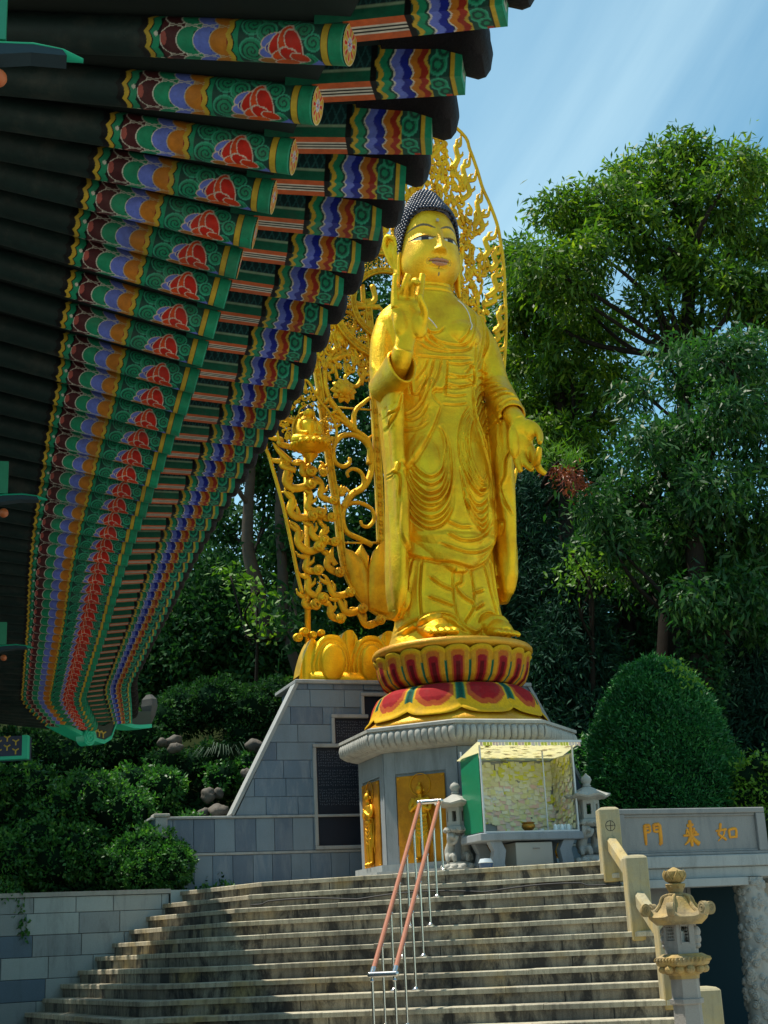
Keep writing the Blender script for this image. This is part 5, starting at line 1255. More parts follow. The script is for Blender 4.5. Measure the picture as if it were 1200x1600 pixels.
def sheets(m, plane, n, rgx=11):
    rg = np.random.default_rng(rgx)
    for _ in range(n):
        u, v_ = rg.random(), rg.random()
        if plane == 'back' and v_ < .22-.3*u and u < .35: continue
        w_, h_ = rg.uniform(.030,.045), rg.uniform(.028,.04); a = rg.normal(0, .12); lift = rg.uniform(.001, .02); ci = int(rg.choice([0,1,2,3,4,5,6,7], p=[.2,.18,.14,.12,.10,.10,.04,.12])) if v_ < .72 else int(rg.choice([0,2,6,7], p=[.3,.3,.2,.2]))
        q = [(-w_,-h_),(w_,-h_),(w_,h_),(-w_,h_)]; q = [(x*cos(a)-y*sin(a), x*sin(a)+y*cos(a)) for x, y in q]; cu = rg.uniform(0, .02)
        if plane == 'back':
            X0 = xa+.05+(xb-xa-.1)*u; Z0 = zt_+.05+(ztop_-zt_-.22)*v_; P_ = [(X0+p_[0], YB1-.037-lift-(cu if i < 2 else 0), Z0+p_[1]) for i, p_ in enumerate(q)]
        elif plane == 'side':
            Y0 = YB0+.06+(YB1-YB0-.12)*u; Z0 = zt_+.05+(ztop_-zt_-.2)*v_; P_ = [(xb-.022-lift-(cu if i < 2 else 0), Y0+p_[0], Z0+p_[1]) for i, p_ in enumerate(q)]
        elif plane == 'left':
            Y0 = YB0+.06+(YB1-YB0-.12)*u; Z0 = zt_+.05+(ztop_-zt_-.2)*v_; P_ = [(xa+.005+lift+(cu if i < 2 else 0), Y0+p_[0], Z0+p_[1]) for i, p_ in enumerate(q)]
        else:
            X0 = xa+.05+(xb-xa-.1)*u; Y0 = YB0-.04+(YB1-YB0-.03)*v_; zr = ztop_+.02-.13*(v_); P_ = [(X0+p_[0], Y0+p_[1], zr-.01-lift-(cu if i < 2 else 0)) for i, p_ in enumerate(q)]
        m.add(P_, [(0,1,2,3)], ci)
m = MB(); MB().box(xb-.018, xb-.012, YB0+.03, YB1-.03, zt_+.02, ztop_-.10).build('side_glass', mat('pale_panel', (.45,.46,.40), .4), bt)
sheets(m, 'back', 1100); sheets(m, 'side', 500, 12); sheets(m, 'roof', 170, 13); sheets(m, 'left', 400, 14)
rg = np.random.default_rng(8); x = xa-.03
while x < xb+.04:
    w_ = rg.uniform(.03,.05); m.add([(x,YB0-.105,ztop_+.028),(x+w_,YB0-.105,ztop_+.028),(x+w_,YB0-.108,ztop_-.015-rg.uniform(0,.02)),(x,YB0-.108,ztop_-.02)], [(0,1,2,3)], int(rg.choice([3,6,4,6,2]))); x += w_+.006
o = m.build('paper_notes', pm, bt, recalc=False); o['kind'] = 'stuff'
MB().box(xb-.36, xb-.345, YB0+.2, YB0+.215, zt_+.001, ztop_-.04).build('inner_pole', alu, bt)
# things on and under the table
ib = root_local('incense_bowl', 'small round brass incense bowl on the booth table', 'bowl'); p = L(826, 1297, YB0+.12)
MB().lathe([(.03,0),(.045,.004),(.05,.012),(.04,.022),(.075,.05),(.088,.075),(.085,.10),(.072,.112),(.085,.12),(.088,.128),(.078,.13),(.065,.115),(.05,.10),(.005,.10)], 28, (p[0], p[1], zt_+.002)).build('bowl', gold('old_brass', (.45,.24,.04), (.25,.12,.02), .35, .8), ib, smooth=True, angle=60)
gl = mat('glass_jar', (.72,.78,.78), .12); gj = 0
for i in range(6):
    p = L(868+i*5.2, 1296, YB0+.1+.05*(i % 2)); o = tag(MB().lathe([(.02,0),(.028,.003),(.03,.05),(.026,.085),(.018,.09),(.018,.10)], 14).build('candle_glass', gl, None, smooth=True, angle=50), 'clear candle glass in the crowded row on the right of the booth table', 'candle glass', 'candle glasses on the booth table')
    w3 = np.array((SX, SY))+EX*p[0]+EY*p[1]; o.location = (w3[0], w3[1], zt_+.001)
p = L(846, 1296, YB0+.08); w3 = np.array((SX, SY))+EX*p[0]+EY*p[1]
o = tag(MB().lathe([(.028,0),(.03,.004),(.034,.04),(.03,.042),(.026,.01)], 16).build('cup', mat('white_cup', (.75,.75,.72), .3), None, smooth=True, angle=50), 'little white cup beside the brass bowl on the booth table', 'cup'); o.location = (w3[0], w3[1], zt_+.001)
cb = root_local('metal_cabinet', 'dull steel cabinet under the booth table', 'cabinet'); x0, x1 = L(806, 1330, YB0+.06)[0], L(864, 1330, YB0+.06)[0]; zc1 = zt_-.12
cm = mat('brushed_sheet', (.42,.41,.37), .42, .7); MB().box(x0, x1, YB0+.06, YB0+.5, PLAT+.001, zc1, bev=.006).build('body', cm, cb); MB().tube([(x0+.23, YB0+.035, zc1-.08), (x0+.33, YB0+.035, zc1-.082)], .006, 6).build('handle', M['steel'], cb)
tb = root_local('plastic_tub', 'small white and blue plastic tub standing on the terrace by the booth leg', 'tub'); p = L(759, 1346, YB0-.05)
MB().lathe([(.07,0),(.078,.01),(.09,.075),(.075,.078)], 20, (p[0], p[1], PLAT+.001)).build('bucket', painted('blue_plastic', (.03,.09,.22), .35), tb, smooth=True, angle=50)
MB().lathe([(.092,.076),(.095,.082),(.085,.10),(.07,.13),(.01,.135)], 20, (p[0], p[1], PLAT+.001)).build('cover', painted('white_plastic', (.6,.66,.70), .35), tb, smooth=True, angle=50)

# ------------------------------------------------------------------ stair parapet: posts and sloping rails
par_k = [(958, 4, .245), (1004, 0, .245), (1047, -4, .24), (1114, -8, .25)]
PST = []
for (px_, k, w_) in par_k:
    a, b, c = step_line(k, -.10); r0 = ray(px_, 1460-k*23); d = np.array(r0[:2]); t_ = np.linalg.solve(np.array((d, -(b-a))).T, a); PST.append((d*t_[0], CZ+RISE*k, w_))
# keep the posts on one straight line
fx = np.polyfit([4, 0, -4, -8], [q[0][0] for q in PST], 1); fy = np.polyfit([4, 0, -4, -8], [q[0][1] for q in PST], 1)
pa = atan2(fy[0], fx[0]); PD = np.array((cos(pa), sin(pa)))      # up-stairs direction
pn = ['pale square stone post with a scratched circle mark at the top of the stair parapet', 'yellowish square stone post halfway down the stair parapet, right of the steps', 'stone parapet post mostly hidden behind the large lantern', 'lowest stone parapet post at the lower right, beside the large lantern']
PS_ = M['granite_ochre']; postpos = []
for i, (q, z, w_) in enumerate(PST):
    k = (4, 0, -4, -8)[i]; c = np.array((np.polyval(fx, k), np.polyval(fy, k))); postpos.append((c, z))
    o = thing('parapet_post', pn[i], 'post', (c[0], c[1], z+.001), radians(2), 'square posts of the stair parapet')
    h_ = (.74, .78, .78, .78)[i]; hw = w_/2
    MB().bevbox(-hw, hw, -hw, hw, -.1, h_, .012).build('shaft', PS_, o)
    MB().loft([[(x, y, z_) for x, y in ((-e, -e), (e, -e), (e, e), (-e, e))] for z_, e in ((h_+.001, hw-.012), (h_+.018, hw*.7), (h_+.026, .03))]).build('cap', PS_, o)
    if i == 0:
        m = MB(); cz_ = h_-.20; u = np.linspace(0, 2*pi, 25)
        m.tube([(.055*cos(a)+.0, -hw-.001, cz_+.058*sin(a)) for a in u], .0035, 5); m.tube([(-.05, -hw-.001, cz_), (.055, -hw-.001, cz_+.005)], .0035, 5); m.tube([(.0, -hw-.001, cz_-.06), (.008, -hw-.001, cz_+.06)], .0035, 5)
        m.build('circle_mark', mat('black_marker', (.02,.02,.02), .7), o)
for i in range(3):
    (c0_, z0_), (c1_, z1_) = postpos[i], postpos[i+1]
    a = np.array((*c0_, z0_+.40)); b = np.array((*c1_, z1_+.56)); t_ = (b-a); t_ /= np.linalg.norm(t_); up = np.array((0,0,1.0)); up -= t_*up.dot(t_); up /= np.linalg.norm(up); sd = np.cross(t_, up)
    a = a+t_*.10; b = b-t_*.12
    sec = [(-.06,-.08),(.06,-.08),(.06,.03),(.035,.06),(-.035,.06),(-.06,.03)]
    o = MB().loft([[a+sd*x+up*y for x, y in sec], [b+sd*x+up*y for x, y in sec]]).build('sloping_rail', PS_, None)
    tag(o, ['yellowish stone rail sloping down from the post with the circle mark', 'yellowish stone rail sloping down behind the large lantern roof', 'lowest yellowish stone rail behind the lantern shaft'][i], 'rail', 'sloping rails of the stair parapet')
# side wall of the staircase under the parapet
m = MB(); pts = [(c, z) for c, z in postpos]; e = np.array((PD[1], -PD[0]))
cA, cB = postpos[0][0]+PD*.3, postpos[-1][0]-PD*1.2
m.prism([(*(cA+e*.10), 0), (*(cB+e*.10), 0), (*(cB+e*.10), .2), (*(postpos[-1][0]+e*.10), postpos[-1][1]-.17), (*(cA+e*.10), postpos[0][1]-.0)], (*(e*.18), 0))
tag(m.build('stair_side_wall', M['granite_ochre']), 'plain stone wall closing the right side of the staircase', 'wall')

# ------------------------------------------------------------------ gateway with the carved name slab
YG = 0
g0 = np.array(PY(972, 1350, 17.45)[:2]); GA = radians(19.5); gx = np.array((cos(GA), sin(GA))); gy = np.array((-sin(GA), cos(GA)))
gate = thing('stone_gateway', 'grey stone gateway with three gilt characters carved on its parapet slab, dark doorway below', 'gateway', (g0[0], g0[1], 0), GA)
def Gp(px, py, yl=0.0):
    r = ray(px, py); k = (yl+g0@gy)/(r[0]*gy[0]+r[1]*gy[1]); q = np.array((k*r[0], k*r[1]))-g0; return (q@gx, yl, CZ+k*r[2])
x1 = Gp(1197, 1300)[0]; zT = Gp(1000, 1264)[2]; zTr = Gp(1185, 1262)[2]; zB = Gp(1040, 1338)[2]; zM = Gp(1040, 1357)[2]; zL = Gp(1040, 1381)[2]
print('gate', x1, zT, zTr, zB, zM, zL)
gs = stone('gate_granite', (.27,.265,.25), (.17,.175,.18), 1.6, stain=.5, dark=(.10,.115,.13), bump=.35)
m = MB(); m.box(-.12, x1, .03, .22, zB, zT-.005, bev=.008)
xi0, xi1, zi0, zi1 = Gp(974, 1300)[0], Gp(1183, 1300)[0], Gp(1020, 1332)[2], Gp(1020, 1275)[2]
m.box(-.12, x1, -.02, .028, zi1+.02, zT, bev=.01); m.box(-.12, x1, -.02, .028, zB, zi0-.01, bev=.01); m.box(xi1+.0, x1-.001, -.018, .028, zi0-.008, zi1+.018, bev=.006); m.box(-.119, xi0+.02, -.018, .028, zi0-.008, zi1+.018)
m.box(xi0+.021, xi1-.001, .008, .029, zi1-.01, zi1+.019, bev=.006); m.box(xi0+.022, xi1-.002, .006, .029, zi0-.009, zi0+.012, bev=.006)
slab_o = m.build('name_slab', gs, gate)
m = MB(); m.box(-.16, x1+.05, -.06, .30, zM, zB-.001, bev=.01); m.box(-.14, x1+.03, -.02, .3, zM-.13, zM-.002, bev=.008); m.box(-.1, Gp(1163, 1380)[0], -.10, .3, zL-.05, zM-.131, bev=.006); m.build('lintel', M['granite'], gate)
# returning right side of the parapet, and roof deck behind
m = MB(); m.box(x1-.18, x1, .23, 2.4, zB, zT-.02, bev=.01); m.box(-.1, x1+1.5, .305, 2.6, zM-.02, zB-.006); m.build('deck', M['granite'], gate)
# brush-written characters as tapered strokes (u right, v down, in a 100 box)
MEN = [([(12,8),(12,95)],7,5),([(12,10),(40,10)],5,5),([(40,10),(39,40)],5,4),([(14,24),(38,24)],3.5,3.5),([(14,40),(38,39)],4,4),([(60,6),(60,40)],6,4),([(60,8),(92,6)],5,6),([(92,6),(93,60),(91,92)],7,7),([(91,94),(80,86)],6,2),([(62,22),(88,21)],3.5,3.5),([(62,38),(88,37)],4,4)]
LAI = [([(30,22),(70,18)],5,4),([(50,2),(51,50),(50,98)],6,5),([(32,34),(22,52)],5,2),([(30,40),(42,52)],3,5),([(72,30),(62,50)],5,2),([(70,40),(84,50)],3,5),([(4,58),(96,54)],4,4),([(48,58),(32,78),(8,92)],6,2),([(52,58),(70,76),(94,90)],4,8)]
RU = [([(28,4),(22,36),(14,58),(38,78),(46,88)],6,5),([(44,30),(36,62),(8,92)],5,2),([(2,42),(52,34)],4,5),([(62,36),(64,80)],6,5),([(62,38),(94,34),(92,78)],5,6),([(66,74),(92,72)],4.5,4.5)]
tgl = gold('gilt_letters', (.70,.30,.010), (.5,.18,.006), .5, .2)
for nm, strokes, (ua, va, ub, vb) in (('character_gate', MEN, (1003,1286,1036,1322)), ('character_come', LAI, (1064,1281,1095,1323)), ('character_like', RU, (1116,1285,1154,1316))):
    A_ = Gp(ua, va, .026); B_ = Gp(ub, vb, .026); m = MB()
    for pts, r0_, r1_ in strokes:
        C = catmull([(A_[0]+(B_[0]-A_[0])*p[0]/100, .026, A_[2]+(B_[2]-A_[2])*p[1]/100) for p in pts], 5); n = len(C); sc_ = (A_[2]-B_[2])/100
        m.tube(C, [(r0_+(r1_-r0_)*i/(n-1))*sc_*1.35*(1 if 0 < i < n-1 else .75) for i in range(n)], 8, up=(0,1,0), flat=.5)
    m.build(nm, tgl, slab_o, smooth=True, angle=60)
# carved dragon column at the right and dark glass doors inside
cc = Gp(1182, 1480, .1); 
cyl = MB(); nA, nZ = 150, 420; zz_ = np.linspace(0, zM-.135, nZ); A2, Z2 = np.meshgrid(np.arange(nA)/nA*2*pi, zz_)
rg = np.random.default_rng(4); Rr = np.full(A2.shape, .17)
for _ in range(420):
    a0, z0_, s0 = rg.uniform(0, 2*pi), rg.uniform(.1, zM-.15), rg.uniform(.022, .055); da = np.angle(np.exp(1j*(A2-a0)))*.19; dd = np.hypot(da, (Z2-z0_))
    sw_ = np.sin(dd/s0*11-np.arctan2(Z2-z0_, da)*rg.choice((-1, 1))); Rr = np.maximum(Rr, .17+(s0*.58)*np.clip(1-(dd/s0)**2, 0, 1)**.35+.007*sw_*(dd < s0))
hel = np.angle(np.exp(1j*(A2-Z2*3.4))); Rr += .035*np.exp(-(hel/.45)**2)
v = np.stack([(Rr*np.cos(A2)).ravel(), (Rr*np.sin(A2)).ravel(), Z2.ravel()], 1); r_, c_ = np.meshgrid(np.arange(nZ-1), np.arange(nA), indexing='ij'); a_ = (r_*nA+c_).ravel(); b_ = (r_*nA+(c_+1) % nA).ravel()
col_ = tag(np_mesh('dragon_column', v, np.stack([a_, b_, b_+nA, a_+nA], 1), stone('carved_column_stone', (.36,.35,.32), (.25,.25,.235), 8, stain=.4, dark=(.08,.08,.08))), 'thick stone column carved all over with dragon and clouds at the right edge', 'column')
q = g0+gx*cc[0]+gy*cc[1]; col_.location = (q[0], q[1], 0)
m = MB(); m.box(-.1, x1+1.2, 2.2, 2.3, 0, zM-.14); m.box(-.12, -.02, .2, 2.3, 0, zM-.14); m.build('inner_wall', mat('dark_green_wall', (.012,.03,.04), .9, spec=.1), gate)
m = MB()
for x in (.52, 1.16): m.box(x, x+.05, .55, .60, 0, zM-.16)
m.box(.571, 1.159, .565, .585, 0, zM-.17, 0); m.build('door_frame', mat('bronze_frame', (.16,.16,.16), .5, .3), gate)
MB().box(-.02, .519, .565, .58, 0, zM-.17).build('glass_door', mat('teal_glass', (.012,.085,.105), .3, spec=.3), gate)
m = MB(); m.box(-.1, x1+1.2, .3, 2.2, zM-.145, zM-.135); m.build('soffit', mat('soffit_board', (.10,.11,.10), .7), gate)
# ------------------------------------------------------------------ temple hall: painted eave, seen from below
hall = thing('temple_hall', 'temple hall whose painted rafters and dark tiled eave sweep across the upper left', 'temple hall')
HZ = CZ+3.0
nA = np.array((cos(radians(-14.5+0)), 0)) 
e_dir = np.array((sin(radians(-14.5)), cos(radians(-14.5)))); n_dir = np.array((e_dir[1], -e_dir[0]))
disc_px = [(545,70),(495,165),(458,245),(427,308),(398,364),(374,412),(356,460),(339,508),(321,553),(308,596),(296,631),(284,664),(258,722),(236,780),(210,845),(188,911),(169,978),(153,1027),(141,1065),(134,1090),(140,1113),(153,1144)]
DP = [np.array(PZ(*p, HZ)) for p in disc_px]
first = DP[0]+(DP[0]-DP[1])*1.05; DP0 = [first+(DP[0]-DP[1])*1.05+np.array((.03,0,.02)), first]
curve = catmull(DP[11:], 12); acc = 0; rest = []; last = DP[11]
cum = [0]
for i in range(1, len(curve)): cum.append(cum[-1]+np.linalg.norm(curve[i]-curve[i-1]))
s_ = .335
while s_ < cum[-1]-.02:
    rest.append(np.array([np.interp(s_, cum, [c[j] for c in curve]) for j in range(3)])); s_ += .335
TIPS = DP0+DP[:12]+rest
print('rafters', len(TIPS))
G_, Y_, O_, R_, B_, LB, MR, DG, BK, WH = (.015,.30,.15), (.62,.42,.04), (.58,.20,.02), (.62,.020,.008), (.012,.025,.34), (.15,.21,.72), (.085,.018,.022), (.012,.075,.055), (.004,.005,.006), (.75,.72,.62)
RRAD = .072
def rafter_paint(T, V):
    """T metres back from the rafter end, V metres round the rafter (0 = middle of the side one sees)"""
    t = T/.00243; v = V/.00243; per = 2*pi*RRAD/.00243
    c = np.zeros(t.shape+(3,)); c[:] = (.010,.026,.024)
    wav = lambda period, amp, ph=0: amp*np.abs(np.sin(pi*(v+ph)/period))
    def band(a, b, colr, period=46, amp=10, ph=0):
        w_ = wav(period, amp, ph); m = (t > a-w_) & (t < b-w_); c[m] = colr
    def line(a, colr=WH, w=1.2, period=46, amp=10, ph=0):
        w_ = wav(period, amp, ph); c[np.abs(t-(a-w_)) < w] = colr
    band(300, 322, BK, 23, 5); band(303, 311, Y_, 23, 5); band(288, 302, G_, 23, 5); line(302, BK, 1, 23, 5); band(262, 289, BK, 23, 4)
    band(160, 300-18, MR, 46, 0)
    # fish-scale rows, alternate rows shifted half a scale
    P_ = per/4
    for (tc, colr, dk) in ((262, MR, (.05,.012,.015)), (236, G_, DG), (209, LB, B_), (183, O_, (.30,.02,.012))):
        for sh in (0, .5):
            q = ((v/P_+sh+.25) % 1-.5)*P_; off = 13 if sh else 0
            d2 = np.hypot((t-(tc-14+off))/24, q/(P_*.50)); m = (d2 < 1) & (t > 150)
            c[m] = colr; c[(d2 < 1) & (t < tc-18+off) & (np.abs(q) < P_*.30)] = dk; c[np.abs(d2-.97) < .035] = WH if colr != O_ else (.6,.5,.3)
    for vv in (-20, 25): c[np.hypot(t-291, v-vv) < 3.4] = WH; c[np.hypot((t-279)/5, (v-vv-6)/10) < 1] = (.45,.10,.08)
    band(168, 180, Y_, 23, 4); band(158, 171, G_, 23, 4); line(171, BK, 1, 23, 4)
    m = (t < 160) & (t > 30); c[m] = DG
    sc = ((.0, (.012,.10,.07)), )
    for (tc, vc, r, hd) in ((139, 0, 19, 1), (139, 42, 18, -1), (139, -42, 18, 1), (116, 28, 15, 1), (116, -30, 15, -1), (60, 34, 15, -1), (52, 14, 13, 1), (60, -34, 14, 1), (44, -16, 12, -1), (44, 50, 12, 1), (90, 52, 15, -1), (88, -52, 15, 1), (120, 62, 14, 1), (118,-62,14,-1)):
        dx, dy = t-tc, v-vc; r_ = np.hypot(dx, dy); a = np.arctan2(dy, dx)*hd
        m = r_ < r; c[m] = G_; sp = ((r_/7.0-a/(2*pi)) % 1); c[m & (sp < .34)] = DG; c[(np.abs(r_-r) < 1.3)] = (.05,.42,.26)
    # lotus
    for (tc, vc, rt, rv, rot, colr) in ((108,-16,17,10,.5,LB),(112,2,16,10,0,LB),(104,-8,14,8,.3,B_),(106,20,26,10,-.12,(.42,.17,.03)),(96,-14,22,12,.9,R_),(86,-20,22,11,1.35,(.75,.07,.008)),(74,-14,22,12,2.0,R_),(90,4,20,10,.3,(.78,.08,.010)),(78,6,20,11,2.6,R_),(88,20,20,9,.1,(.80,.12,.012)),(66,8,15,8,2.9,(.68,.05,.008))):
        dx, dy = t-tc, v-vc; x_, y_ = dx*cos(rot)+dy*sin(rot), -dx*sin(rot)+dy*cos(rot); d2 = np.hypot(x_/rt, y_/rv); c[d2 < 1] = colr; c[np.abs(d2-1) < .07] = (.70,.55,.45)
    m = (np.abs(v-26)+np.abs(t-38)*.9 < 15) & (t > 30); c[m] = LB
    c[(t < 33) & (t > 22)] = Y_; c[np.abs(t-33) < 1] = BK; c[t < 22] = G_; c[np.abs(t-22) < 1] = BK; c[(t < 3)] = (.05,.42,.26)
    return c
M['rafter_paint'] = attr_mat('rafter_paint', .6, var=.16, spec=.25, age=.7); M['beam_paint'] = attr_mat('flying_rafter_paint', .6, var=.16, spec=.25, age=.7)
def rafter_mesh():
    nT_, nV = 300, 112; Ts = np.concatenate([np.linspace(0, .80, nT_), [1.2, 1.8, 2.5]]); ang = np.arange(nV)/nV*2*pi
    TT, AA = np.meshgrid(Ts, ang, indexing='ij'); V_ = (((AA+pi) % (2*pi))-pi)*RRAD
    # local frame: x outwards along the rafter, angle 0 looks down and towards the near end of the eave (-y)
    base = radians(-118)
    th_ = base+AA
    v = np.stack([-TT.ravel(), (RRAD*np.cos(th_)).ravel(), (RRAD*np.sin(th_)).ravel()], 1)
    n1 = len(Ts); r_, c_ = np.meshgrid(np.arange(n1-1), np.arange(nV), indexing='ij'); a = (r_*nV+c_).ravel(); b = (r_*nV+(c_+1) % nV).ravel()
    o = np_mesh('rafter', v, np.stack([a, b, b+nV, a+nV], 1), M['rafter_paint']); set_col(o.data, rafter_paint(TT, V_).reshape(-1, 3)); me = o.data; bpy.data.objects.remove(o); return me
def flower_mesh():
    nR, nV = 26, 64; R2, A2_ = np.meshgrid(np.linspace(0, 1, nR), np.arange(nV)/nV*2*pi, indexing='ij')
    v = np.stack([np.full(R2.size, .004), (R2*RRAD*np.cos(A2_)).ravel(), (R2*RRAD*np.sin(A2_)).ravel()], 1)
    c = np.zeros(R2.shape+(3,)); c[:] = Y_
    q = np.abs(((A2_*8/(2*pi)) % 1)-.5)*2; q2 = np.abs(((A2_*8/(2*pi)+.5) % 1)-.5)*2
    c[(R2 > .93)] = (.72,.60,.35); c[(q < .62) & (R2 > .34) & (R2 < .90-.25*q)] = (.70,.50,.30); c[(q < .42) & (R2 > .38) & (R2 < .80-.2*q)] = R_
    c[(q2 < .25) & (R2 > .74) & (R2 < .9)] = O_; c[R2 < .34] = (.72,.68,.60); c[(R2 < .30) & (q2 < .5)] = LB; c[R2 < .12] = R_
    r_, c__ = np.meshgrid(np.arange(nR-1), np.arange(nV), indexing='ij'); a = (r_*nV+c__).ravel(); b = (r_*nV+(c__+1) % nV).ravel()
    o = np_mesh('end_flower', v, np.stack([a, a+nV, b+nV, b], 1), M['rafter_paint']); set_col(o.data, c.reshape(-1, 3)); me = o.data; bpy.data.objects.remove(o); return me
BL_, BW, BH = .54, .125, .150
def flying_mesh():
    """square flying rafter; x = 0 at the round rafter's end, tip at x = BL_; painted bottom and sides"""
    def face_cols(T_, W_, kind):
        t = T_/BL_*215; w_ = W_           # t px from inner end, w 0..1 across
        c = np.zeros(t.shape+(3,)); c[:] = DG
        if kind == 'bottom':
            c[(t > -6) & (t < 80)] = (.62,.12,.03); c[(np.abs(w_-.5) < .16) & (t < 80)] = BK; c[(np.abs(w_-.5) < .035) & (t < 80)] = WH; c[(np.abs(w_-.34) < .025) & (t < 80)] = WH; c[(np.abs(w_-.66) < .025) & (t < 80)] = WH
        else:
            c[t < 80] = (.010,.045,.05); g1 = (np.abs(((t*.07+w_*1.6) % 1)-.5) < .08) | (np.abs(((t*.07-w_*1.6) % 1)-.5) < .08); c[g1 & (t < 80)] = (.03,.14,.14)
            c[(w_ < .34) & (t < 80)] = (.01,.14,.08); c[(np.abs(w_-.34) < .03) & (t < 80)] = (.30,.45,.30)
        c[(t > 80) & (t < 90)] = BK
        wv = 3.5*np.sin(w_*9.5)
        for a, b, col_ in ((90,97,Y_),(97,108,G_),(108,113,DG),(113,127,LB),(127,139,B_),(139,141,BK),(141,153,O_),(153,163,(.36,.03,.015)),(163,168,(.60,.42,.05))):
            c[(t > a+wv) & (t < b+wv)] = col_
        for a in (113, 141): c[np.abs(t-a-wv) < 1.2] = WH
        m = (t > 168) & (t < 196); c[m] = DG
        for (tc, wc, r) in ((180, .35, 13), (188, .75, 11)):
            d_ = np.hypot(t-tc, (w_-wc)*46); c[m & (d_ < r)] = G_; c[m & (np.abs(d_-r*.55) < 2)] = DG; c[m & (np.abs(d_-r) < 1.4)] = (.05,.42,.26)
        c[(t > 188) & (t < 198) & (w_ > .88)] = (.5,.06,.03)
        c[(t > 198) & (t < 204)] = Y_; c[np.abs(t-198) < 1] = BK; c[(t > 204)] = G_
        return c
    nT_, nW = 150, 26; Ts = np.concatenate([[-.12], np.linspace(-.05, BL_, nT_)]); Ws = np.linspace(0, 1, nW); vs, fs, cs = [], [], []; off = 0
    for kind, fn in (('bottom', lambda w_: (-BW/2+BW*w_, 0.0*w_)), ('side', lambda w_: (-BW/2+0*w_, BH*w_)), ('side', lambda w_: (BW/2+0*w_, BH*w_))):
        TT, WW = np.meshgrid(Ts, Ws, indexing='ij'); y, z = fn(WW); k = len(Ts)
        vs.append(np.stack([TT.ravel(), (y*np.ones_like(TT)).ravel(), (z*np.ones_like(TT)).ravel()], 1)); cs.append(face_cols(TT, WW, kind).reshape(-1, 3))
        r_, c_ = np.meshgrid(np.arange(k-1), np.arange(nW-1), indexing='ij'); a = (r_*nW+c_).ravel()+off; fs.append(np.stack([a, a+1, a+nW+1, a+nW], 1)); off += TT.size
    nq = 14; Q1, Q2 = np.meshgrid(np.linspace(0, 1, nq), np.linspace(0, 1, nq), indexing='ij'); vs.append(np.stack([np.full(Q1.size, BL_), (-BW/2+BW*Q1).ravel(), (BH*Q2).ravel()], 1))
    c = np.zeros(Q1.shape+(3,)); c[:] = G_; m = (np.abs(Q1-.5) < .33) & (np.abs(Q2-.5) < .34); c[m] = (.45,.50,.42); c[(np.hypot(Q1-.5, Q2-.5) < .17)] = DG; c[(np.abs(np.abs(Q1-.5)-np.abs(Q2-.5)) < .05) & m] = G_; cs.append(c.reshape(-1, 3))
    r_, c_ = np.meshgrid(np.arange(nq-1), np.arange(nq-1), indexing='ij'); a = (r_*nq+c_).ravel()+off; fs.append(np.stack([a, a+1, a+nq+1, a+nq], 1))
    o = np_mesh('flying_rafter', np.concatenate(vs), np.concatenate(fs), M['beam_paint'], smooth=False); set_col(o.data, np.concatenate(cs)); me = o.data; bpy.data.objects.remove(o); return me
rm, fm_, bmh = rafter_mesh(), flower_mesh(), flying_mesh()
M['tile'] = stone('roof_tile', (.016,.014,.016), (.008,.007,.009), 5, stain=.4, dark=(.008,.008,.01), rough=.6, bump=.5)
def tile_mesh():
    """eave tile: shallow gutter whose end turns down into a rounded drip tongue"""
    m = MB(); N = 19; M['tile'].node_tree.nodes['Principled BSDF'].inputs['Specular IOR Level'].default_value = .12; T_ = np.linspace(-pi/2, pi/2, N); rr = []
    for (x, w_, lo, hi) in ((-.30,.172,-.085,.075),(-.08,.172,-.10,.075),(.0,.178,-.13,.08),(.045,.178,-.15,.085),(.075,.165,-.145,.08),(.095,.135,-.12,.06),(.105,.08,-.07,.04)):
        rr.append([(x+.02*max(0, cos(t_)), w_*sin(t_), hi+(lo-hi)*max(0, cos(t_))**.62) for t_ in T_]+[(x, w_*.95*sin(t_), hi+.012+(.004 if x > 0 else 0)) for t_ in T_[::-1]])
    m.loft(rr)
    # round cover tile end between two gutters
    m.tube([(-.3, .175, .085), (.04, .175, .085)], .065, 12); m.tube([(.03, .175, .08), (.07, .175, .075)], .074, 14)
    me = m.build('eave_tile', M['tile'], None, smooth=True, angle=40); d_ = me.data; bpy.data.objects.remove(me); return d_
tm = tile_mesh()
inner, tipl, zin, TF = [], [], [], []
N_ = len(TIPS)
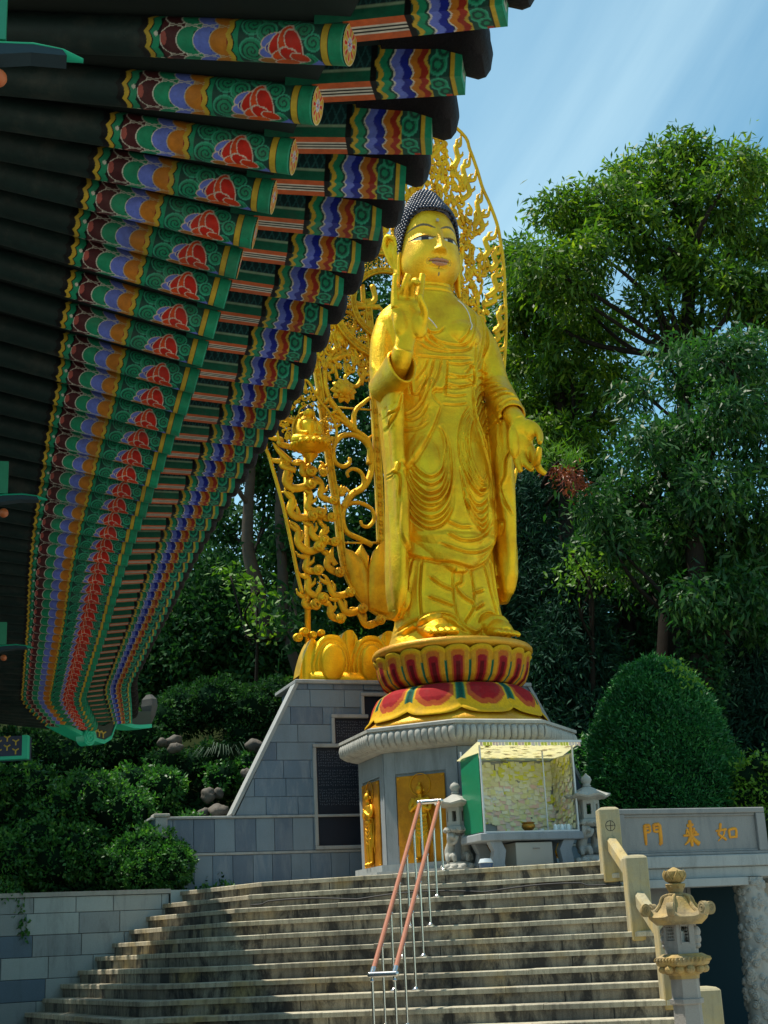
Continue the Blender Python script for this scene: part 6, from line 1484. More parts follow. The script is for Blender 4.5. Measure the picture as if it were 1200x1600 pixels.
for i, T in enumerate(TIPS):
    az_in = float(np.interp(i, [0,1,2,3,4,5,6,8], [-70,-73,-77,-81,-87,-92,-97,-104]))
    if i > N_-9: az_in = -104-float(np.interp(i, [N_-9, N_-1], [0, 30]))
    sg = float(np.interp(T[1], [4, 7.5, 9.4, 12, 15, 20], [14.5, 14, 10, 5, 2, 2])); ao = radians(az_in+180)
    out = Vector((sin(ao)*cos(radians(sg)), cos(ao)*cos(radians(sg)), -sin(radians(sg)))); z_ = Vector((0,0,1)); y_ = z_.cross(out).normalized(); z_ = out.cross(y_)
    Mt = Matrix(((out.x, y_.x, z_.x, T[0]), (out.y, y_.y, z_.y, T[1]), (out.z, y_.z, z_.z, T[2]), (0,0,0,1)))
    r = link('rafter', rm, hall); r.matrix_world = Mt; fl_ = link('end_flower', fm_, r); fl_.matrix_local = Matrix.Identity(4)
    sg2 = sg-9; o2 = Vector((sin(ao)*cos(radians(sg2)), cos(ao)*cos(radians(sg2)), -sin(radians(sg2)))); z2 = o2.cross(y_)
    P0 = Vector(T)+z_*(RRAD-.02)
    Mb = Matrix(((o2.x, y_.x, z2.x, P0.x), (o2.y, y_.y, z2.y, P0.y), (o2.z, y_.z, z2.z, P0.z), (0,0,0,1)))
    b = link('flying_rafter', bmh, hall); b.matrix_world = Mb
    TF.append((Vector(T), out, y_, z_, o2, z2, P0))
    Pt = P0+o2*(BL_+.02)+z2*(BH+.05)
    tl = link('eave_tile', tm, hall); Mt2 = Mb.copy(); Mt2.translation = P0+o2*(BL_-.02)+z2*(BH+.06)-y_*0; tl.matrix_world = Mt2
# boards above the rafters, following the curve
def ribbon(name, fn_lo, th_, m_, back=None):
    m = MB(); rings = []
    for tf in TF:
        pts = fn_lo(tf); rings.append([tuple(p) for p in pts]+[tuple(p+Vector((0,0,th_))) for p in reversed(pts)])
    m.loft(rings); return m.build(name, m_, hall)
under = painted('underside_board', (.010,.022,.020), .8)
ribbon('rafter_boards', lambda f_: [f_[0]-f_[1]*2.5+f_[3]*(RRAD-.012), f_[0]-f_[1]*.03+f_[3]*(RRAD-.012)], .02, under)
trim_g = painted('green_trim', (.015,.24,.13), .5)
ribbon('rafter_end_board', lambda f_: [f_[0]-f_[1]*.14+f_[3]*(RRAD+.0), f_[0]-f_[1]*.10+f_[3]*(RRAD+.0)], .085, painted('red_board', (.25,.03,.02), .6))
ribbon('eave_boards', lambda f_: [f_[6]-f_[4]*.3+f_[5]*(BH-.004), f_[6]+f_[4]*(BL_-.07)+f_[5]*(BH-.004)], .02, under)
ribbon('tile_batten', lambda f_: [f_[6]+f_[4]*(BL_-.10)+f_[5]*(BH+.017), f_[6]+f_[4]*(BL_-.01)+f_[5]*(BH+.017)], .05, painted('red_batten', (.30,.05,.025), .6))
m = MB(); rings = []
for f_ in TF:
    tip = f_[6]+f_[4]*(BL_+.02)+f_[5]*(BH+.07); o_ = Vector((f_[1].x, f_[1].y, 0)).normalized()
    prof_ = [(0,0),(-1.2,.42),(-2.6,1.05),(-4.2,2.0),(-6.0,3.4)]
    rings.append([tuple(tip+o_*a+Vector((0,0,b))) for a, b in prof_]+[tuple(tip+o_*a+Vector((0,0,b+.12))) for a, b in reversed(prof_)])
m.loft(rings)
for f_ in TF:
    tip = f_[6]+f_[4]*(BL_+.02)+f_[5]*(BH+.07)+f_[2]*.165; o_ = Vector((f_[1].x, f_[1].y, 0)).normalized()
    m.tube([tuple(tip+o_*a+Vector((0,0,b+.12))) for a, b in [(0,0),(-1.2,.42),(-2.6,1.05),(-4.2,2.0),(-6.0,3.4)]], .075, 8)
m.build('tiled_roof', M['tile'], hall)

# hip beam at the far corner: plane of the roof diagonal
hp0 = TIPS[-1]; hz_ = radians(30.5); hd_ = np.array((sin(hz_), cos(hz_))); hn = np.array((hd_[1], -hd_[0]))
def HP(px, py, off=0.0):
    r0 = ray(px, py); k = (hp0[:2]@hn+off)/(r0[0]*hn[0]+r0[1]*hn[1]); return np.array((k*r0[0], k*r0[1], CZ+k*r0[2]))
teal = painted('bright_green_edge', (.02,.50,.30), .4, .05); M['hip'] = attr_mat('hip_side', .6)
low_px = [(-60,1052),(0,1090),(60,1121),(110,1147),(140,1160),(152,1163),(163,1156),(172,1131),(200,1139),(226,1138)]
lowp = [HP(*p) for p in low_px]
body_ = MB(); rims = MB(); line_ = MB()
m0 = catmull(lowp[:6], 5)+[lowp[6], lowp[7]]+catmull(lowp[7:], 4)[1:]
topz = lambda p: max(p[2]+.04, float(hp0[2])+.05+.0)
for mb_, dz0, dz1, o0, o1 in ((body_, .05, None, -.12, .12), (rims, -.005, .048, -.135, .135)):
    rr = []
    for p in m0:
        z0_ = p[2]+dz0; z1_ = (p[2]+dz1) if dz1 is not None else p[2]+.24
        q0, q1 = p[:2]+hn*o0, p[:2]+hn*o1; rr.append([(*q0, z0_), (*q1, z0_), (*q1, z1_), (*q0, z1_)])
    mb_.loft(rr)
hb0 = body_.build('hip_beam', painted('hip_dark', (.03,.05,.04), .6), hall); rims.build('hip_edge', teal, hb0)
m = MB(); c = HP(140, 1151, .15); u = np.linspace(0, 5*pi, 44); m.tube([c+hn_3*0 if False else np.array((*(c[:2]+hd_*(.115*(1-a/18)*cos(a))), c[2]+.115*(1-a/18)*sin(a))) for a in u], .020, 6); m.tube([np.array((*(c[:2]+hn*-.14), c[2])), np.array((*(c[:2]+hn*.14*.0), c[2]))], .12, 20); m.build('scroll', teal, hb0, smooth=True, angle=50)
m = MB(); rg = np.random.default_rng(2)
for i in range(26):
    q = HP(*[np.interp(i/25*150, [p[0] for p in low_px[1:6]], [p[j] for p in low_px[1:6]]) for j in (0, 1)]); z = q[2]+.13
    for k in range(3):
        a = k*2.09+.5; p1 = np.array((*(q[:2]-hn*.128*-1), z)); p1 = np.array((*(q[:2]+hn*.128), z)); m.tube([p1, p1+np.array((*(hd_*.06*cos(a)), .06*sin(a)))], .011, 5)
m.build('hip_ornament', mat('ornament_yellow', (.50,.36,.06), .5), hb0)
tsr = HP(233, 1106, 0); m = MB(); m.loft([[(*(tsr[:2]+hd_*a_*s2+hn*b_*s2), tsr[2]+z_) for a_, b_ in ((-.06,-.10),(.05,-.12),(.08,.02),(.05,.12),(-.06,.10))] for z_, s2 in ((-.24,.25),(-.12,.7),(.02,1.0),(.12,.9),(.19,.35))]); m.build('hip_end_tile', stone('aged_hip_tile', (.10,.10,.09), (.04,.04,.038), 6, stain=.4), hall)
# wall, columns and bracket arms along the hall front
A0 = np.array(PZ(130, 97, CZ+2.62)[:2]); arms = [((130, 97), CZ+2.62), ((74, 782), CZ+2.62), ((52, 1013), CZ+2.62)]
for (px_, py_), z_ in arms:
    tp = np.array(PZ(px_, py_, z_)); m = MB(); prf = [(a_*.62, b_*.42) for a_, b_ in [(0,0),(-.10,.03),(-.24,.05),(-.42,.03),(-.60,-.04),(-.8,-.16),(-.8,-.30),(-.62,-.17),(-.44,-.07),(-.25,-.02),(-.08,-.015)]]
    P_ = lambda u, w, dz=0: (tp[0]+n_dir[0]*u+e_dir[0]*w, tp[1]+n_dir[1]*u+e_dir[1]*w, tp[2]+dz)
    top_, bot_ = prf[:6], prf[10:5:-1]
    m.loft([[P_(a[0], -.035, a[1]), P_(a[0], .035, a[1]), P_(b[0], .035, b[1]), P_(b[0], -.035, b[1])] for a, b in zip(top_[1:], bot_)])
    ar = m.build('bracket_arm', painted('arm_side', (.010,.035,.05), .8), hall)
    m = MB(); m.tube([P_(a[0], 0, a[1]+.004) for a in top_], [.012,.034,.038,.038,.038,.038], 8, up=(0,0,1), flat=.3); m.build('arm_edge', teal, ar, smooth=True, angle=50)
    m = MB(); m.ball(P_(-.25, -.0, -.085), (.028,.028,.028), 14, 10); m.build('arm_lotus', painted('orange_lotus', (.50,.12,.03), .5), ar, smooth=True)
    m = MB(); m.obox(P_(-.275, .0, .125), (*(n_dir*.045), 0), (*(e_dir*.04), 0), (0,0,.10)); m.build('arm_block', trim_g, ar)
    a3_ = P_(-1.25, 0, 0)
    MB().lathe([(.24,-.15),(.22,0),(.21,tp[2]-.75)], 24, (a3_[0], a3_[1], .15)).build('column', painted('red_column', (.22,.04,.025), .6), hall, smooth=True, angle=50)
wA = TIPS[0][:2]-n_dir*2.35-e_dir*2; wB = TIPS[-6][:2]-n_dir*2.35
m = MB(); q = [wA, wB, wB-n_dir*3.5, wA-n_dir*3.5]; m.prism([(p[0], p[1], .15) for p in q], (0, 0, 3.7)); m.build('hall_wall', painted('hall_wall_paint', (.20,.12,.07), .8), hall)
m = MB(); m.prism([(*(p), 0) for p in (wA+n_dir*1.0, wB+n_dir*1.0+e_dir*1.0, wB-n_dir*4+e_dir*1.0, wA-n_dir*4)], (0,0,.14)); m.build('stylobate', M['granite'], hall)
# painted tie beam end low at the left edge
tb0 = PY(42, 1185, 17.3); tb1 = PY(42, 1149, 17.3); m = MB(); dz = tb1[2]-tb0[2]
m.prism([(tb0[0]-1.4, 17.3, tb0[2]), (tb0[0], 17.3, tb0[2]), (tb0[0], 17.3, tb0[2]+dz), (tb0[0]-1.4, 17.3, tb0[2]+dz)], (0,.2,0)); tie = m.build('tie_beam', painted('tie_navy', (.03,.035,.09), .5), hall)
m = MB()
for x0_, x1_, z0_, z1_ in ((-.06,.004,-.003,dz+.003), (-1.4,-.061,-.003,.035)): m.box(tb0[0]+x0_, tb0[0]+x1_, 17.285, 17.4, tb0[2]+z0_, tb0[2]+z1_)
m.build('tie_edge', teal, tie); m = MB()
for i in range(12):
    for j in range(2):
        for k in range(3):
            c = np.array((tb0[0]-.14-.105*i, 17.297, tb0[2]+.10+j*.11+(.05 if i % 2 else 0))); a = k*2.094+.52; m.tube([c, c+np.array((.045*cos(a), 0, .045*sin(a)))], .009, 5)
m.build('tie_ornament', mat('ornament_gold', (.55,.38,.05), .5), tie)
# ------------------------------------------------------------------ vegetation
def unit(n, rg): 
    v = rg.normal(size=(n, 3)); return v/np.linalg.norm(v, axis=1)[:, None]
def leaf_mesh(name, pos, axis, wid, ln, w, val, m_, parent):
    """one folded quad per leaf: base, side, tip, side"""
    n = len(pos); side = np.cross(axis, wid); side /= np.linalg.norm(side, axis=1)[:, None]+1e-9; nrm = np.cross(side, axis)
    ln = ln[:, None]; w = w[:, None]
    v = np.stack([pos, pos+axis*ln*.45+side*w+nrm*w*.35, pos+axis*ln, pos+axis*ln*.45-side*w+nrm*w*.35], 1).reshape(-1, 3)
    f = np.arange(n*4).reshape(n, 4)
    o = np_mesh(name, v, f, m_, parent, smooth=False)
    a = o.data.attributes.new('lf', 'FLOAT', 'POINT'); a.data.foreach_set('value', np.repeat(np.clip(val, 0, 1), 4).astype(np.float32)); return o
def foliage(name, lobes, dens, per, ln, wf, cr, m_, parent, seed, droop=.3, shell=.55, radial=.6):
    """lobes: (centre, (rx,ry,rz)); clumps of leaves spread mostly through the outer part of every lobe"""
    rg = np.random.default_rng(seed); PO, AX, VA = [], [], []
    for c, r in lobes:
        r = np.array(r, float); area = 4*pi*((r[0]*r[1]+r[0]*r[2]+r[1]*r[2])/3); n = max(6, int(area*dens))
        d = unit(n, rg); rad = (shell+(1-shell)*rg.random(n)**.6)*(1+.16*rg.normal(size=n)*.6); cc = np.array(c)+d*r*rad[:, None]
        base = rg.normal(.45, .16, n)
        p = np.repeat(cc, per, 0)+rg.normal(size=(n*per, 3))*cr*np.array((1, 1, .7)); ax_ = unit(n*per, rg)+np.repeat(d, per, 0)*radial; ax_[:, 2] -= droop; ax_ /= np.linalg.norm(ax_, axis=1)[:, None]
        PO.append(p); AX.append(ax_); VA.append(np.repeat(base, per)+rg.normal(0, .14, n*per))
    PO, AX, VA = map(np.concatenate, (PO, AX, VA)); n = len(PO)
    return leaf_mesh(name, PO, AX, unit(n, rg), ln*rg.uniform(.7, 1.25, n), ln*wf*rg.uniform(.8, 1.2, n), VA, m_, parent)
def limb(m, pts, r0, r1, n=9):
    C = catmull(pts, 5); k = len(C); m.tube(C, [r0+(r1-r0)*i/(k-1) for i in range(k)], n)
M['bark'] = stone('bark', (.030,.025,.020), (.015,.013,.011), 9, stain=.5, dark=(.015,.013,.01), bump=.9); M['bark_pale'] = stone('pale_bark', (.10,.08,.062), (.05,.042,.034), 9, stain=.5, bump=.9)
for b_ in ('bark', 'bark_pale'): M[b_].node_tree.nodes['Principled BSDF'].inputs['Specular IOR Level'].default_value = .05
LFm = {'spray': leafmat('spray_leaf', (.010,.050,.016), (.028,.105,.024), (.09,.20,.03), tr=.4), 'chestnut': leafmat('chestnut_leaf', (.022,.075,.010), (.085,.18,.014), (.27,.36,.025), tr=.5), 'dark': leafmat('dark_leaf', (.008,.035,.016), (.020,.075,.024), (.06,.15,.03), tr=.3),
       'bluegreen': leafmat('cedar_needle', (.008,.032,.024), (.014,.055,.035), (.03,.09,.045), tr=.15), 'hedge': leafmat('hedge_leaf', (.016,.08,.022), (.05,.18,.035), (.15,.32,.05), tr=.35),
       'lime': leafmat('lime_leaf', (.05,.14,.01), (.11,.25,.02), (.22,.36,.03)), 'topiary': leafmat('topiary_leaf', (.010,.075,.022), (.022,.15,.036), (.07,.25,.045), tr=.25), 'rust': leafmat('dead_leaf', (.14,.03,.015), (.26,.06,.03), (.32,.10,.04), tr=.2)}
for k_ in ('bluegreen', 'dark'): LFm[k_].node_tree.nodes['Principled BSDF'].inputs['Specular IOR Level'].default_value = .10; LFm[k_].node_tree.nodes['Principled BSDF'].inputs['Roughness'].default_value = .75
def pl(items, Y, sq=1.0, jit=1.5, seed=0):
    """lobes from sightings (px, py, radius px) at distance Y"""
    rg = np.random.default_rng(seed); out = []
    for it in items:
        y = Y+(it[3] if len(it) > 3 else rg.uniform(-jit, jit)); c = PY(it[0], it[1], y); r = it[2]/FL*y*1.05; out.append((c, (r*sq, r*1.1, r*.82)))
    return out
def tree(label, lobes, trunk, kind, dens, per, ln, wf, cr, seed, group=None, bark='bark', r0=.28, branches=True, **kw):
    cx = np.mean([l_[0] for l_ in lobes], 0); o = thing('broadleaf_tree' if kind != 'bluegreen' else 'conifer_tree', label, 'tree', group=group)
    m = MB(); limb(m, trunk, r0, r0*.45, 12); tops = np.array(trunk[-1]); mids = [np.array(p) for p in trunk[1:]]
    if branches:
        rg = np.random.default_rng(seed)
        for c, r in lobes:
            c = np.array(c); s0 = min(mids, key=lambda q: np.linalg.norm(q-(c-(0,0,1.5)))); mid = (s0+c)/2+rg.normal(size=3)*.25-(0,0,.2)
            limb(m, [s0, mid, c], r0*.34, .025, 6)
    m.build('trunk', M[bark], o, smooth=True); foliage('crown', lobes, dens, per, ln, wf, cr, LFm[kind], o, seed, **kw); return o
# tall chestnut at the right, open crown with sky showing through
chest = [(868,322,34),(905,362,44),(845,412,38),(818,455,36),(885,452,40),(948,318,44),(1000,272,42),(1050,238,34),(1098,250,38),(1150,268,40),(1200,285,45),(1050,312,50),(1120,330,50),(1185,372,52),(985,352,44),(1035,395,44),(930,392,34),(1095,420,44),(1150,452,46),(1215,470,60),
         (915,482,34),(1020,470,30),(1058,500,34)]
tree('tall chestnut tree with an open sunlit crown rising above all others at the right', pl(chest, 30, seed=1), [PY(1040,1120,30), PY(1050,900,30), PY(1068,700,30), PY(1072,560,30), PY(1078,420,30), PY(1085,330,30)], 'chestnut', 8.5, 36, .23, .14, .21, 11, r0=.26, droop=.6)
left_c = [(800,400,34),(835,500,44),(822,560,44),(880,545,44),(910,600,42),(850,625,44),(945,520,38),(960,600,36),(800,480,36),(905,430,30),(800,640,40),(870,690,44),(930,670,40)]
tree('dense green tree directly right of the halo edge, behind the open palm', pl(left_c, 33, seed=2), [PY(880,1120,33), PY(885,900,33), PY(880,700,33), PY(870,560,33), PY(860,470,33)], 'chestnut', 8.5, 36, .23, .14, .21, 12, r0=.22, droop=.6)
right_low = [(1120,560,42),(1170,560,50),(1215,600,55),(1085,600,36),(1130,650,52),(1190,690,55),(1070,690,46),(1010,690,38),(1040,760,48),(1110,760,55),(1185,790,55),(985,770,42),(1060,830,44),(1150,850,50),(1210,880,50),(1090,900,44),(1150,930,48),(1200,960,44),(1050,890,36),(1110,960,30),(1080,930,28),(1000,900,34),(960,850,36),(930,800,34),(1000,610,26),(1040,560,26)]
tree('leafy tree with drooping blue green sprays at the right edge', pl(right_low, 26.5, seed=3), [PY(1096,1180,26.5), PY(1098,1000,26.5), PY(1092,850,26.5), PY(1100,720,26.5), PY(1120,620,26.5)], 'spray', 9.5, 36, .21, .14, .21, 13, r0=.2, droop=.7)
# dark wood behind
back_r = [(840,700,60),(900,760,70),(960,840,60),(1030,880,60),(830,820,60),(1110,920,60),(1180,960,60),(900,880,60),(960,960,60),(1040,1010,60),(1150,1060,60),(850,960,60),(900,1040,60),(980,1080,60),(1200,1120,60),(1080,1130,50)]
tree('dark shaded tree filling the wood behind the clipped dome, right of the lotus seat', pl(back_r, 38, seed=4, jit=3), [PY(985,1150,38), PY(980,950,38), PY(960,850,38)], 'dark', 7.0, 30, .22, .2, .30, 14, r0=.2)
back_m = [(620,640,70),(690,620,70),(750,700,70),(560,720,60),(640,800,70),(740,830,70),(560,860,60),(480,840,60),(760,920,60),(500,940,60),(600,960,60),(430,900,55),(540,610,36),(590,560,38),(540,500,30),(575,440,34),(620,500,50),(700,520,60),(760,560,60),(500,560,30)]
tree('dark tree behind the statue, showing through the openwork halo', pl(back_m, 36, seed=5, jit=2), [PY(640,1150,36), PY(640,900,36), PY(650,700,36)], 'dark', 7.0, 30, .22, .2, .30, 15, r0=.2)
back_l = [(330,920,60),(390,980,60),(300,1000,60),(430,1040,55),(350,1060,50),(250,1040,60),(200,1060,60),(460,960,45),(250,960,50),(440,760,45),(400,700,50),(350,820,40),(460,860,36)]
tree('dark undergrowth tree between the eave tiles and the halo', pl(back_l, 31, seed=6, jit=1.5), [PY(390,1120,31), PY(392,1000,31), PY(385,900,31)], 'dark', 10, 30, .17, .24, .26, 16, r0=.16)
for i, (pts, r_, lb, cr_) in enumerate((([(415,1000),(404,925),(388,860),(388,790),(392,720),(380,640)], .17, 'bare pale trunk leaning left between eave and halo', [(385,640,40),(350,600,40)]), ([(440,1000),(442,900),(436,800),(440,700),(430,620)], .13, 'slim grey trunk just left of the halo edge', [(430,600,40),(470,640,40)]), ([(470,1060),(452,1000),(460,930),(475,860)], .12, 'short ivy grown trunk beside the halo base', [(475,830,30),(455,930,22),(465,990,24)]))):
    tree(lb, pl(cr_, 29, seed=20+i), [PY(a, b, 29) for a, b in pts], 'dark', 4.5, 20, .26, .2, .25, 40+i, 'trunks in the wood left of the halo', 'bark_pale', r_, droop=.4)
# conifers
def conifer(label, base, top, rb, Y, seed, nlay=13, kind='bluegreen', ln=.20, group=None):
    o = thing('conifer_tree', label, 'tree', group=group); B_, T_ = np.array(PY(*base, Y)), np.array(PY(*top, Y)); m = MB(); limb(m, [B_, (B_+T_)/2, T_], .2, .03); rg = np.random.default_rng(seed); lobes = []
    for i in range(nlay):
        t_ = (i+.5)/nlay; c = B_+(T_-B_)*t_; R0 = rb*(1-t_)**.75+.12
        for k in range(5):
            a = rg.uniform(0, 6.28); q = c+np.array((cos(a)*R0*.6, sin(a)*R0*.6, rg.uniform(-.2, .2)-.12)); lobes.append((q, (R0*.5, R0*.5, R0*.22+.06))); m.tube([c, q], [.04, .012], 5)
    m.build('trunk', M['bark'], o, smooth=True); foliage('crown', lobes, 10, 22, ln, .10, .16, LFm[kind], o, seed, droop=.25, radial=.9, shell=.3); return o
conifer('dark blue green conifer right beside the statue sleeve', (850,1130), (812,735), 1.5, 28.5, 51)
conifer('dark conifer between the statue base and the clipped dome', (905,1160), (880,850), 1.25, 27.5, 52)
conifer('shadowy conifer with drooping boughs at the far right behind the dome', (1165,1200), (1175,900), 1.5, 29, 53)
oc = tree('small tree with bright new green leaves in the dark wood', pl([(905,905,26),(935,890,24),(895,868,20),(960,905,20)], 26.8, seed=30), [PY(925,1120,26.8), PY(925,1000,26.8), PY(920,900,26.8)], 'lime', 7, 16, .13, .2, .2, 31, r0=.07)
oc = tree('pine bough with yellow green needles right of the open palm', pl([(880,712,20),(900,722,16),(862,722,14)], 27, seed=31), [PY(848,760,28.3), PY(860,735,27.6), PY(878,718,27)], 'lime', 10, 16, .22, .06, .14, 32, r0=.06, droop=-.5)
oc = tree('dead rust brown branch hanging below the pine bough', pl([(890,748,17),(900,765,13),(878,738,12)], 26.6, seed=32), [PY(852,790,28.3), PY(872,768,27.4), PY(890,748,26.6)], 'rust', 34, 18, .12, .12, .08, 33, r0=.04, droop=.8)
oc = tree('sunlit young tree glowing green deep in the wood above the dome', pl([(1005,860,30),(1030,840,26),(985,890,22),(1050,880,22)], 40, seed=33), [PY(1015,1120,40), PY(1020,860,40)], 'lime', 5, 16, .28, .2, .26, 34, r0=.10)
oc = tree('sapling with sunlit leaves low in the dark wood left of the halo', pl([(405,925,16),(392,950,14),(420,975,14),(360,900,12)], 28, seed=34), [PY(400,1080,28), PY(402,1000,28), PY(402,930,28)], 'lime', 9, 12, .14, .25, .18, 35, r0=.04)
# ivy clad trunk at the right
o = thing('ivy_trunk', 'thick trunk wrapped in ivy behind the clipped dome on the right', 'tree'); P_ = [PY(1095,1120,26), PY(1094,1040,26), PY(1098,960,26), PY(1085,860,26), PY(1092,740,26)]; m = MB(); limb(m, P_, .26, .14, 14); m.build('trunk', M['bark'], o, smooth=True)
foliage('ivy', [(np.array(P_[0])*(1-t_)+np.array(P_[2])*t_, (.36,.36,.3)) for t_ in np.linspace(0, 1.2, 9)], 45, 10, .09, .4, .06, LFm['dark'], o, 61)
# clipped dome
def dome_pts(n, rg, c, rx, ry, h, pw=1.0):
    a = rg.uniform(0, 2*pi, n); t_ = rg.random(n)**.85; prof_ = np.interp(t_, [0,.08,.3,.5,.7,.85,.95,1], [.93,1.0,.99,.90,.70,.52,.33,0]); bump = 1+.025*np.sin(a*7+t_*9)+.03*np.sin(a*3-t_*14)+.018*np.sin(a*17+t_*31)+.02*np.sin(a*5+t_*23+1)
    p = np.stack([c[0]+rx*prof_*bump*np.cos(a), c[1]+ry*prof_*bump*np.sin(a), c[2]+h*t_+0*a], 1); nr = np.stack([np.cos(a), np.sin(a), .3+t_*.9], 1); return p, nr/np.linalg.norm(nr, axis=1)[:, None]
dm = thing('clipped_dome_shrub', 'tall evergreen clipped to a smooth dome behind the gateway parapet', 'shrub'); Yd = 23.0; b0 = PY(1040,1262,Yd); hD = PY(1015,1038,Yd)[2]-b0[2]+.25; rX = (PY(1155,1240,Yd)[0]-PY(925,1240,Yd)[0])/2; cD = (b0[0], Yd, b0[2]-.2)
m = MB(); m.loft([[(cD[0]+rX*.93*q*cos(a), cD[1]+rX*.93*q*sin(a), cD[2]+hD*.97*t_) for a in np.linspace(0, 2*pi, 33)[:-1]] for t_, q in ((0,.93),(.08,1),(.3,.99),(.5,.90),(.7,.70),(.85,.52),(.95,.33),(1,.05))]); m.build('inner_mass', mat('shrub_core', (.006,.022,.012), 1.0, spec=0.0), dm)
rg = np.random.default_rng(71); n = 62000; p, nr = dome_pts(n, rg, cD, rX, rX, hD); p += nr*(rg.normal(-.02, .05, n)+(rg.random(n) < .02)*rg.uniform(0, .16, n))[:, None]; kp = (np.sin(p[:,0]*5.1+p[:,2]*3.3)*np.sin(p[:,2]*6.7-p[:,1]*4.1) < .86) | (rg.random(n) < .35); p, nr = p[kp], nr[kp]; n = len(p); ax_ = unit(n, rg)*.8+nr*.8; ax_[:, 2] += .1; ax_ /= np.linalg.norm(ax_, axis=1)[:, None]
leaf_mesh('foliage', p, ax_, unit(n, rg), rg.uniform(.05,.10,n), rg.uniform(.009,.016,n), rg.normal(.45,.2,n)+.25*np.sin(p[:,2]*9+p[:,0]*4)*.5, LFm['topiary'], dm)
m = MB(); limb(m, [(cD[0], cD[1], PLAT-.4), (cD[0], cD[1], cD[2]+.3)], .12, .1); m.build('stem', M['bark'], dm)
sp = foliage('new_shoots', pl([(1065,1042,12),(1080,1058,10),(1092,1075,7)], 22.3, seed=36), 14, 8, .10, .2, .09, LFm['lime'], dm, 72, droop=-.3); sp['kind'] = 'stuff'
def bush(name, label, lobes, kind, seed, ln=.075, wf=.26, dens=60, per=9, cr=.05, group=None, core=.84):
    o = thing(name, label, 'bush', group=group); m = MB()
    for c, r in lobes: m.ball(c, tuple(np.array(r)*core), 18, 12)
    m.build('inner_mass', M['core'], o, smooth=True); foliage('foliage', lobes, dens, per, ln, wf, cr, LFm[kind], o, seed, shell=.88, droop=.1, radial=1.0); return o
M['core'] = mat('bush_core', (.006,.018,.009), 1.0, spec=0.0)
bush('shrub', 'yellow green shrub glowing at the right edge behind the gateway', pl([(1172,1215,24),(1195,1235,30),(1165,1245,20),(1190,1195,18)], 22.0, seed=40, jit=.15), 'lime', 80, .10, .2, 40, 9, .08)
bush('shrub', 'low green shrub between pedestal and clipped dome', pl([(915,1200,36),(924,1175,30),(910,1228,32)], 25.5, seed=41, jit=.15), 'hedge', 81, .10, .22, 40, 9, .08)
G1 = 'bushes on the planted bank at the left'
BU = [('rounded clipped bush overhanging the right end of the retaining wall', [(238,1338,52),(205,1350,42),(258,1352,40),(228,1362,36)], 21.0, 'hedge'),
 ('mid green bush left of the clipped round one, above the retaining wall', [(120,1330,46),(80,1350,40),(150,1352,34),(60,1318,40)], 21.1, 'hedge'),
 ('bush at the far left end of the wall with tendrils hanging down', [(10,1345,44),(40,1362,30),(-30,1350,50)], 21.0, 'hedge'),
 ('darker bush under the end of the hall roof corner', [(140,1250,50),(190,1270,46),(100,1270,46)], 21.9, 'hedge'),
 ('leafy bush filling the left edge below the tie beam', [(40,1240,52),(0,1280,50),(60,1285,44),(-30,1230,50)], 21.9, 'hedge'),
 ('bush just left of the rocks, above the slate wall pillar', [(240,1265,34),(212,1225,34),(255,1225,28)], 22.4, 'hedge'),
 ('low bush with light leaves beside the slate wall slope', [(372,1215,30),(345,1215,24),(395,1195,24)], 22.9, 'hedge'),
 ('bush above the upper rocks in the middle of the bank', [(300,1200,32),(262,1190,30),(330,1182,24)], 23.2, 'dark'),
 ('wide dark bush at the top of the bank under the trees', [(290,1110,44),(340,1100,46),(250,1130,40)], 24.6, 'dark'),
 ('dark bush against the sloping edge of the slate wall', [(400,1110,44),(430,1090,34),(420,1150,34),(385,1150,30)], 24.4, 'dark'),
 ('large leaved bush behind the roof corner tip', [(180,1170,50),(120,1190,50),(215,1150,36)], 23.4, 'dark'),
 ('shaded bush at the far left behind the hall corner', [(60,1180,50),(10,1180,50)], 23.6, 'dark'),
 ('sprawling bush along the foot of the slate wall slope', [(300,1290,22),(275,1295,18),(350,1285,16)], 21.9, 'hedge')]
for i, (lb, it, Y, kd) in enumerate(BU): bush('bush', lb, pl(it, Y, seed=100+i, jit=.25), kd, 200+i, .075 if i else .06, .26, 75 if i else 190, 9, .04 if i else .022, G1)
# hanging creeper on the wall
def creeper(label, pts, Y, seed, n, grp):
    C = catmull([PY(*p, Y) for p in pts], 8); rg = np.random.default_rng(seed); o = thing('creeper', label, 'creeper', group=grp); MB().tube(C, .006, 5).build('stem', M['bark'], o)
    i = rg.integers(0, len(C), n); p = np.array(C)[i]+rg.normal(size=(n, 3))*.045; leaf_mesh('leaves', p, unit(n, rg)*.7+np.array((0,-.3,-.6)), unit(n, rg), rg.uniform(.04,.08,n), rg.uniform(.015,.028,n), rg.normal(.5,.2,n), LFm['hedge'], o)
wy = 20.0
creeper('leafy creeper hanging far down the left part of the retaining wall', [(28,1380),(32,1410),(36,1440),(38,1465)], 19.75, 1, 240, 'creepers on the retaining wall')
creeper('short creeper strand hanging over the wall coping', [(8,1378),(10,1400),(4,1415)], 19.7, 2, 90, 'creepers on the retaining wall')
for i, (k, lb) in enumerate(((4,'upper'), (2,'middle'), (0,'lower'))):
    a, b, c = step_line(k, -.12); p = np.array((*(c+(b-c)*.03), CZ+RISE*k+.02)); o = foliage('weeds', [(p, (.16,.10,.05)), (p+(-.1,-.1,-.1), (.1,.1,.05))], 60, 8, .07, .25, .03, LFm['hedge'], None, 300+i, shell=.2, droop=-.2)
    tag(o, lb+' tuft of weeds growing where the steps meet the retaining wall', 'weeds', 'weeds along the stair edge')
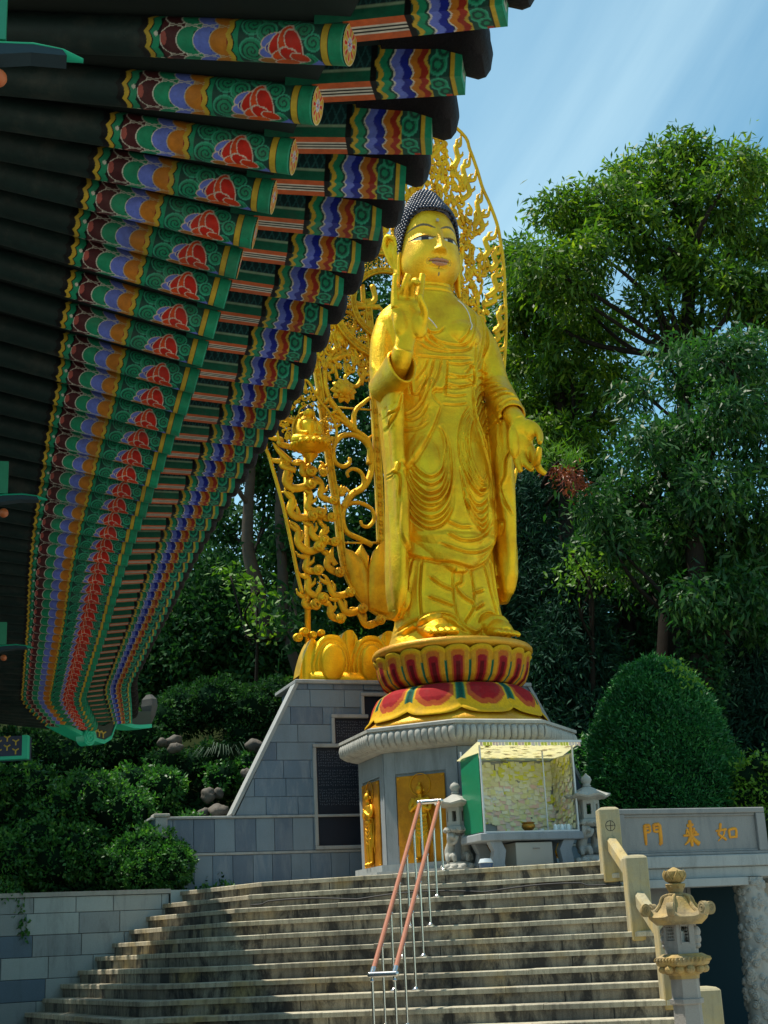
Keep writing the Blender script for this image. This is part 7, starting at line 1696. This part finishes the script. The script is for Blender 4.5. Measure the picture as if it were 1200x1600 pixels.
p = np.array(L(330, 1374, YW-.15)); w3 = np.array((SX, SY))+EX*p[0]+EY*p[1]
o = foliage('weeds', [((w3[0]+q, w3[1]+.05*q, PLAT+.04), (.2,.08,.06)) for q in (-.6,-.3,0,.3)], 50, 8, .08, .25, .03, LFm['hedge'], None, 310, shell=.2, droop=-.3); tag(o, 'row of weeds on the terrace at the foot of the slate wall', 'weeds')
# spiky grass tuft
o = thing('grass_tuft', 'spiky long leaved grass tuft in the middle of the bank', 'plant'); rg = np.random.default_rng(9); m = MB(); c = np.array(PY(350, 1190, 22.9))
for k in range(70):
    a = rg.uniform(0, 2*pi); l_ = rg.uniform(.3, .6); t_ = np.array((cos(a), sin(a), 0)); w_ = np.array((-sin(a), cos(a), 0))*.012; q = [c, c+t_*l_*.35+(0,0,l_*.5), c+t_*l_*.8+(0,0,l_*.45), c+t_*l_*1.1+(0,0,l_*.1)]
    v = []; 
    for j, (p_, s2) in enumerate(zip(q, (1,1,.7,.1))): v += [p_-w_*s2, p_+w_*s2]
    m.add(v, [(0,1,3,2),(2,3,5,4),(4,5,7,6)])
m.build('blades', mat('grass_blade', (.015,.05,.02), .8), o, recalc=False)
# rocks
rk = stone('field_rock', (.12,.10,.078), (.05,.045,.036), 4, stain=.4, bump=.6)
def rock(label, px, py, rpx, Y, seed, grp='rocks in the planted bank'):
    rg = np.random.default_rng(seed); c = PY(px, py, Y); r = rpx/FL*Y; m = MB(); m.ball((0,0,0), (r*1.15, r, r*.85), 20, 14); ph_ = rg.uniform(0, 6, 6); nv_ = []
    for p in m.v:
        d = np.array(p); f_ = 1+.14*sin(d[0]/r*2.3+ph_[0])+.12*sin(d[1]/r*3.1+ph_[1])+.13*sin(d[2]/r*2.7+ph_[2])+.08*sin((d[0]+d[2])/r*5+ph_[3])+.05*sin((d[0]-d[2])/r*9+ph_[4]); nv_.append(tuple(d*f_))
    m.v = nv_; o = m.build('rock', rk, None, smooth=True); o.location = c; o.rotation_euler = tuple(rg.uniform(-.4, .4, 3)); tag(o, label, 'rock', grp)
for i, (lb, x, y, r, Y) in enumerate((('largest brown rock right of centre, just above the slate wall',343,1268,13,21.75),('pale rounded rock stacked behind the largest one',325,1243,11,22.0),('small rock tucked beside the pale rounded one',340,1240,8,22.1),('low rock left of the largest, at the wall foot',316,1272,9,21.8),('reddish rock half hidden in the upper bushes',270,1158,12,22.8),('flat rock in front of the reddish one',275,1168,9,22.6),('small rock at the left of the reddish one',255,1160,8,22.7),('rock against the sloping edge of the slate wall',397,1165,13,22.6),('lower rock beside the sloping slate wall edge',386,1208,9,22.2))): rock(lb, x, y, r, Y, i+1)

# tall unseen tree added beyond the retaining wall to shade the left stairs
lob = [((-9.6+a, 21.2+b, 7.2+c), (1.5,1.5,1.3)) for a, b, c in ((0,0,0),(1.6,-.6,-.5),(-1.4,.4,-.4),(.3,1.6,-.3),(1.9,-1.9,.3),(.6,-1.0,1.3),(-.6,-1.8,-.2),(2.0,.9,.6),(1.2,-3.2,-.2),(-.2,-3.6,.3))]
tree('broad out-of-view tree added for its shade, beside the far end of the temple hall', lob, [(-9.6,21.4,1.5),(-9.5,21.3,4.0),(-9.4,21.0,6.0),(-9.2,20.8,7.5)], 'dark', 5.0, 20, .26, .22, .28, 90, r0=.26)

# low ground cover over the planted bank and the slope behind it
rg = np.random.default_rng(55); n = 26000; X0 = rg.uniform(-9, -2.6, n); Y0 = rg.uniform(20.9, 26, n); keep = ~((X0 > -3.2) & (Y0 < 21.2)); X0, Y0 = X0[keep], Y0[keep]
Z0 = np.where(Y0 < 24, np.maximum(bank(X0, Y0), hill(X0, Y0)), hill(X0, Y0))+rg.uniform(.0, .14, len(X0)); n = len(X0); ax_ = unit(n, rg); ax_[:, 2] = np.abs(ax_[:, 2])*.6
gc = leaf_mesh('ground_cover', np.stack([X0, Y0, Z0], 1), ax_, unit(n, rg), rg.uniform(.07,.14,n), rg.uniform(.02,.035,n), rg.normal(.4,.2,n), LFm['dark'], None); tag(gc, 'low leafy ground cover between the bushes on the bank', 'ground cover', kind='stuff')

# the far wood on the hill: one mass behind everything
rg = np.random.default_rng(77); n = 90000; X0 = rg.uniform(-34, 32, n); Y0 = rg.uniform(47, 58, n); topz_ = 15.5+1.8*np.sin(X0*.45)+1.3*np.sin(X0*1.1+2)-np.clip(X0-2, 0, 40)*.05; Z0 = 3+(topz_-3)*rg.random(n)**.8
cl = .6*np.sin(X0*2.1)*np.sin(Z0*1.9+Y0*1.3); p = np.stack([X0, Y0+cl*2, Z0], 1); ax_ = unit(n, rg); ax_[:, 2] -= .4
fw = leaf_mesh('far_wood', p, ax_, unit(n, rg), rg.uniform(.35,.65,n), rg.uniform(.09,.15,n), rg.normal(.42,.2,n), LFm['dark'], None); tag(fw, 'dense far wood closing off the view behind the nearer trees', 'wood', kind='stuff')
